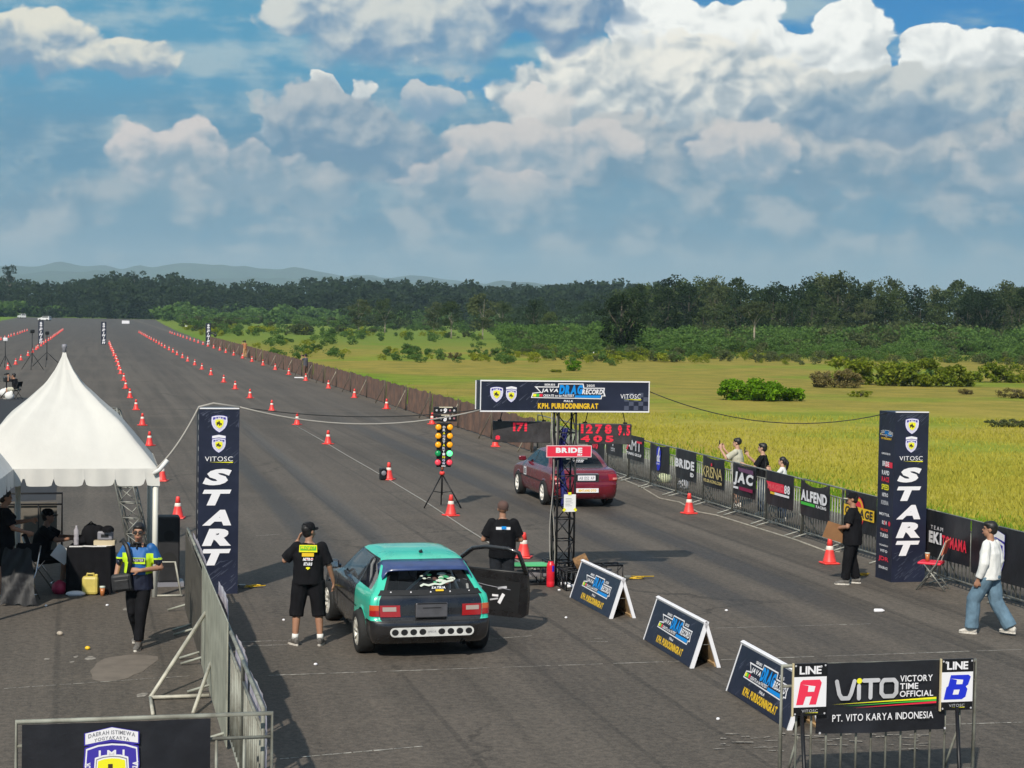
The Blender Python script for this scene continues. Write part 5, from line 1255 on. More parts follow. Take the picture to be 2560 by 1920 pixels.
class Shell:
    """a car body lofted upwards from plan outlines; faces are sorted into named parts"""
    def __init__(s, levels, marks, arches, R, taper=.035, bow=.05, nR=7, nC=5):
        s.lv, s.nR, s.nC, s.marks = levels, nR, nC, marks
        s.pts = []
        for (z, yr, yf, w, rr, rf) in levels:
            half = []; yc, L = (yr + yf) / 2, max((yf - yr) / 2, .1)
            wx = lambda y: w * (1 - taper * abs((y - yc) / L) ** 3)
            wr, wf = wx(yr + rr), wx(yf - rf)
            for i in range(nR): x = (wr - rr) * i / (nR - 1); half.append([x, yr + bow * (x / max(wr, .01)) ** 2, z])
            for i in range(1, nC): a = PI / 2 * i / nC; half.append([wr - rr + rr * math.sin(a), yr + bow * (1 - i / nC) + rr * (1 - math.cos(a)), z])
            for y in marks:
                yy = min(max(y, yr + rr), yf - rf); zz = z
                for ya in arches:
                    if abs(y - ya) < R: zz = max(zz, math.sqrt(R * R - (y - ya) ** 2) + .285)
                half.append([wx(yy), yy, zz])
            for i in range(1, nC): a = PI / 2 * (1 - i / nC); half.append([wf - rf + rf * math.sin(a), yf - rf * (1 - math.cos(a)), z])
            for i in range(nR): x = (wf - rf) * (1 - i / (nR - 1)); half.append([x, yf - bow * (x / max(wf, .01)) ** 2 * .6, z])
            s.pts.append(half)
        s.n = len(s.pts[0]); s.parts = {}
        s.iS = nR + nC - 1; s.iF = s.iS + len(marks)
    def kind(s, i):
        if i < s.nR - 1: return 'R'
        if i < s.iS - 0: return 'CR' if i < s.iS - 1 + 1 and i < s.nR + s.nC - 2 else 'S'
        if i < s.iF - 1: return 'S'
        if i < s.iF + s.nC - 2: return 'CF'
        return 'F'
    def sort(s, rule, mats):
        for k in range(len(s.lv) - 1):
            zm = (s.lv[k][0] + s.lv[k + 1][0]) / 2
            for i in range(s.n - 1):
                kd = s.kind(i); j = i - s.iS; ym = 0
                if kd == 'S': ym = (s.marks[max(j, 0)] + s.marks[min(j + 1, len(s.marks) - 1)]) / 2 if j >= 0 else s.marks[0]
                q = [s.pts[k][i], s.pts[k][i + 1], s.pts[k + 1][i + 1], s.pts[k + 1][i]]
                if max(p[2] for p in q) - min(p[2] for p in q) < 1e-5: continue
                for sg in (-1, 1):
                    nm = rule(kd, k, zm, ym, sg)
                    if nm is None: continue
                    b = s.parts.setdefault(nm, MB())
                    vs = [(p[0] * sg, p[1], p[2]) for p in q]
                    b.add(vs if sg < 0 else vs[::-1], [(3, 2, 1, 0)], mats(nm, kd), True)
        top = s.pts[-1]; b = s.parts.setdefault(rule('T', 99, 9, 0, 1), MB())
        for i in range(s.n - 1):
            a, c = top[i], top[i + 1]
            b.add([(a[0], a[1], a[2]), (c[0], c[1], c[2]), (-c[0], c[1], c[2]), (-a[0], a[1], a[2])], [(0, 1, 2, 3)], mats(rule('T', 99, 9, 0, 1), 'T'), True)
    def at(s, u, z, sg, off=.008):                          # a point on the skin: u along the half outline, z height
        k = 0
        while k < len(s.lv) - 2 and s.lv[k + 1][0] < z: k += 1
        f = (z - s.lv[k][0]) / (s.lv[k + 1][0] - s.lv[k][0]); i = min(int(u), s.n - 2); g = u - i
        P = lambda kk, ii: Vector(s.pts[kk][ii])
        a = P(k, i).lerp(P(k, i + 1), g); b = P(k + 1, i).lerp(P(k + 1, i + 1), g); p = a.lerp(b, f)
        t = (P(k, min(i + 1, s.n - 1)) - P(k, i)); t = t if t.length > 1e-6 else Vector((1, 0, 0))
        nrm = Vector((t.y, -t.x, 0)).normalized(); p = p + nrm * off
        return Vector((p.x * sg, p.y, z))
    def patch(s, b, u0, u1, z0, z1, sg, m, off=.008, nu=6, nz=2):
        vs = [s.at(u0 + (u1 - u0) * i / nu, z0 + (z1 - z0) * j / nz, sg, off) for j in range(nz + 1) for i in range(nu + 1)]
        b.add(vs, [((j * (nu + 1) + i), j * (nu + 1) + i + 1, (j + 1) * (nu + 1) + i + 1, (j + 1) * (nu + 1) + i) for j in range(nz) for i in range(nu)], m, True)
    def build(s, t, skip=()):
        out = {}
        for nm, b in s.parts.items():
            o = b.build(nm.split('|')[0], t)
            bm = bmesh.new(); bm.from_mesh(o.data); bmesh.ops.remove_doubles(bm, verts=bm.verts, dist=1e-4); bmesh.ops.recalc_face_normals(bm, faces=bm.faces); bm.to_mesh(o.data); bm.free(); out[nm] = o
        return out
def wheel(t, x, y, r, w, sg, rim, steer=0.0, spokes=5, camber=0.0):
    Rw = Matrix.Rotation(steer, 4, 'Z') @ Matrix.Rotation(camber * sg, 4, 'Y') @ Matrix.Rotation(PI / 2 * sg, 4, 'Y')
    b = MB(); b.T = Matrix.Translation((x, y, r)) @ Rw
    rr = r * .66
    b.lathe([(rr, -w / 2), (r * .93, -w / 2), (r, -w * .36), (r, w * .36), (r * .93, w / 2), (rr + .012, w / 2), (rr, w / 2 - .01)], M_RUBBER, 32, caps=False); o = b.build('wheel', t)
    b = MB(); b.T = Matrix.Translation((x, y, r)) @ Rw
    b.lathe([(rr, -w / 2), (rr, w / 2 - .008), (rr * .93, w / 2 - .004), (rr * .88, w / 2 - .03), (rr * .86, -.02)], rim, 28, caps=False)
    b.lathe([(rr * .86, -.02), (.02, -.02)], M_TRIM, 24, caps=False, smooth=False)
    for k in range(spokes):
        a = 2 * PI * k / spokes
        for d in (-.11, .11) if spokes < 6 else (0,):
            p0 = Vector((math.cos(a) * .05, math.sin(a) * .05, w / 2 - .045)); p1 = Vector((math.cos(a + d) * rr * .9, math.sin(a + d) * rr * .9, w / 2 - .022)); b.tube([p0, p1], [.026, .020], rim, 6)
    b.lathe([(.058, w / 2 - .06), (.055, w / 2 - .03), (.02, w / 2 - .026)], rim, 16); b.build('rim', o)
    return o
AM = lambda ya: [ya - .335, ya - .32, ya - .28, ya - .20, ya - .10, ya, ya + .10, ya + .20, ya + .28, ya + .32, ya + .335]
# ---- the teal and black hatchback, right door open
hax = rd(*rs(Vector((-1.245, 24.12, 0)))) + FX * 1.285
car = thing('hatchback_car', 'teal and black race hatchback with its right door open in the foreground', 'car', hax, YAW + .035)
LH = [(.21, -1.88, 1.96, .79, .14, .3), (.27, -1.95, 2.03, .825, .16, .3), (.36, -1.985, 2.06, .842, .17, .3), (.45, -1.995, 2.07, .846, .17, .3), (.505, -1.99, 2.07, .847, .17, .3), (.53, -1.97, 2.05, .846, .15, .3), (.545, -1.945, 2.02, .845, .13, .3),
      (.60, -1.94, 1.98, .845, .12, .3), (.68, -1.93, 1.90, .844, .11, .28), (.745, -1.922, 1.66, .841, .11, .26), (.80, -1.91, 1.22, .832, .11, .24), (.85, -1.895, .95, .818, .12, .22), (.875, -1.878, .84, .792, .12, .20), (.90, -1.855, .78, .770, .12, .20),
      (.98, -1.78, .66, .722, .11, .16), (1.06, -1.695, .53, .682, .11, .14), (1.14, -1.60, .40, .643, .11, .14), (1.20, -1.525, .30, .614, .11, .14), (1.235, -1.46, .23, .598, .12, .16), (1.275, -1.36, .14, .575, .14, .18), (1.31, -1.22, .03, .542, .18, .2), (1.335, -1.05, -.10, .48, .22, .24), (1.35, -.86, -.26, .37, .2, .2), (1.356, -.70, -.42, .22, .14, .14)]
MK = [-1.80, -1.70] + AM(-1.285) + [-.88, -.80, -.74, -.5, -.2, .1, .4, .60, .68, .8] + AM(1.285) + [1.70, 1.85]
sh = Shell(LH, MK, (-1.285, 1.285), .335)
def rule_h(kd, k, z, y, sg):
    if kd == 'T': return 'roof'
    if z < .53 and (kd in 'R' or kd == 'CR' or (kd == 'S' and y < -1.62)): return 'rear_bumper'
    if kd == 'R': return 'tailgate' if z < .875 else ('rear_window' if z < 1.20 else 'roof')
    if kd == 'CR': return 'quarter_panel|%d' % sg if z < 1.2 else 'roof'
    if kd == 'S':
        if z < .885: return 'quarter_panel|%d' % sg if y < -.80 else ('door|L' if sg < 0 else None) if y < .64 else 'front_fender'
        if z > 1.255: return 'roof'
        if y > -.80: return (None if y < .64 else 'pillar') if sg > 0 else ('door|L' if (y < -.74 or z < .9) else 'side_window|L')
        if -.84 < y: return 'roof'
        return 'side_window|%d' % sg if (-1.55 < y < -.80 and z > .9) else 'quarter_panel|%d' % sg
    if kd == 'CF': return 'front_fender' if z < .885 else ('roof' if z > 1.255 else 'pillar')
    return 'bonnet' if z < .885 else ('windscreen' if z < 1.255 else 'roof')
def mats_h(nm, kd):
    n = nm.split('|')[0]
    return {'roof': M_TEAL, 'quarter_panel': M_TEAL, 'pillar': M_TRIM, 'rear_window': M_GLASS, 'side_window': M_GLASS, 'windscreen': M_GLASS}.get(n, M_CBLK)
sh.sort(rule_h, mats_h); ps = sh.build(car)
for nm, o in ps.items():
    if nm == 'roof' or nm[:7] == 'quarter': o['label'] = 'teal ' + nm.split('|')[0].replace('_', ' ')
# lamps, plate, bar of holes, mouldings
for sg in (-1, 1):
    b = MB(); sh.patch(b, 6.0, 10.3, .665, .735, sg, M_TAILO, .012); sh.patch(b, 6.0, 10.3, .590, .664, sg, M_TAILR, .012); sh.patch(b, 3.62, 5.95, .582, .735, sg, M_TAILR, .012); sh.patch(b, 4.05, 5.6, .655, .712, sg, M_TAILW, .016)
    b.build('tail_light', car)
b = MB(); b.box((0, -1.952, .665), (.44, .03, .20), M_PLATEG, bev=.014)
for (x_, z_, w_, h_) in ((0, .758, .40, .012), (0, .572, .40, .012), (0, .70, .25, .008)): b.box((x_, -1.970, z_), (w_, .006, h_), M_TRIM)
b.build('number_plate', car)
b = MB(); b.T = stand(0, -2.0, .385); W2, H2 = .575, .062
b.prism([(-W2 + H2 + H2 * math.cos(a), H2 * math.sin(a)) for a in np.linspace(PI / 2, 1.5 * PI, 9)] + [(W2 - H2 + H2 * math.cos(a), H2 * math.sin(a)) for a in np.linspace(-PI / 2, PI / 2, 9)], .0, .012, mat('white_bar_paint', (.62, .62, .60), .4, 0, .2, 9)); b.build('bumper_bar', car)
b = MB(); b.T = stand(0, -2.0125, .385)
for x_ in (-.505, -.38, -.255, -.13, .13, .255, .38, .505): b.disc(x_, 0, .047, M_TRIM, 0, 20, .042)
b.text('SPEC-R', -.055, -.012, .055, .012, M_GREYP, 0); b.build('hole', car)
b = MB()
for sg in (-1, 1): sh.patch(b, 11, 12.99, .50, .515, sg, M_TRIM, .012)
sh.patch(b, 0, 10, .515, .527, 1, M_TRIM, .006, 10, 1); sh.patch(b, 0, 10, .515, .527, -1, M_TRIM, .006, 10, 1)
b.build('bumper_moulding', car)
# black lower band of the rear window with its screws, stickers on the glass
b = MB()
for sg in (-1, 1): sh.patch(b, 0, 7.5, .862, .925, sg, M_TRIM, .010, 8, 2); sh.patch(b, 5.7, 6.2, .925, 1.19, sg, M_TRIM, .010, 2, 5)
b.build('window_band', car)
b = MB()
for x_ in (-.54, -.27, 0, .27, .54): b.disc(x_, .9, .011, M_WHITE, 0, 10)
for v in range(len(b.v)): p = b.v[v]; b.v[v] = Vector((p.x, -1.862 - .004 + .05 * (p.x / .68) ** 2 - .008, p.y))
b.build('screw', car)
slope = math.atan2(.335, .30)
b = MB(); b.T = Matrix.Translation((.07, -1.853, .90)) @ Matrix.Rotation(slope - PI / 2 + PI / 2 - .14 + .06, 4, 'X')
M_STK = mat('pale_sticker', (.55, .60, .52), .5)
rs2 = random.Random(3)
for k in range(26):                                         # ragged sticker of pale and green shapes
    x, y = rs2.uniform(-.16, .26), rs2.uniform(.12, .30); r_ = rs2.uniform(.012, .045)
    b.poly([(x + r_ * 1.5 * math.cos(a) * rs2.uniform(.5, 1.2), y + r_ * .7 * math.sin(a), .012 + k * .0003) for a in np.linspace(0, 2 * PI, 8)[:-1]], (M_STK, M_STK, mat('green_sticker', (.05, .30, .14), .5), M_TRIM, mat('brown_sticker', (.10, .05, .04), .5))[k % 5])
ribbon(b, [(-.19, .085), (-.15, .11), (-.08, .09), (0, .115), (.08, .10), (.16, .14), (.26, .17)], .032, M_STK, .021)
b.text('SATRIA', -.05, .028, .14, .068, M_WHITE, .022, shear=.2); b.rect(-.0, -.012, .11, .018, M_YEL, .022)
b.build('sticker', car)
# spoiler
b = MB(); vs, fs = [], []; N = 18
for i in range(N + 1):
    x = -.63 + 1.26 * i / N; e = abs(x) / .63; dz = -.018 * e ** 2 - (.11 * max(0, (e - .86) / .14) ** 1.5); yb = .09 * e ** 2
    for (y, z) in ((-1.37, 1.278), (-1.52, 1.262), (-1.70, 1.225), (-1.76, 1.19), (-1.755, 1.172), (-1.60, 1.195), (-1.45, 1.215)): vs.append((x * (1 + .02 * (y + 1.4)), y + yb * (1 if y < -1.4 else .6), z + dz * (1.1 if y < -1.5 else .5)))
for i in range(N):
    for j in range(7): fs.append((i * 7 + j, i * 7 + (j + 1) % 7, (i + 1) * 7 + (j + 1) % 7, (i + 1) * 7 + j))
fs += [tuple(range(7)), tuple(N * 7 + j for j in range(7))[::-1]]
b.add(vs, fs, M_NAVYP, True); b.build('spoiler', car, label='dark blue roof spoiler')
b = MB(); b.box((.02, -1.12, 1.345), (.05, .05, .03), M_TRIM, bev=.01); b.tube([(.02, -1.12, 1.35), (.02, -1.16, 1.375)], .008, M_TRIM, 6); b.build('aerial', car)
for sg in (-1, 1):
    b = MB(); sh.patch(b, sh.iS + 2, sh.iF - 1, 1.262, 1.272, sg, M_TRIM, .004, 14, 1); b.build('roof_gutter', car)
b = MB()
for sg in (-1, 1):
    for y_ in ((-.80,) if sg > 0 else (-.80, .64)):
        for z0, z1 in ((.34, .60), (.60, .88)):
            j = min(range(len(MK)), key=lambda q: abs(MK[q] - y_)); u = sh.iS + j
            sh.patch(b, u - .10, u + .10, z0, z1, sg, M_RUBBER, .004, 1, 3)
    sh.patch(b, sh.iS + 12, sh.iF - 12, .575, .59, sg, M_RUBBER, .006, 8, 1)
for sg in (-1, 1): sh.patch(b, 6.75, 6.85, .54, .86, sg, M_RUBBER, .005, 1, 4)
b.build('panel_gap', car)
# mirror, interior
for sg in (-1, 1):
    if sg < 0:
        b = MB(); b.box((-.93, .55, .96), (.20, .10, .125), M_CBLK, bev=.035); b.tube([(-.80, .58, .92), (-.90, .56, .94)], .025, M_CBLK, 6); o = b.build('wing_mirror', car)
        b = MB(); b.box((-.935, .497, .962), (.16, .006, .09), M_CHROME, bev=.002); b.build('mirror_glass', o)
b = MB(); b.box((0, .1, .26), (1.45, 3.4, .05), M_CAB); b.box((0, .86, .55), (1.40, .06, .6), M_CAB); b.box((0, .70, .80), (1.35, .35, .22), M_CAB, bev=.05)
for x_ in (-.79, .79):
    for ya in (-1.285, 1.285): b.box((x_ * .70, ya, .48), (.30, .68, .40), M_TRIM)
b.box((0, -1.80, .5), (1.4, .05, .55), M_TRIM); b.build('cabin', car)
b = MB()
for x_ in (-.36, .36):
    b.box((x_, -.05, .42), (.46, .5, .16), M_TRIM, bev=.05); b.box((x_, -.35, .78), (.46, .14, .72), M_TRIM, Matrix.Rotation(.2, 3, 'X'), bev=.05); b.box((x_, -.43, 1.10), (.26, .10, .16), M_TRIM, Matrix.Rotation(.2, 3, 'X'), bev=.03)
b.build('seat', car)
b = MB()
for sg in (-1, 1):
    b.tube([(sg * .60, -.55, .3), (sg * .55, -.55, 1.10), (sg * .46, -.55, 1.24)], .021, M_TUBE, 8); b.tube([(sg * .47, -.56, 1.21), (sg * .56, -1.62, .62)], .021, M_TUBE, 8); b.tube([(sg * .64, -1.66, .5), (sg * .57, -1.60, .96)], .018, M_TUBE, 8)
b.tube([(-.50, -.55, 1.24), (.50, -.55, 1.24)], .021, M_TUBE, 8); b.tube([(.5, -.57, 1.20), (-.50, -1.55, .66)], .019, M_TUBE, 8); b.tube([(-.58, -1.62, .84), (.58, -1.62, .84)], .017, M_TUBE, 8); b.build('roll_cage', car)
b = MB(); b.lathe([(.17, -.012), (.185, 0), (.17, .012)], M_TRIM, 24, (.36, .42, .86), Matrix.Rotation(-1.1, 3, 'X'), caps=False); b.build('steering_wheel', car)
M_ALLOY = mat('pale_alloy', (.62, .60, .54), .35, .4)
for (x_, y_, sg, st) in ((-.795, -1.285, -1, 0), (.795, -1.285, 1, 0), (-.78, 1.285, -1, .08), (.78, 1.285, 1, .08)): wheel(car, x_, y_, .295, .225, sg, M_ALLOY, st, 8, .04 if y_ < 0 else 0)
b = MB()
for sg in (-1, 1):
    b.box((sg * .42, -1.55, .215), (.30, .05, .05), M_SILVER, Matrix.Rotation(sg * -.12, 3, 'Y')); b.box((sg * .26, -1.62, .22), (.16, .06, .05), mat('rusty_arm', (.28, .16, .10), .7)); b.tube([(sg * .62, -1.45, .2), (sg * .1, -1.5, .24)], .02, M_TRIM, 6)
b.tube([(.45, -1.2, .2), (.45, -1.93, .215)], .035, M_CHROME, 12, caps=False); b.build('suspension_arm', car)
# the open right door
hinge = thing('door', 'x', 'x'); del hinge['label'], hinge['category']
DA = math.radians(47)
hinge.parent = car; hinge.location = (.835, .635, 0); hinge.rotation_euler.z = DA; hinge['label'] = 'open black right door seen from inside'
b = MB(); DL = 1.36                                           # in door space the door runs towards -y from its hinge, inside faces -x
prof = [(0, .24), (-.10, .22), (-DL + .08, .22), (-DL, .27), (-DL - .02, .55), (-DL, .86), (-.05, .87), (0, .80)]
b.prism([(p[0], p[1]) for p in prof], -.075, 0.0, M_CBLK, Matrix(((0, 0, 1), (1, 0, 0), (0, 1, 0))))
o = b.build('door_panel', hinge)
b = MB(); b.tube([(-.035, -.06, .87), (-.11, -.30, 1.06), (-.18, -.52, 1.205), (-.20, -.75, 1.245), (-.20, -1.10, 1.235), (-.17, -1.27, 1.19), (-.06, -1.345, .87)], .026, M_CBLK, 8, flat=1.3); b.tube([(-.02, -.04, .875), (-.03, -1.35, .875)], .026, M_TRIM, 8); b.build('window_frame', hinge)
b = MB(); b.add([(-.03, -.08, .88), (-.165, -.50, 1.18), (-.19, -.75, 1.235), (-.19, -1.10, 1.225), (-.16, -1.26, 1.18), (-.04, -1.33, .88)], [(0, 1, 2, 3, 4, 5)], M_GLASS); b.build('window', hinge)
b = MB(); b.prism([(-.12, .30), (-DL + .14, .30), (-DL + .10, .74), (-.16, .78)], -.079, -.074, M_TRIM, Matrix(((0, 0, 1), (1, 0, 0), (0, 1, 0))))
rs3 = random.Random(5)
for k in range(16): b.box((-.082, rs3.uniform(-1.15, -.2), rs3.uniform(.34, .74)), (.008, rs3.uniform(.02, .16), rs3.uniform(.012, .035)), (M_GREYP, M_TRIM, M_SILVER, M_TRIM)[k % 4], Matrix.Rotation(rs3.uniform(-.6, .6), 3, 'X'))
b.box((-.084, -.95, .48), (.01, .05, .16), M_WHITE, Matrix.Rotation(.5, 3, 'X')); b.box((-.086, -.85, .52), (.01, .10, .03), M_WHITE); b.tube([(-.085, -.3, .72), (-.09, -.7, .66), (-.085, -1.1, .62)], .006, M_GREYP, 5)
b.build('inner_panel', hinge)
b = MB(); b.box((.06, -.12, .97), (.16, .10, .12), M_CBLK, bev=.03); b.build('wing_mirror', hinge)
# ---- the maroon saloon
sax = Vector((1.63, 43.25, 0)) + FX * 1.31
car2 = thing('saloon_car', 'maroon saloon with white wheels beyond the tower in the right lane', 'car', sax, YAW)
LS = [(.21, -2.10, 2.10, .78, .16, .3), (.28, -2.19, 2.2, .82, .2, .32), (.40, -2.23, 2.24, .84, .22, .34), (.52, -2.235, 2.24, .846, .22, .34), (.565, -2.225, 2.22, .847, .2, .34), (.58, -2.195, 2.18, .846, .18, .34), (.66, -2.19, 2.12, .847, .16, .34), (.74, -2.185, 1.95, .845, .16, .32), (.80, -2.17, 1.65, .838, .17, .3), (.86, -2.145, 1.28, .824, .18, .28), (.90, -2.11, 1.08, .80, .2, .26), (.922, -2.02, .98, .785, .2, .24),
      (.935, -1.72, .94, .775, .2, .22), (.95, -1.58, .90, .765, .14, .2), (1.03, -1.46, .74, .735, .13, .16), (1.11, -1.33, .57, .703, .13, .16), (1.19, -1.19, .40, .668, .14, .16), (1.25, -1.06, .25, .635, .16, .18), (1.30, -.92, .10, .59, .2, .22), (1.335, -.75, -.06, .52, .22, .24), (1.352, -.60, -.2, .38, .2, .2), (1.358, -.5, -.3, .2, .1, .1)]
MK2 = [-1.95, -1.75] + AM(-1.31) + [-.92, -.86, -.5, -.18, -.10, .3, .7, .86, .93] + AM(1.31) + [1.75, 1.9]
s2 = Shell(LS, MK2, (-1.31, 1.31), .335)
def rule_s(kd, k, z, y, sg):
    if kd == 'T': return 'roof'
    if z < .57 and (kd == 'R' or kd == 'CR' or (kd == 'S' and y < -1.65)): return 'rear_bumper'
    if kd == 'R': return 'boot_lid' if z < .94 else ('rear_window' if z < 1.24 else 'roof')
    if kd == 'CR': return 'rear_wing|%d' % sg if z < .94 else 'roof'
    if kd == 'S':
        if z < .94: return 'rear_wing|%d' % sg if y < -.92 else 'rear_door|%d' % sg if y < -.14 else 'front_door|%d' % sg if y < .9 else 'front_wing|%d' % sg
        if z > 1.24: return 'roof'
        if -1.35 < y < -.20 or (-.10 < y): return 'side_window|%d' % sg
        return 'pillar' if y > -.3 else 'roof'
    if kd == 'CF': return 'front_wing|%d' % sg if z < .94 else ('roof' if z > 1.24 else 'pillar')
    return 'bonnet' if z < .94 else ('windscreen' if z < 1.24 else 'roof')
s2.sort(rule_s, lambda nm, kd: M_GLASSD if 'window' in nm or nm == 'windscreen' else M_TRIM if nm == 'pillar' else M_MAR); s2.build(car2)
for sg in (-1, 1):
    b = MB(); s2.patch(b, 5.2, 11.0, .665, .82, sg, M_TAILR, .012, 8, 3); s2.patch(b, 6.2, 10.0, .69, .735, sg, mat('pink_tail_lens', (.75, .28, .24), .2, coat=1), .016); b.build('tail_light', car2)
    b = MB(); b.box((sg * .91, .62, .99), (.19, .10, .12), M_MAR, bev=.03); b.tube([(sg * .80, .66, .96), (sg * .88, .64, .97)], .02, M_MAR, 6); b.build('wing_mirror', car2)
    b = MB(); s2.patch(b, s2.iS + 6, s2.iF - 6, .55, .575, sg, M_TRIM, .012, 16, 1); b.build('side_moulding', car2)
b = MB(); b.box((0, -2.20, .745), (.62, .03, .20), M_CHROME, bev=.02); b.box((0, -2.214, .745), (.57, .02, .165), M_TRIM, bev=.015); o = b.build('plate_surround', car2)
b = MB(); b.box((0, -2.228, .735), (.44, .012, .12), M_WHITE); b.T = stand(0, -2.2355, .735); b.text('AB 1352 AP', -.19, -.04, .19, .035, M_GREYP, 0, bold=.02); b.build('number_plate', car2)
b = MB(); b.box((.02, -2.242, .435), (.56, .012, .105), M_WHITE); b.T = stand(.02, -2.249, .435); b.text('BINTANG OTO', -.22, -.03, .22, .03, M_YEL, 0, bold=.06); b.build('bumper_sticker', car2)
b = MB(); b.T = Matrix.Translation((0, -1.48, 1.02)) @ Matrix.Rotation(.56, 4, 'X'); b.text('RACING', -.16, .10, .16, .14, M_WHITE, .012); b.text('TEAM', -.12, .04, .12, .075, M_WHITE, .012); b.rect(-.28, .17, .26, .185, M_STK, .012); b.build('sticker', car2)
b = MB(); b.T = Matrix(((0, 0, -1, -.852), (-1, 0, 0, .55), (0, 1, 0, .66), (0, 0, 0, 1))); b.rect(-.14, -.10, .14, .12, M_WHITE); b.text('115', -.09, -.06, .09, .07, M_TRIM, .002); b.build('door_number', car2)
b = MB(); b.box((0, .0, .26), (1.4, 3.8, .05), M_TRIM)
for x_ in (-.78, .78):
    for ya in (-1.31, 1.31): b.box((x_ * .70, ya, .48), (.30, .68, .40), M_TRIM)
for x_ in (-.36, .36): b.box((x_, -.2, .75), (.44, .14, .8), M_TRIM, Matrix.Rotation(.2, 3, 'X'), bev=.05); b.box((x_, -.2, .4), (.44, .5, .2), M_TRIM)
b.box((0, -1.0, .72), (1.2, .14, .5), M_TRIM, bev=.04); b.tube([(.5, -2.1, .22), (.5, -2.24, .22)], .035, M_CHROME, 12, caps=False); b.build('cabin', car2)
M_WRIM = mat('white_wheel_paint', (.78, .74, .68), .4)
for (x_, y_, sg) in ((-.78, -1.31, -1), (.78, -1.31, 1), (-.78, 1.31, -1), (.78, 1.31, 1)): wheel(car2, x_, y_, .30, .20, sg, M_WRIM, 0, 5)
# ---- far vehicles
def far_car(label, loc, rz, s=1.0):
    t = thing('parked_car', label, 'car', loc, rz, 'white vehicles at the far end'); t.scale = (s,) * 3
    b = MB(); M_WC = mat('white_car_paint', (.72, .72, .72), .35, coat=.4)
    b.prism([(-2.0, .35), (2.0, .35), (2.05, .75), (1.2, .95), (-2.0, .98)], -.84, .84, M_WC, Matrix(((0, 0, 1), (1, 0, 0), (0, 1, 0)))); b.prism([(-1.95, .98), (.95, .96), (.25, 1.50), (-1.75, 1.52)], -.74, .74, M_WC, Matrix(((0, 0, 1), (1, 0, 0), (0, 1, 0)))); b.build('body', t)
    b = MB(); b.add([(-.66, -1.945, 1.02), (.66, -1.945, 1.02), (.62, -1.80, 1.42), (-.62, -1.80, 1.42)], [(0, 1, 2, 3)], M_GLASSD)
    for sg in (-1, 1): b.add([(sg * .748, -1.7, 1.04), (sg * .748, .75, 1.02), (sg * .748, .2, 1.42), (sg * .748, -1.6, 1.43)], [(0, 1, 2, 3)], M_GLASSD)
    b.build('windows', t)
    for x_ in (-.76, .76):
        for y_ in (-1.25, 1.3): b = MB(); b.lathe([(.2, -.1), (.31, -.1), (.31, .1), (.2, .1)], M_RUBBER, 16, (x_, y_, .31), Matrix.Rotation(PI / 2, 3, 'Y')); b.build('wheel', t)
far_car('small white car parked at the far left end of the runway edge', gp(54, 796), .6, 1.1)
p = up(112, 806, 560); p.z = 0
far_car('white car half hidden behind the finish pillar of the left track', p, 1.3, 1.0)
t = thing('white_board', 'low white board standing far down the runway', 'board', gp(314, 810), YAW); b = MB(); b.box((0, 0, .52), (2.1, .5, .86), M_WHITE, bev=.05); b.build('panel', t); b = MB(); b.box((0, .1, .06), (1.8, .6, .12), M_GREYP); b.build('base', t)
def motorbike(label, loc, rz, col):
    t = thing('motorbike', label, 'motorbike', loc, rz, 'motorbikes beyond the brown fence'); Rw = Matrix.Rotation(PI / 2, 3, 'Y')
    for y_ in (-.62, .62): b = MB(); b.lathe([(.20, -.05), (.29, -.05), (.29, .05), (.20, .05)], M_RUBBER, 18, (0, y_, .29), Rw, caps=False); b.lathe([(.2, .01), (.02, .02)], M_GALV, 12, (0, y_, .29), Rw); b.build('wheel', t)
    b = MB(); b.tube([(0, .62, .29), (0, .42, .85), (0, .38, 1.0)], .04, M_GALV, 8); b.tube([(-.30, .34, 1.02), (0, .38, 1.0), (.30, .34, 1.02)], .02, M_BLACK, 6); b.build('handlebar', t)
    b = MB(); b.box((0, .05, .55), (.24, .75, .30), col, Matrix.Rotation(.15, 3, 'X'), bev=.08); b.box((0, -.5, .72), (.20, .5, .16), col, bev=.06); b.build('body', t)
    b = MB(); b.box((0, -.25, .80), (.22, .75, .10), M_BLACK, bev=.04); b.build('seat', t)
motorbike('white and black motorbike standing beyond the brown fence left of the finish pillar', gp(466, 822), .9, M_WHITE)
motorbike('dark motorbike standing beside the white one beyond the brown fence', gp(482, 825), .7, M_CBLK)
motorbike('dark motorbike standing right of the finish pillar beyond the fence', gp(530, 842), 1.2, M_CBLK)

# ------------------------------------------------------------------ people: one continuous body each, clothes as their own meshes
M_SKIN = mat('tan_skin', (.36, .185, .115), .55, 0, .12, 9); M_SKIN2 = mat('light_tan_skin', (.50, .29, .20), .55, 0, .10, 9); M_HAIR = mat('black_hair', (.012, .010, .010), .5, 0, .3, 30)
M_CLOTHB = mat('black_cloth', (.009, .009, .011), .9, 0, .35, 7, .5, 14, spec=.15); M_JEAN = mat('blue_denim', (.12, .20, .27), .9, 0, .35, 5, .5, 12); M_JEAND = mat('dark_denim', (.04, .06, .10), .9, 0, .35, 6, .5, 14)
M_CLOTHW = mat('white_cloth', (.72, .72, .70), .85, 0, .08, 5, .6, 10); M_BEIGE = mat('beige_cloth', (.50, .48, .38), .85, 0, .15, 5, .5, 12); M_SHOEW = mat('pale_shoe', (.62, .58, .52), .7, 0, .3, 30); M_SHOED = mat('grey_shoe', (.13, .12, .11), .7, 0, .4, 30)
V3 = Vector
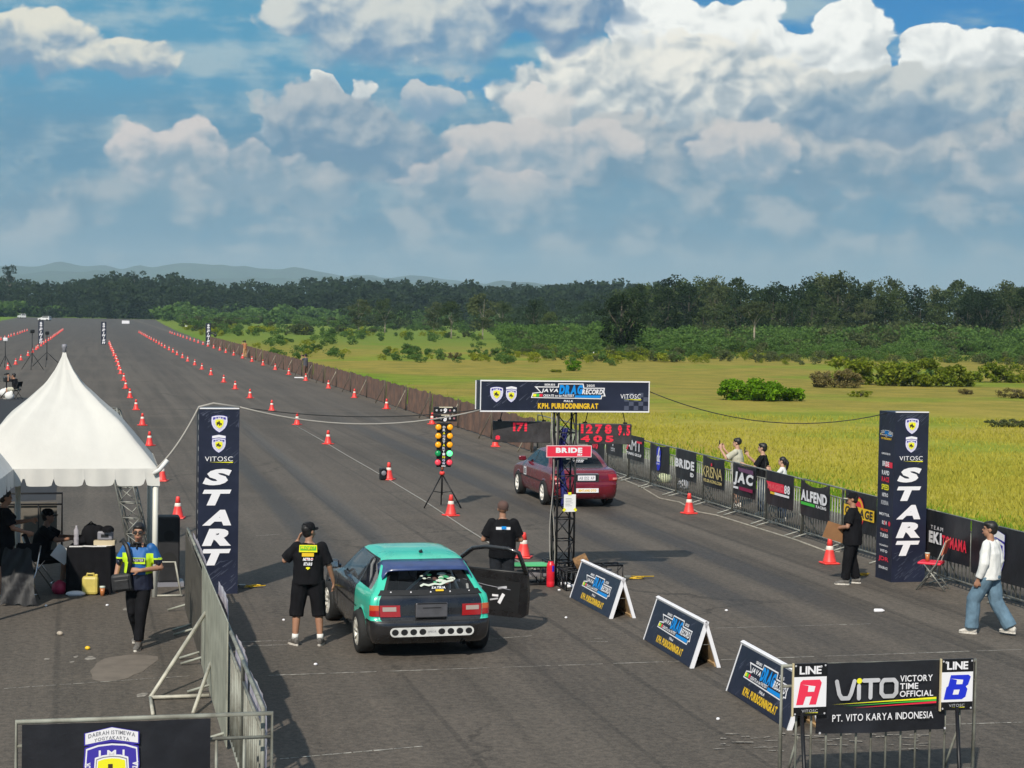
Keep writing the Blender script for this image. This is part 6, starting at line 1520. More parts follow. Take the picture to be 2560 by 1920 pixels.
def solidify_parts(o, vox, smooth=4, fac=.5):
    md = o.modifiers.new('r', 'REMESH'); md.mode = 'VOXEL'; md.voxel_size = vox
    sm_ = o.modifiers.new('s', 'SMOOTH'); sm_.iterations = smooth; sm_.factor = fac
    dg = bpy.context.evaluated_depsgraph_get(); dg.update()
    me = bpy.data.meshes.new_from_object(o.evaluated_get(dg)); me.name = o.name
    mats_ = list(o.data.materials); o.modifiers.clear(); o.data = me
    me.materials.clear()
    for m in mats_: me.materials.append(m)
    me.polygons.foreach_set('use_smooth', [True] * len(me.polygons))
    if o.name.split('.')[0] in ('shirt', 'trousers', 'shorts'):     # folds in the cloth
        ph = rnd.uniform(0, 50)
        nn = [v.normal.copy() for v in me.vertices]
        for v, n_ in zip(me.vertices, nn):
            c = v.co; f = mnoise.noise(Vector((c.x * 9 + ph, c.y * 9, c.z * 5 + c.x * 6))) * .010 + mnoise.noise(Vector((c.x * 20, c.y * 20 + ph, c.z * 12))) * .005
            v.co = c + n_ * f
    return o
def loft(b, rings, m, n=16, xd=V3((1, 0, 0))):             # elliptical rings (centre, rx, ry, axis tilt)
    vs, fs = [], []
    for i, (c, rx, ry) in enumerate(rings):
        t = (V3(rings[min(i + 1, len(rings) - 1)][0]) - V3(rings[max(i - 1, 0)][0])).normalized()
        x = (xd - t * xd.dot(t)).normalized(); y = t.cross(x)
        for j in range(n): a = 2 * PI * j / n; vs.append(V3(c) + x * rx * math.cos(a) + y * ry * math.sin(a))
    for i in range(len(rings) - 1):
        for j in range(n): fs.append((i * n + j, i * n + (j + 1) % n, (i + 1) * n + (j + 1) % n, (i + 1) * n + j))
    fs += [tuple(range(n))[::-1], tuple((len(rings) - 1) * n + j for j in range(n))]
    b.add(vs, fs, m, True)
def limb(b, pts, rr, m):
    out, r2 = [], []
    for i in range(len(pts) - 1):
        for k in range(5): out.append(V3(pts[i]).lerp(V3(pts[i + 1]), k / 5)); r2.append(rr[i] + (rr[i + 1] - rr[i]) * k / 5)
    out.append(V3(pts[-1])); r2.append(rr[-1]); b.tube(out, r2, m, 12)
    for i in range(1, len(pts) - 1): b.ball(pts[i], rr[i] * 1.0, m, 10, 8)
def hand(b, w, d, nrm, m, curl=.5, sg=1):
    d = V3(d).normalized(); nrm = V3(nrm); nrm = (nrm - d * nrm.dot(d)).normalized(); s_ = d.cross(nrm) * sg; w = V3(w)
    loft(b, [(w - d * .02, .026, .022), (w + d * .02, .034, .018), (w + d * .06, .042, .016), (w + d * .09, .040, .014), (w + d * .098, .03, .010)], m, 12, s_)
    for k, l in ((-1.5, .066), (-.5, .078), (.5, .074), (1.5, .058)):
        p = w + d * .088 + s_ * k * .019; d2 = (d * math.cos(curl) + nrm * math.sin(curl)); d3 = (d * math.cos(curl * 2.1) + nrm * math.sin(curl * 2.1))
        b.tube([p, p + d2 * l * .5, p + d2 * l * .5 + d3 * l * .5], [.0098, .0095, .0082], m, 8)
    p = w + d * .03 - s_ * .034; q = p + (d * .7 - s_ * .6 + nrm * .25).normalized() * .045
    b.tube([p, q, q + (d + nrm * .4 * curl).normalized() * .03], [.013, .011, .009], m, 8)
def person(label, loc, rz, J, shirt, trousers, shoe, hair='short', hat=None, skin=None, sleeve=.75, hem=.0, leg_end=1.0, loose=.018, leg_loose=.022, look=(0, 0), vox=.0105, scale=1.0, group=None, build=1.0, shirt_hem=.80, sole=None, bare=False, curl=.6, face=True):
    skin = skin or M_SKIN; t = thing('person', label, 'person', loc, rz, group); t.scale = (scale,) * 3
    D = dict(pel=(0, 0, .93), chest=(0, 0, 1.24), neck=(0, 0, 1.44), head=(0, .02, 1.585), shL=(-.172, 0, 1.372), shR=(.172, 0, 1.372), elL=(-.25, -.02, 1.10), elR=(.25, -.02, 1.10), wrL=(-.25, .07, .86), wrR=(.25, .07, .86),
             hipL=(-.088, 0, .90), hipR=(.088, 0, .90), knL=(-.10, .015, .49), knR=(.10, .015, .49), anL=(-.11, -.02, .085), anR=(.11, -.02, .085), toeL=None, toeR=None, hdL=None, hdR=None, nL=None, nR=None)
    D.update(J); D = {k: (V3(v) if v is not None else None) for k, v in D.items()}
    B = build; pel, chest, neck, head = D['pel'], D['chest'], D['neck'], D['head']; mid = pel.lerp(chest, .5); xd = (D['shR'] - D['shL']).normalized()
    Rh = Matrix.Rotation(look[0], 3, 'Z') @ Matrix.Rotation(look[1], 3, 'X')
    tor = [(pel - (chest - pel).normalized() * .07, .11 * B, .085), (pel, .158 * B, .112 * B), (mid, .140 * B, .100 * B), (chest, .165 * B, .112 * B), (chest.lerp(neck, .55), .150 * B, .095), (chest.lerp(neck, .82), .105, .072), (neck, .058, .058)]
    b = MB(); loft(b, tor, skin, 18, xd); b.tube([neck - V3((0, 0, .03)), neck + (head - neck) * .55], [.056, .053], skin, 12)
    H = lambda p: head + Rh @ V3(p)
    b.ball(H((0, -.012, .035)), (.076, .096, .092), skin, 16, 12, Rh); b.ball(H((0, .022, -.035)), (.058, .068, .078), skin, 14, 10, Rh); b.ball(H((0, .048, -.082)), (.034, .034, .026), skin, 10, 8, Rh)
    b.tube([H((0, .082, .022)), H((0, .104, -.022))], [.008, .015], skin, 8); b.ball(H((0, .085, -.058)), (.026, .014, .012), skin, 10, 6, Rh); b.ball(H((0, .078, .034)), (.055, .016, .011), skin, 10, 6, Rh)
    for sg in (-1, 1): b.ball(H((sg * .077, -.008, -.004)), (.012, .022, .034), skin, 8, 8, Rh)
    dirs = {}
    for s_, sg in (('L', -1), ('R', 1)):
        sh_, el, wr = D['sh' + s_], D['el' + s_], D['wr' + s_]
        limb(b, [sh_, el, wr], [.054 * B, .041, .028], skin); b.ball(sh_, .055 * B, skin, 10, 8)
        hd = D['hd' + s_] or (wr - el); n_ = D['n' + s_] or V3((-sg, .3, 0)); hand(b, wr + hd.normalized() * .015, hd, n_, skin, curl, sg)
        hp, kn, an = D['hip' + s_], D['kn' + s_], D['an' + s_]
        limb(b, [hp, kn, kn.lerp(an, .32), an], [.088 * B, .056, .058, .036], skin)
        td = D['toe' + s_] or V3((sg * .12, 1, 0)); td = V3((td.x, td.y, 0)).normalized(); dirs[s_] = td
        b.tube([an - td * .03 - V3((0, 0, .045)), an + td * .06 - V3((0, 0, .05)), an + td * .15 - V3((0, 0, .062))], [.030, .030, .018], skin, 10)
    solidify_parts(b.build('body', t), vox)
    # shirt
    b = MB(); k = loose; hemp = pel.lerp(chest, -.02) + V3((0, 0, shirt_hem - .90)) if shirt_hem else pel
    loft(b, [(hemp, .168 * B + k, .122 * B + k), (pel.lerp(chest, .25), .160 * B + k, .118 * B + k), (mid.lerp(chest, .3), .154 * B + k, .112 * B + k), (chest, .172 * B + k * .8, .118 * B + k * .8), (chest.lerp(neck, .52), .156 * B + k * .4, .102 + k * .4), (chest.lerp(neck, .80), .112 + k * .3, .078 + k * .2), (neck + V3((0, 0, -.005)), .066, .066)], shirt, 20, xd)
    for s_ in 'LR':
        sh_, el, wr = D['sh' + s_], D['el' + s_], D['wr' + s_]
        b.ball(sh_, .057 * B + k * .35, shirt, 12, 8)
        if sleeve <= 1: limb(b, [sh_, sh_.lerp(el, sleeve)], [.054 * B + k * .5, .050 + k * .9], shirt)
        else: limb(b, [sh_, el, el.lerp(wr, sleeve - 1)], [.054 * B + k * .5, .046 + k * .8, .034 + k * .6], shirt)
    solidify_parts(b.build('shirt', t), vox * 1.05, 3)
    # trousers or shorts
    b = MB(); k = leg_loose
    loft(b, [(pel + (chest - pel) * .16, .150 * B + k * .5, .112 * B + k * .4), (pel, .166 * B + k * .6, .122 * B + k * .6), (pel - V3((0, 0, .07)), .158 * B + k, .120 * B + k)], trousers, 18, xd)
    for s_ in 'LR':
        hp, kn, an = D['hip' + s_], D['kn' + s_], D['an' + s_]
        if leg_end <= 1: limb(b, [hp, kn.lerp(hp, 1 - leg_end)], [.096 * B + k, .070 + k * 1.3], trousers)
        else: limb(b, [hp, kn, kn.lerp(an, leg_end - 1)], [.094 * B + k * .7, .064 + k, .050 + k * 1.2], trousers)
    solidify_parts(b.build('trousers' if leg_end > 1.5 else 'shorts', t), vox * 1.05, 3)
    for s_ in 'LR':
        an, td = D['an' + s_], dirs[s_]; z0 = an.z - .085; sd = V3((-td.y, td.x, 0)); up_ = V3((0, 0, 1))
        if bare:
            b = MB(); c = V3((an.x, an.y, z0)) + td * .05; b.prism([(x * .045, y) for x, y in ((-.8, -.09), (.8, -.09), (1, .08), (.6, .15), (-.6, .15), (-1, .08))], 0, .02, shoe, Matrix(((-sd.x, td.x, 0), (-sd.y, td.y, 0), (0, 0, 1))), c); b.build('sandal', t); continue
        b = MB(); c = V3((an.x, an.y, z0))
        loft(b, [(c - td * .082 + up_ * .055, .030, .040), (c - td * .05 + up_ * .062, .041, .055), (c + td * .02 + up_ * .060, .043, .052), (c + td * .09 + up_ * .042, .046, .036), (c + td * .15 + up_ * .032, .044, .026), (c + td * .185 + up_ * .028, .028, .016)], shoe, 14, sd)
        b.tube([c + up_ * .05, an + up_ * .02], [.050, .046], shoe, 12)
        o = solidify_parts(b.build('shoe', t), vox, 2)
        b = MB(); pts = [(math.cos(a) * .047 * (1.0 if math.sin(a) > 0 else .86), .052 + math.sin(a) * .138) for a in np.linspace(0, 2 * PI, 20)[:-1]]
        b.prism(pts, 0, .026, sole or M_SHOEW, Matrix(((-sd.x, td.x, 0), (-sd.y, td.y, 0), (0, 0, 1))), c); b.build('sole', o)
    # hair, hat, face
    b = MB()
    if hair:
        b.ball(H((0, -.022, .046)), (.085, .100, .094), M_HAIR, 16, 12, Rh)
        if hair == 'fringe': b.ball(H((0, .03, .070)), (.080, .068, .050), M_HAIR, 14, 10, Rh); b.ball(H((-.01, -.05, .12)), (.03, .03, .03), M_HAIR, 8, 6, Rh)
        if hair == 'thick': b.ball(H((0, .02, .082)), (.082, .080, .045), M_HAIR, 14, 10, Rh); b.ball(H((0, -.055, .0)), (.076, .062, .075), M_HAIR, 14, 10, Rh)
        if hair == 'long': b.ball(H((0, -.075, .0)), (.078, .06, .10), M_HAIR, 14, 10, Rh); b.tube([H((0, -.11, .05)), H((0, -.15, -.03)), H((.01, -.13, -.16)), H((.01, -.12, -.24))], [.035, .045, .04, .012], M_HAIR, 10)
        if hair == 'short': b.ball(H((0, -.05, -.005)), (.072, .058, .075), M_HAIR, 14, 10, Rh); b.ball(H((0, .02, .082)), (.070, .072, .036), M_HAIR, 14, 10, Rh)
        solidify_parts(b.build('hair', t), .011, 2)
    if hat:
        b = MB(); m_, back = hat[0], hat[1]; hs = -1 if back else 1
        prof = [(-.005, .036), (.088, .036), (.090, .06), (.086, .095), (.068, .125), (.036, .142), (.0, .146)]
        vs, fs = [], []; n = 20
        for r_, z_ in prof[1:-1]:
            for j in range(n): a = 2 * PI * j / n; vs.append(H((r_ * math.cos(a) * .98, r_ * math.sin(a) * 1.14 - .012, z_ - .008)))
        for i in range(len(prof) - 3):
            for j in range(n): fs.append((i * n + j, i * n + (j + 1) % n, (i + 1) * n + (j + 1) % n, (i + 1) * n + j))
        fs.append(tuple((len(prof) - 3) * n + j for j in range(n))); b.add(vs, fs, m_, True)
        br = [H((.072 * math.cos(a), hs * (.075 + .085 * math.sin(a)), .034 - .012 * abs(math.cos(a)))) for a in np.linspace(0, PI, 11)]
        lo = [p - V3((0, 0, .008)) for p in br]; b.add(br + lo, [tuple(range(11)), tuple(range(11, 22))[::-1]] + [(i, i + 1, i + 12, i + 11) for i in range(10)], hat[2] if len(hat) > 2 else m_)
        b.build('cap', t)
    if face:
        b = MB()
        for sg in (-1, 1): b.ball(H((sg * .030, .083, .010)), (.013, .008, .007), M_TRIM, 8, 6, Rh); b.box(H((sg * .031, .090, .034)), (.034, .010, .007), M_HAIR, Rh)
        b.build('eyes', t); b = MB(); b.box(H((0, .098, -.058)), (.040, .010, .008), mat('lips', (.30, .10, .08), .5), Rh); b.build('mouth', t)
    return t, D, H, Rh
def at_back(t, z, y, fn, flip=False):                        # print on the back (or chest) of a shirt
    b = MB(); b.T = (Matrix.Rotation(PI, 4, 'Z') if flip else Matrix.Identity(4)) @ Matrix.Translation((0, y, z)) @ FLAT
    fn(b)
    for i, v in enumerate(b.v): v.y += (.9 * v.x * v.x) * (-1 if flip else 1)
    b.build('shirt_print', t)
# 1 the man by the hatchback
p1 = gp(769, 1612)
t, *_ = person('man in black shirt with yellow print and long black shorts standing by the hatchback', p1, .06, dict(elL=(-.335, .05, 1.17), wrL=(-.16, .17, 1.44), hdL=(.35, -.1, .9), nL=(1, -.2, 0), elR=(.285, .0, 1.11), wrR=(.345, .10, .87), hdR=(.12, .3, -1), knL=(-.155, .015, .49), anL=(-.175, -.02, .085), knR=(.145, .015, .49), anR=(.175, -.02, .085), toeL=(-.6, 1, 0), toeR=(.15, 1, 0), hipL=(-.10, 0, .90), hipR=(.10, 0, .90)),
            M_CLOTHB, M_CLOTHB, M_SHOED, hair='short', hat=(M_CLOTHB, False), sleeve=.90, leg_end=1.22, loose=.034, leg_loose=.04, look=(-.75, .1), build=1.12, shirt_hem=.84)
def pr1(b):
    b.poly([(-.125, .10, 0), (.125, .10, 0), (.120, .20, 0), (-.120, .20, 0)], M_LEMON); b.rect(-.11, .125, .11, .185, M_GREENP, .001); b.text('PROJECT', -.10, .13, .10, .18, M_LEMON, .002, shear=.2)
    b.rect(-.085, .04, .08, .09, M_YEL); b.text('NITRO', -.07, -.02, .07, .025, M_WHITE, shear=.2, bold=.06); b.rect(-.03, .0, .07, .012, M_RED, .001); b.text('STARS', -.06, -.085, .06, -.04, M_WHITE, shear=.2, bold=.06); b.poly([(-.03, -.12, 0), (.0, -.145, 0), (.03, -.12, 0), (.02, -.105, 0), (-.02, -.105, 0)], M_LEMON)
at_back(t, 1.22, -.185, pr1)
b = MB()
for s_ in (-1, 1): b.tube([(s_ * .175, -.02, .085), (s_ * .172, -.018, .16)], [.048, .045], M_CLOTHW, 12)
b.build('sock', t)
# 2 the capped man behind the open door
t, *_ = person('man in brown cap and black polo shirt seen from behind beyond the open car door', gp(1253, 1523), .08, dict(elL=(-.30, .04, 1.10), wrL=(-.14, .28, 1.08), hdL=(.5, .6, 0), elR=(.30, .04, 1.10), wrR=(.14, .28, 1.06), hdR=(-.5, .6, 0), nL=(0, 0, -1), nR=(0, 0, -1), anR=(.16, -.02, .085)), M_CLOTHB, mat('near_black_denim', (.018, .021, .028), .9, 0, .3, 6), mat('white_red_shoe', (.45, .2, .2), .7), hair=None, hat=(mat('brown_cap_cloth', (.10, .055, .045), .85, 0, .2, 9), False), sleeve=.78, leg_end=1.95, loose=.03, build=1.12, look=(.05, .25), shirt_hem=.80)
at_back(t, 1.30, -.172, lambda b: (b.rect(-.115, -.022, .11, .022, M_WHITE), b.rect(-.03, -.012, .045, .034, M_CYAN, .001)))
# 3 the man walking towards us with a shoulder bag
p3 = gp(345, 1618); JB = mat('jersey_blue', (.010, .11, .34), .6, 0, .2, 6, .4, 14); LIM = mat('lime_print', (.55, .80, .02), .5)
t, D3, H3, R3 = person('man in blue and lime jersey and sunglasses walking with a shoulder bag', p3, PI - .05, dict(elR=(.29, -.04, 1.12), wrR=(.30, .12, .90), hdR=(-.1, .35, -1), elL=(-.30, -.03, 1.10), wrL=(-.08, .20, 1.09), hdL=(1, .15, .05), nL=(0, -1, -.3), knL=(-.07, .12, .50), anL=(-.045, .15, .085), toeL=(-.02, 1, 0), knR=(.08, .02, .50), anR=(.06, -.26, .12), toeR=(.15, 1, 0), hipL=(-.08, 0, .9), hipR=(.08, 0, .9)),
                       JB, M_CLOTHB, M_SHOED, hair='short', sleeve=.72, leg_end=1.92, loose=.026, leg_loose=.014, look=(.12, -.05), build=1.06, shirt_hem=.78)
b = MB()
for sg in (-1, 1): b.box(H3((sg * .034, .098, .010)), (.050, .012, .030), M_TRIM, R3, bev=.005)
b.tube([H3((-.08, .0, .014)), H3((-.06, .09, .014)), H3((.06, .09, .014)), H3((.08, .0, .014))], .004, M_TRIM, 5); b.build('sunglasses', t)
def paint(t, name, mats_, rule):                             # a garment's own pattern, face by face
    o = next(c for c in t.children if c.name.split('.')[0] == name)
    for m in mats_: o.data.materials.append(m)
    idx = [rule(p.center) for p in o.data.polygons]; o.data.polygons.foreach_set('material_index', idx); o.data.update()
def jersey(c):
    if abs(c.x) > .215: return 1 if c.z < 1.215 else (2 if c.z < 1.245 else 0)
    if c.z < 1.015 + .08 * abs(c.x): return 1
    if abs(c.x) > .125 and c.z < 1.31: return 2
    if c.z > 1.385 and abs(c.x) < .12: return 3
    if c.y < 0 and c.z < 1.2: return 1
    return 0
paint(t, 'shirt', [M_NAVY, LIM, M_CLOTHB], jersey)
def pr3(b):
    b.rect(-.125, -.04, .125, .045, LIM); b.rect(-.115, -.012, .115, .036, M_TRIM, .001); b.text('DRAGSTER', -.105, -.006, .105, .03, M_SILVER, .002, shear=.2)
    b.text('SPORT', -.05, -.13, .05, -.105, M_SILVER, .001)
at_back(t, 1.21, -.168, pr3, True)
b = MB(); b.tube([(.055, .07, 1.44), (.0, .085, 1.45), (-.055, .07, 1.44)], .016, M_TRIM, 6); b.tube([(0, .10, 1.43), (0, .122, 1.37)], .010, M_TRIM, 6)
b.build('collar', t)
b = MB()
for s_ in (-1, 1): b.ball((s_ * .275, -.03, 1.17), (.04, .075, .055), LIM if False else M_NAVY, 10, 8)
b.build('sleeve_band', t)
bag = MB(); bag.box((0, 0, .12), (.27, .12, .24), mat('black_nylon', (.017, .017, .019), .6, 0, .3, 8, .6, 14), bev=.035); bag.box((0, -.065, .10), (.20, .03, .14), MATS['black_nylon'], bev=.012)
bo = bag.build('bag_body'); bo.location = p3 + V3((-.17, -.20, .80)); bo.rotation_euler = (0, -.12, .1); bo.name = 'shoulder_bag'; tag(bo, 'black nylon shoulder bag hanging at the hip of the walking man', 'bag')
b = MB(); b.tube([(.10, -.01, .22), (.15, -.015, .40), (.12, .0, .60), (.06, .09, .69), (.02, .2, .66)], .014, M_TRIM, 6, flat=2.2); b.build('strap', bo)
# 4 the man with the cardboard
p4 = gp(2128, 1460); d4 = p4.y
t, *_ = person('man in black with a white-fronted cap holding cardboard by the right START pillar', p4, 1.25, dict(elR=(.27, .06, 1.10), wrR=(.10, .27, 1.02), hdR=(-.5, .6, -.2), elL=(-.27, .06, 1.10), wrL=(-.05, .30, 1.03), hdL=(.4, .7, -.2), nL=(.3, -.3, -1), nR=(-.3, -.3, -1), anL=(-.14, .10, .085), anR=(.14, -.08, .085), knL=(-.12, .06, .49)), M_CLOTHB, M_CLOTHB, M_SHOED, hair='short', hat=(M_CLOTHB, False, M_BEIGE), sleeve=.80, leg_end=1.93, loose=.036, leg_loose=.03, look=(.15, -.05), build=1.18, scale=.945, shirt_hem=.72)
b = MB(); b.box((0, 0, .15), (.46, .012, .30), mat('brown_cardboard', (.30, .15, .065), .85, 0, .15, 5)); o = b.build('cardboard', None, p4 + V3((-.33, -.02, .77))); o.rotation_euler = (.12, .30, .25); tag(o, 'brown cardboard sheet held by the man beside the right START pillar', 'cardboard')
# 5 the man in white walking away
t, *_ = person('young man in a white long-sleeved shirt and loose blue jeans walking at the right border', gp(2470, 1586), .95, dict(elR=(.235, -.05, 1.10), wrR=(.24, .0, .86), elL=(-.24, .0, 1.10), wrL=(-.25, .08, .86), knL=(-.10, .20, .51), anL=(-.11, .22, .085), toeL=(-.1, 1, 0), knR=(.10, -.07, .50), anR=(.13, -.30, .12), toeR=(.2, 1, 0)), M_CLOTHW, M_JEAN, M_SHOEW, hair='thick', sleeve=1.93, leg_end=1.98, loose=.038, leg_loose=.045, look=(.35, .05), shirt_hem=.82, scale=.99)
# 6-8 the spectators behind the barriers
def behind(px, r=15.4): s_ = s_at(px, r); return rd(r, s_)
def phone(p, rz, label):
    b = MB(); b.box((0, 0, 0), (.012, .078, .155), M_TRIM, bev=.004); o = b.build('phone', None, p, rz); o.rotation_euler.x = .15; tag(o, label, 'phone', 'phones of the spectators')
q6 = behind(1848); t, *_ = person('spectator in a beige T-shirt holding a phone up behind the barriers', q6, 1.15, dict(elR=(.17, .22, 1.22), wrR=(.10, .38, 1.42), hdR=(0, .3, 1), elL=(-.17, .22, 1.20), wrL=(-.02, .42, 1.40), hdL=(.1, .2, 1), nL=(1, 0, 0), nR=(-1, 0, 0)), M_BEIGE, M_CLOTHB, M_SHOEW, hair='fringe', sleeve=.85, leg_end=1.1, loose=.04, skin=M_SKIN2, look=(0, .1))
c_, s_ = math.cos(1.15), math.sin(1.15); off = lambda x, y, z: V3((c_ * x - s_ * y, s_ * x + c_ * y, z)); phone(q6 + off(.05, .48, 1.55), 1.15 + PI / 2, 'dark phone raised by the spectator in beige')
q7 = behind(1912); t, *_ = person('spectator in a black T-shirt filming with a raised hand and leaning on the rail', q7, 1.2, dict(elR=(.20, .20, 1.20), wrR=(.10, .38, 1.38), hdR=(0, .3, 1), elL=(-.27, .14, 1.14), wrL=(-.30, .34, 1.20), nR=(-1, 0, 0)), M_CLOTHB, M_JEAND, M_SHOEW, hair='thick', sleeve=.82, leg_end=1.93, loose=.03, skin=M_SKIN2, look=(0, .05))
phone(q7 + off(.08, .47, 1.52), 1.2 + PI / 2, 'dark phone raised by the spectator in black')
q8 = behind(1962); t, *_ = person('woman with a long ponytail in a white top holding a phone up behind the barriers', q8, 1.2, dict(elR=(.20, .16, 1.16), wrR=(.12, .36, 1.32), hdR=(0, .3, 1), elL=(-.20, .16, 1.14), wrL=(-.05, .36, 1.30), hdL=(.1, .3, 1)), M_CLOTHW, M_JEAND, M_SHOEW, hair='long', sleeve=.6, leg_end=1.93, loose=.02, skin=M_SKIN2, scale=.87, build=.94, leg_loose=.035)
phone(q8 + off(.06, .42, 1.28), 1.2 + PI / 2, 'dark phone raised by the woman with the ponytail')
# 9 and 10 under the tents
sit = dict(pel=(0, -.05, .50), chest=(0, .02, .82), neck=(0, .07, 1.02), head=(0, .10, 1.165), shL=(-.172, .05, .95), shR=(.172, .05, .95), hipL=(-.09, -.03, .50), hipR=(.09, -.03, .50), knL=(-.12, .40, .50), knR=(.12, .40, .49), anL=(-.12, .40, .085), anR=(.12, .34, .085))
P9 = gp(104, 1466)
person('man in black with a cap sitting at the table under the white tent', P9, -1.45, dict(sit, elR=(.24, .28, .80), wrR=(.16, .50, .82), elL=(-.24, .28, .80), wrL=(-.10, .52, .82)), M_CLOTHB, M_CLOTHB, M_SHOED, hair='short', hat=(M_CLOTHB, False), sleeve=.8, leg_end=1.2, loose=.034, look=(.1, 0), build=1.1, shirt_hem=None)
P10 = gp(9, 1492)
person('man in black shirt and shorts standing at the left border holding the tent pole', P10, -1.1, dict(elL=(-.20, .22, 1.16), wrL=(-.08, .42, 1.20), elR=(.22, .1, 1.12), wrR=(.2, .3, 1.05)), M_CLOTHB, M_CLOTHB, M_SHOEW, hair='short', sleeve=.8, leg_end=.95, loose=.035, leg_loose=.03, build=1.1, bare=True)
# 11-13 far figures
P11 = gp(38, 998); person('photographer in black crouching on a low chair at the left border beyond the tent', P11, 1.25, dict(sit, elR=(.22, .26, .92), wrR=(.10, .34, 1.12), hdR=(-.3, .3, .6), elL=(-.22, .26, .92), wrL=(-.10, .34, 1.12), hdL=(.3, .3, .6)), M_CLOTHB, M_BEIGE, M_SHOED, hair='short', sleeve=.8, leg_end=.9, loose=.03, vox=.018, face=False, shirt_hem=None)
P12 = rd(14.05, s_at(763, 14.05)); person('photographer in dark grey raising a camera in front of the brown fence', P12, .9, dict(elR=(.24, .16, 1.28), wrR=(.10, .26, 1.50), hdR=(-.2, .3, .6), elL=(-.24, .16, 1.28), wrL=(-.10, .26, 1.50), hdL=(.2, .3, .6)), mat('grey_cloth', (.07, .07, .085), .85), mat('brown_cloth', (.12, .07, .05), .85), M_SHOED, hair='short', sleeve=.8, leg_end=1.9, vox=.02, face=False)
P13 = rd(14.0, s_at(611, 14.0)); person('photographer in orange shirt and tan trousers by the far part of the brown fence', P13, .7, dict(elR=(.26, .12, 1.30), wrR=(.14, .28, 1.52), hdR=(-.2, .3, .6), elL=(-.26, .12, 1.30), wrL=(-.14, .28, 1.52), hdL=(.2, .3, .6)), mat('orange_cloth', (.42, .17, .07), .85), mat('tan_cloth', (.45, .27, .13), .85), M_SHOED, hair='short', sleeve=.8, leg_end=1.95, vox=.02, face=False)
def camera_at(p, rz, label):
    o = thing('camera', label, 'camera', p, rz, 'cameras of the photographers'); b = MB(); b.box((0, 0, 0), (.15, .08, .11), M_TRIM, bev=.015); b.build('camera_body', o); b = MB(); b.lathe([(.038, 0), (.04, .14), (.045, .15)], M_TRIM, 14, (0, .04, 0), Matrix.Rotation(-PI / 2, 3, 'X')); b.build('lens', o)
camera_at(P12 + V3((-.20, .22, 1.58)), .9, 'black camera held up by the photographer in grey')
camera_at(P13 + V3((-.18, .26, 1.62)), .7, 'black camera held up by the photographer in orange')
camera_at(P11 + V3((-.42, .14, 1.24)), 1.25, 'black camera at the face of the crouching photographer')

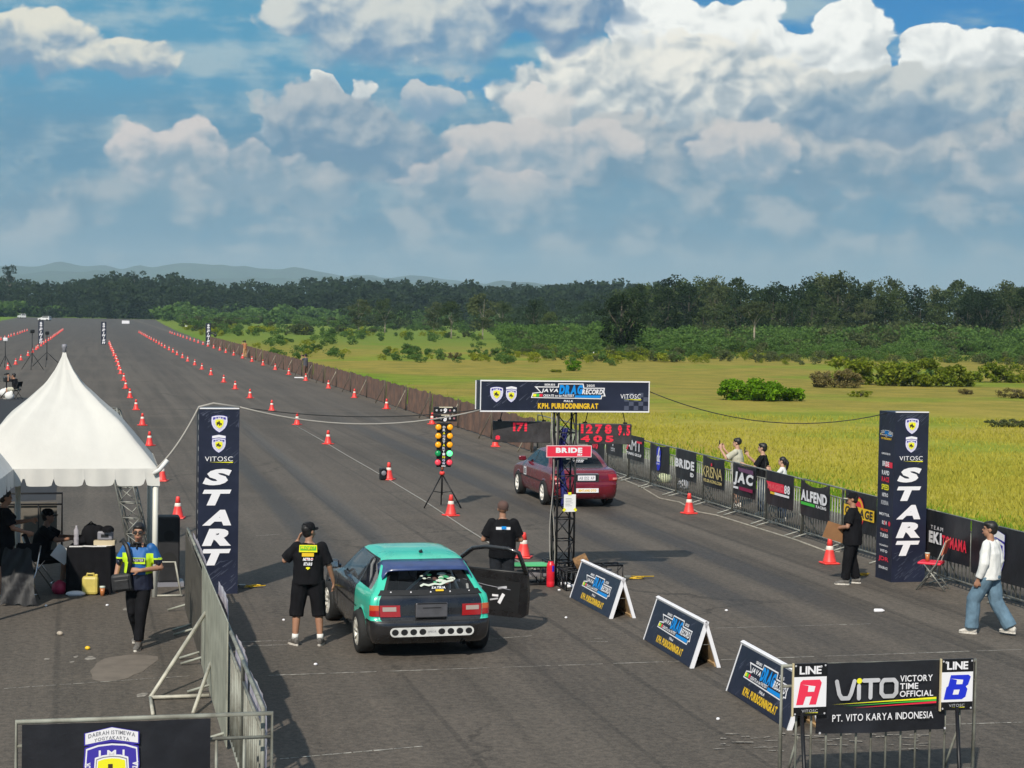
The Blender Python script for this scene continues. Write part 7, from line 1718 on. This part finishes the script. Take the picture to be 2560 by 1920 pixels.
# ------------------------------------------------------------------ white tents
M_TENT = mat('white_tent_fabric', (.58, .57, .535), .7, 0, .08, 1.2, 1.0, 2.2); M_TENTG = mat('grey_white_tent_fabric', (.62, .63, .62), .7, 0, .15, 1.5, .35, 3.0); M_POLE = mat('white_tube', (.66, .65, .58), .45)
HP = [(0, 1.0), (.05, .905), (.10, .825), (.2, .705), (.4, .55), (.61, .395), (.8, .205), (1.0, 0.0)]
def tent(label, c, rz, peak, m, size=3.0, eave=2.07, val=.27):
    t = thing('tent', label, 'tent', c, rz, 'white pagoda tents'); h = size / 2
    b = MB(); N = 26; HF = [(r_, float(np.interp(r_, [a for a, _ in HP], [z for _, z in HP]))) for r_ in [0, .03, .06, .1, .14, .18, .23, .28, .34, .4, .46, .52, .58, .64, .7, .76, .82, .88, .94, 1.0]]; vs, fs = [], []
    for (r_, z_) in HF:
        rr = max(r_, .012)
        for sd in range(4):
            for k in range(N):
                u = -1 + 2 * k / N; x, y = ((u, -1), (1, u), (-u, 1), (-1, -u))[sd]
                dip = -.055 * (1 - u * u) * math.sin(PI * r_) * 1.0 + .012 * math.sin(u * 9 + sd) * r_ * (1 - r_) * 3
                dip += (.030 * mnoise.noise(Vector((u * 3.2 + sd * 5, r_ * 1.6, c[0]))) + .016 * mnoise.noise(Vector((u * 7 + sd * 3, r_ * 4.0 + u * 2, 2.0)))) * min(1, r_ * 4) * min(1, (1 - r_) * 5)
                vs.append((x * h * rr, y * h * rr, eave + (peak - eave) * z_ + dip))
    w = 4 * N
    for i in range(len(HF) - 1):
        for j in range(w): fs.append((i * w + j, i * w + (j + 1) % w, (i + 1) * w + (j + 1) % w, (i + 1) * w + j))
    fs.append(tuple(range(w))[::-1]); b.add(vs, [f[::-1] for f in fs], m, True)
    o = b.build('canopy', t)
    b = MB(); vs, fs = [], []; M_ = 96
    for sd in range(4):
        o0 = len(vs)
        for k in range(M_ + 1):
            u = -1 + 2 * k / M_; x, y = ((u, -1), (1, u), (-u, 1), (-1, -u))[sd]; q = 1.006 + .004 * math.sin(k * .6)
            ph = (k / M_ * 6.5) % 1.0; s_ = val * (.62 + .38 * math.sqrt(max(0, 1 - (2 * ph - 1) ** 6)))
            if ph < .04 or ph > .96: s_ = val * .55
            vs += [(x * h * q, y * h * q, eave + .01), (x * h * (q + .008), y * h * (q + .008), eave - s_)]
        fs += [(o0 + 2 * k, o0 + 2 * k + 1, o0 + 2 * k + 3, o0 + 2 * k + 2) for k in range(M_)]
    b.add(vs, fs, m); b.build('valance', t)
    b = MB(); b.lathe([(.035, peak - .03), (.03, peak + .03), (.045, peak + .05), (.04, peak + .10), (.0, peak + .11)], M_GREYP, 12); b.build('finial', t)
    for x in (-1, 1):
        for y in (-1, 1):
            b = MB(); b.tube([(x * (h - .04), y * (h - .04), 0), (x * (h - .04), y * (h - .04), eave)], .045, M_POLE, 10); b.build('leg', t)
    b = MB()
    for a, c_ in (((-1, -1), (1, -1)), ((1, -1), (1, 1)), ((1, 1), (-1, 1)), ((-1, 1), (-1, -1))): b.tube([(a[0] * (h - .04), a[1] * (h - .04), eave - .03), (c_[0] * (h - .04), c_[1] * (h - .04), eave - .03)], .03, M_POLE, 8)
    b.tube([(0, 0, eave), (0, 0, peak)], .03, M_POLE, 8); b.tube([(-h, 0, eave - .03), (h, 0, eave - .03)], .025, M_POLE, 6); b.build('roof_frame', t)
    return t
fr = V3((-5.70, 28.2, 0)); tent('large white pagoda tent with a tall peak over the officials\' table', fr - RX * 1.46 + FX * 1.46, YAW, 3.92, M_TENT)
a2 = .165; R2, F2 = V3((math.cos(a2), math.sin(a2), 0)), V3((-math.sin(a2), math.cos(a2), 0))
tent('second white tent cut off by the left border, only its scalloped corner showing', V3((-8.02, 28.75, 0)) - R2 * 1.5 - F2 * 1.5, a2, 3.9, M_TENTG)
cable([V3((-5.72, 28.1, 2.0)), V3((-5.62, 28.1, 2.06)), V3((-5.5, 28.15, 2.22))], .035, M_CLOTHW, 'white cloth knot tying the rope to the tent corner', 'cloth', 'cloth')
# behind the tent: barrier with brown sheet and a dark violet banner, lattice masts, black speakers
t = thing('crowd_barrier', 'dark-railed barrier seen through the white tent behind the table', 'crowd barrier', rd(-1.6, 33.0), YAW, 'barriers behind the tent'); barrier_mesh(t, M_BLACK, False, 4)
dup(t, rd(-3.75, 33.0), YAW, 'dark-railed barrier behind the tent, partly hidden by the seated man')
t = thing('banner', 'faded violet banner hung on the barrier behind the tent', 'banner', rd(-3.0, 32.9, 1.62), YAW); b = MB(); b.T = FLAT; hung_cloth(b, 1.75, .42, mat('faded_violet', (.15, .12, .17), .7, 0, .3, 2), .03); b.build('cloth', t)
side = thing('metal_sheet', 'grey-brown sheet fixed along the barrier behind the tent', 'sheet', rd(-2.7, 33.06, .1), YAW); b = MB(); b.box((0, 0, .5), (4.1, .012, .96), mat('grey_brown_sheet', (.13, .115, .095), .8, 0, .3, 2)); b.build('sheet', side)
t = thing('lattice_mast', 'aluminium lattice mast leaning behind the white tent', 'mast', (0, 0, 0)); b = MB(); M_ALU = mat('dull_aluminium', (.30, .30, .27), .5, .5, .3, 8)
m0 = gp(352, 1430); m0.y = 33.5; m0.x = (352 - 1280) / 4400 * 33.5; m0.z = .02; m1 = up(274, 1022, 34.0); truss(b, m0, m1, .34, M_ALU, .020, 9); b.build('lattice', t)
t = thing('loudspeaker', 'tall black loudspeaker cabinet standing right of the tent leg', 'loudspeaker', gp(420, 1462), .25); b = MB(); b.box((0, 0, .62), (.36, .36, 1.10), mat('black_cabinet', (.018, .018, .02), .6, 0, .3, 5), bev=.03); b.build('cabinet', t); b = MB(); b.T = stand(0, -.184, 0); b.disc(0, .45, .13, M_RUBBER, .0, 20); b.build('cone', t); b = MB(); b.T = stand(0, -.184, 0); b.disc(0, .85, .09, M_RUBBER, 0, 20); b.build('cone', t)
b = MB(); b.box((0, 0, .035), (.5, .44, .07), M_GREYP); b.build('base', t)
t = thing('steel_stand', 'pale steel stand frame on the tarmac right of the tent leg', 'stand', gp(418, 1492), .2); b = MB(); b.tube([(-.2, 0, .02), (-.12, .1, .55), (.12, .1, .55), (.22, 0, .02)], .018, M_PALE, 6); b.tube([(-.22, 0, .02), (.24, 0, .02)], .018, M_PALE, 6); b.build('frame', t)
# the table
TP = gp(216, 1487); TZ = YAW * .4
t = thing('table', 'small table under a black cloth below the white tent', 'table', TP + V3((0, .30, 0)), TZ); b = MB(); b.box((0, 0, .735), (.66, .56, .03), M_BROWN)
b.build('table_top', t)
for x in (-.28, .28):
    for y in (-.22, .22): b = MB(); b.box((x, y, .36), (.04, .04, .72), M_BROWN); b.build('leg', t)
b = MB(); vs, fs = [], []; n = 96
for j, z in enumerate((.765, .755, .5, .25, .012)):
    for i in range(n):
        a = i / n * 4; sd = int(a); u = -1 + 2 * (a - sd); x, y = ((u, -1), (1, u), (-u, 1), (-1, -u))[sd]; k = 1 + (.0 if j < 2 else (.03 + .035 * math.sin(i * 1.1) * (j / 4)))
        vs.append((x * .345 * k, y * .295 * k, z))
for j in range(4):
    for i in range(n): fs.append((j * n + i, j * n + (i + 1) % n, (j + 1) * n + (i + 1) % n, (j + 1) * n + i))
fs.append(tuple(range(n))); b.add(vs, [f[::-1] for f in fs], M_CLOTHB, True); tag(b.build('tablecloth', None, TP + V3((0, .30, 0)), TZ), 'black tablecloth hanging to the ground over the small table', 'tablecloth')
TT = TP + V3((0, .30, .768))
def item(name, label, cat, off, fn, rz=0.0, group=None):
    b = MB(); fn(b); return tag(b.build(name, None, TT + V3(off), rz + TZ), label, cat, group)
item('paper', 'white papers spread along the front of the black table', 'papers', (0, -.19, 0), lambda b: [b.box((x, y, .002 + k * .003), (.21, .15, .002), mat('paper', (.7, .7, .7)), Matrix.Rotation(r_, 3, 'Z')) for k, (x, y, r_) in enumerate(((-.2, 0, .1), (0, .02, -.2), (.18, -.01, .15), (.25, .06, .5)))])
item('backpack', 'black backpack slumped on the back of the table', 'bag', (-.02, .1, 0), lambda b: (b.ball((0, 0, .15), (.17, .12, .20), M_CLOTHB), b.ball((-.17, -.02, .07), (.13, .1, .09), M_CLOTHB), b.ball((.1, 0, .22), (.12, .1, .10), M_CLOTHB), b.tube([(-.05, -.05, .33), (0, -.06, .38), (.05, -.05, .33)], .012, M_TRIM, 6)))
item('case', 'grey plastic case on the table with a black cap on it', 'case', (.22, .05, 0), lambda b: (b.box((0, 0, .16), (.24, .18, .14), M_GREYP, bev=.02), b.box((0, -.093, .16), (.12, .008, .05), M_TRIM)))
item('cap', 'black cap lying on top of the grey case', 'cap', (.26, .05, .232), lambda b: (b.ball((0, 0, .02), (.10, .11, .07), M_CLOTHB), b.box((0, -.12, .0), (.13, .1, .012), M_CLOTHB, bev=.004)))
item('box', 'cream cardboard box under the grey case on the table', 'box', (.22, .03, .004), lambda b: b.box((0, 0, .043), (.34, .24, .08), mat('cream_card', (.50, .42, .28), .8), bev=.008))
item('water_bottle', 'clear plastic water bottle on the left of the table', 'bottle', (-.23, -.06, .006), lambda b: b.lathe([(.038, 0), (.042, .01), (.042, .12), (.036, .14), (.042, .16), (.042, .24), (.016, .29), (.016, .32)], mat('clear_pet', (.55, .52, .56), .15, 0, .1, 9, alpha=.6), 16))
item('clipboard', 'tilted white sheet held at the left front corner of the table', 'paper', (-.45, -.12, -.14), lambda b: b.box((0, 0, .0), (.28, .01, .24), MATS['paper'], Matrix.Rotation(.62, 3, 'Y')))
# things on the ground about it
t = thing('jerrycan', 'yellow plastic jerrycan on the ground in front of the table', 'jerrycan', gp(226, 1487), .1); b = MB(); M_JC = mat('yellow_jerrycan', (.62, .50, .12), .5, 0, .2, 4)
b.box((0, 0, .16), (.26, .17, .30), M_JC, bev=.045); b.build('can_body', t); b = MB(); b.tube([(-.06, 0, .30), (-.05, 0, .345), (.05, 0, .345), (.06, 0, .30)], .018, M_JC, 8); b.build('handle', t); b = MB(); b.lathe([(.025, .30), (.025, .335), (.0, .34)], M_JC, 12, (.095, 0, 0)); b.build('cap', t)
t = thing('drink_cup', 'orange drink in a clear cup beside the jerrycan', 'cup', gp(256, 1490)); b = MB(); b.lathe([(.030, 0), (.042, .13)], mat('orange_tea', (.45, .16, .05), .2), 16); b.build('drink', t); b = MB(); b.lathe([(.042, .13), (.046, .16), (.0, .165)], M_STK, 16); b.build('lid', t)
b = MB(); b.ball((0, 0, .09), (.13, .12, .12), mat('pink_plastic_bag', (.42, .02, .07), .5, 0, .3, 9, .9, 16), 16, 12); b.box((0, 0, .17), (.10, .06, .10), MATS['pink_plastic_bag'], bev=.03); tag(b.build('plastic_bag', None, gp(149, 1484)), 'crimson plastic bag on the ground left of the table', 'bag')
b = MB(); b.ball((0, 0, .03), (.16, .07, .05), M_WHITE, 14, 8); tag(b.build('plastic_bag', None, gp(189, 1489), .15), 'flattened white plastic bag on the ground at the foot of the table', 'bag')
def folding_chair(label, loc, rz, seatm, framem, red=False):
    t = thing('folding_chair', label, 'folding chair', loc, rz); 
    for x in (-.21, .21):
        b = MB(); b.tube([(x, .24, 0), (x, -.10, .48), (x * .98, -.24, .86)], .013, framem, 8); b.build('leg', t)
        b = MB(); b.tube([(x * .9, -.26, 0), (x * .9, .12, .46)], .013, framem, 8); b.build('leg', t)
    b = MB(); b.box((0, .03, .47), (.40, .40, .04), seatm, bev=.015); b.build('seat', t)
    b = MB(); b.box((0, -.215, .755), (.40, .03, .27), seatm if not red else mat('salmon_chair_plastic', (.62, .20, .12), .5), Matrix.Rotation(.28, 3, 'X'), bev=.012); b.build('backrest', t)
    b = MB(); b.tube([(-.19, .2, .06), (.19, .2, .06)], .01, framem, 6); b.tube([(-.19, -.2, .08), (.19, -.2, .08)], .01, framem, 6); b.build('crossbar', t)
    return t
folding_chair('chrome folding chair under the seated man below the tent', P9 + V3((-.04, -.01, 0)), -1.45, M_CLOTHB, M_CHROME)
CH2 = gp(52, 1503); folding_chair('chrome folding chair draped with a black cover at the left border', CH2, 2.9, M_CLOTHB, M_CHROME)
b = MB(); vs, fs = [], []
for j in range(10):
    for i in range(11):
        u, v = i / 10 - .5, j / 9; vs.append((u * (.44 + .12 * v) + .10 * v * v, -.19 - .28 * v + .05 * math.sin(u * 8 + j), .86 - .84 * v ** 1.05 + .02 * math.sin(i * 1.7)))
for j in range(9):
    for i in range(10): fs.append((j * 11 + i, (j + 1) * 11 + i, (j + 1) * 11 + i + 1, j * 11 + i + 1))
b.add(vs, fs, mat('black_sheet', (.010, .010, .012), .6, 0, .4, 5, .8, 9), True); tag(b.build('cover', None, CH2 + V3((.0, .0, 0)), .02), 'black cloth cover thrown over the folding chair at the left border', 'cover')
RC = rd(14.20, s_at(2345, 14.20)); folding_chair('red folding chair with steel legs beside the right START pillar', RC, -2.0 + PI * 1.0, M_RED, M_GALV, True)
t = thing('drink_cup', 'amber drink in a plastic cup standing on the red chair', 'cup', RC + V3((-.10, .0, .492))); b = MB(); b.lathe([(.030, 0), (.042, .13)], MATS['orange_tea'], 16); b.build('drink', t); b = MB(); b.lathe([(.042, .13), (.044, .15)], M_STK, 16); b.build('rim', t)
# litter
b = MB(); b.lathe([(.02, -.08), (.03, -.07), (.03, .05), (.012, .08), (.012, .09)], M_WHITE, 14, (0, 0, .03), Matrix.Rotation(PI / 2, 3, 'Y')); tag(b.build('bottle', None, gp(2197, 1531), .1), 'white bottle lying on the tarmac in the right lane', 'bottle')
def pebble(px, py, r, m, lab, cat='stone', nm='stone'): b = MB(); b.ball((0, 0, r * .5), (r, r * .8, r * .6), m, 9, 6, Matrix.Rotation(px, 3, 'Z')); tag(b.build(nm, None, gp(px, py)), lab, cat)
pebble(150, 1588, .055, M_SAND if False else mat('pale_stone', (.42, .36, .29), .9, 0, .3, 30), 'pale stone on the tarmac left of the walking man')
pebble(219, 1624, .045, M_YEL, 'crumpled yellow wrapper on the tarmac left of the walking man', 'wrapper', 'wrapper')
for k, (px, py, lab) in enumerate(((115, 1516, 'small white scrap on the tarmac in front of the draped chair'), (268, 1515, 'small white scrap on the tarmac right of the cup'), (709, 1552, 'white scrap on the tarmac left of the man in shorts'), (789, 1663, 'white scrap on the tarmac below the man in shorts'), (1398, 1477, 'white scrap on the tarmac at the foot of the red cylinder'), (1415, 1546, 'white scrap on the tarmac beside the nearest-to-tower A-frame board'), (1816, 1528, 'white scrap on the tarmac between the lanes'), (1795, 1800, 'white scrap on the tarmac in front of the A-frame boards'))): pebble(px, py, .028, M_WHITE, lab, 'scrap', 'scrap')
# far left: camera tripods, bags, a dark mat
def tripod(label, px, py, h, head, spread=.7):
    p = gp(px, py); t = thing('tripod', label, 'tripod', p, .4, 'tripods left of the runway'); b = MB(); b.tube([(0, 0, .5), (0, 0, h)], .03, M_BLACK, 6); b.build('mast', t)
    for a in (0.3, 2.4, 4.5): b = MB(); b.tube([(0, 0, h * .45), (spread * math.cos(a), spread * math.sin(a), .0)], .025, M_BLACK, 6); b.build('leg', t)
    b = MB(); b.box((0, 0, h + .1), (.30, .4, .26), head, bev=.05); b.build('head', t)
tripod('thin black tripod with a dark lamp head beyond the tent', 80, 924, 2.7, M_BLACK, .9)
tripod('taller thin black tripod right of the first one beyond the tent', 117, 917, 2.5, M_BLACK, 1.3)
tripod('tall stand with a white lamp head at the left border', 13, 918, 2.0, M_WHITE, .5)
tripod('low tripod carrying a camera in front of the crouching photographer', 16, 996, .85, M_TRIM, .35)
folding_chair('low dark folding chair under the crouching photographer', P11 + V3((.05, -.02, 0)), 1.25, M_CLOTHB, M_BLACK)
for k, (px, py, lab) in enumerate(((24, 998, 'white bag on the ground at the feet of the crouching photographer'), (10, 990, 'white carrier bag standing against the low tripod'))): b = MB(); b.ball((0, 0, .17), (.24, .2, .22), M_CLOTHW, 12, 8); b.ball((.1, 0, .34), (.1, .1, .1), M_CLOTHW, 10, 8); tag(b.build('plastic_bag', None, gp(px, py)), lab, 'bag')
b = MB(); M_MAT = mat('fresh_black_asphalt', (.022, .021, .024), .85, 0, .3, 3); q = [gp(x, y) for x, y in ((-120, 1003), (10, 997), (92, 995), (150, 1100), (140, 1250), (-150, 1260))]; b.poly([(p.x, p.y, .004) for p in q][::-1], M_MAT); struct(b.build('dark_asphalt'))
b = MB(); b.box((0, 0, .05), (.9, .2, .08), M_WHITE, bev=.03); tag(b.build('white_sack', None, rd(13.8, s_at(752, 13.8)), .2), 'flat white sack on the ground in front of the brown fence', 'sack')
b = MB(); b.ball((0, 0, .22), (.26, .2, .28), M_CLOTHW, 10, 8); b.ball((-.12, 0, .45), (.1, .1, .14), M_CLOTHW, 8, 6); tag(b.build('white_sack', None, gp(1487, 891)), 'white bundle standing at the far edge of the grass field', 'sack')
b = MB(); b.ball((0, 0, .12), (.22, .18, .16), mat('pale_lime_bag', (.6, .65, .4), .7), 10, 8); tag(b.build('plastic_bag', None, rd(15.6, s_at(1666, 15.6)), .2), 'pale round bag in the grass behind the blue flash banner', 'bag')
b = MB(); b.ball((0, 0, .12), (.18, .15, .15), M_SILVER, 10, 8); tag(b.build('plastic_bag', None, rd(15.5, s_at(1713, 15.5)), .2), 'grey bag in the grass behind the BRIDE banner', 'bag')
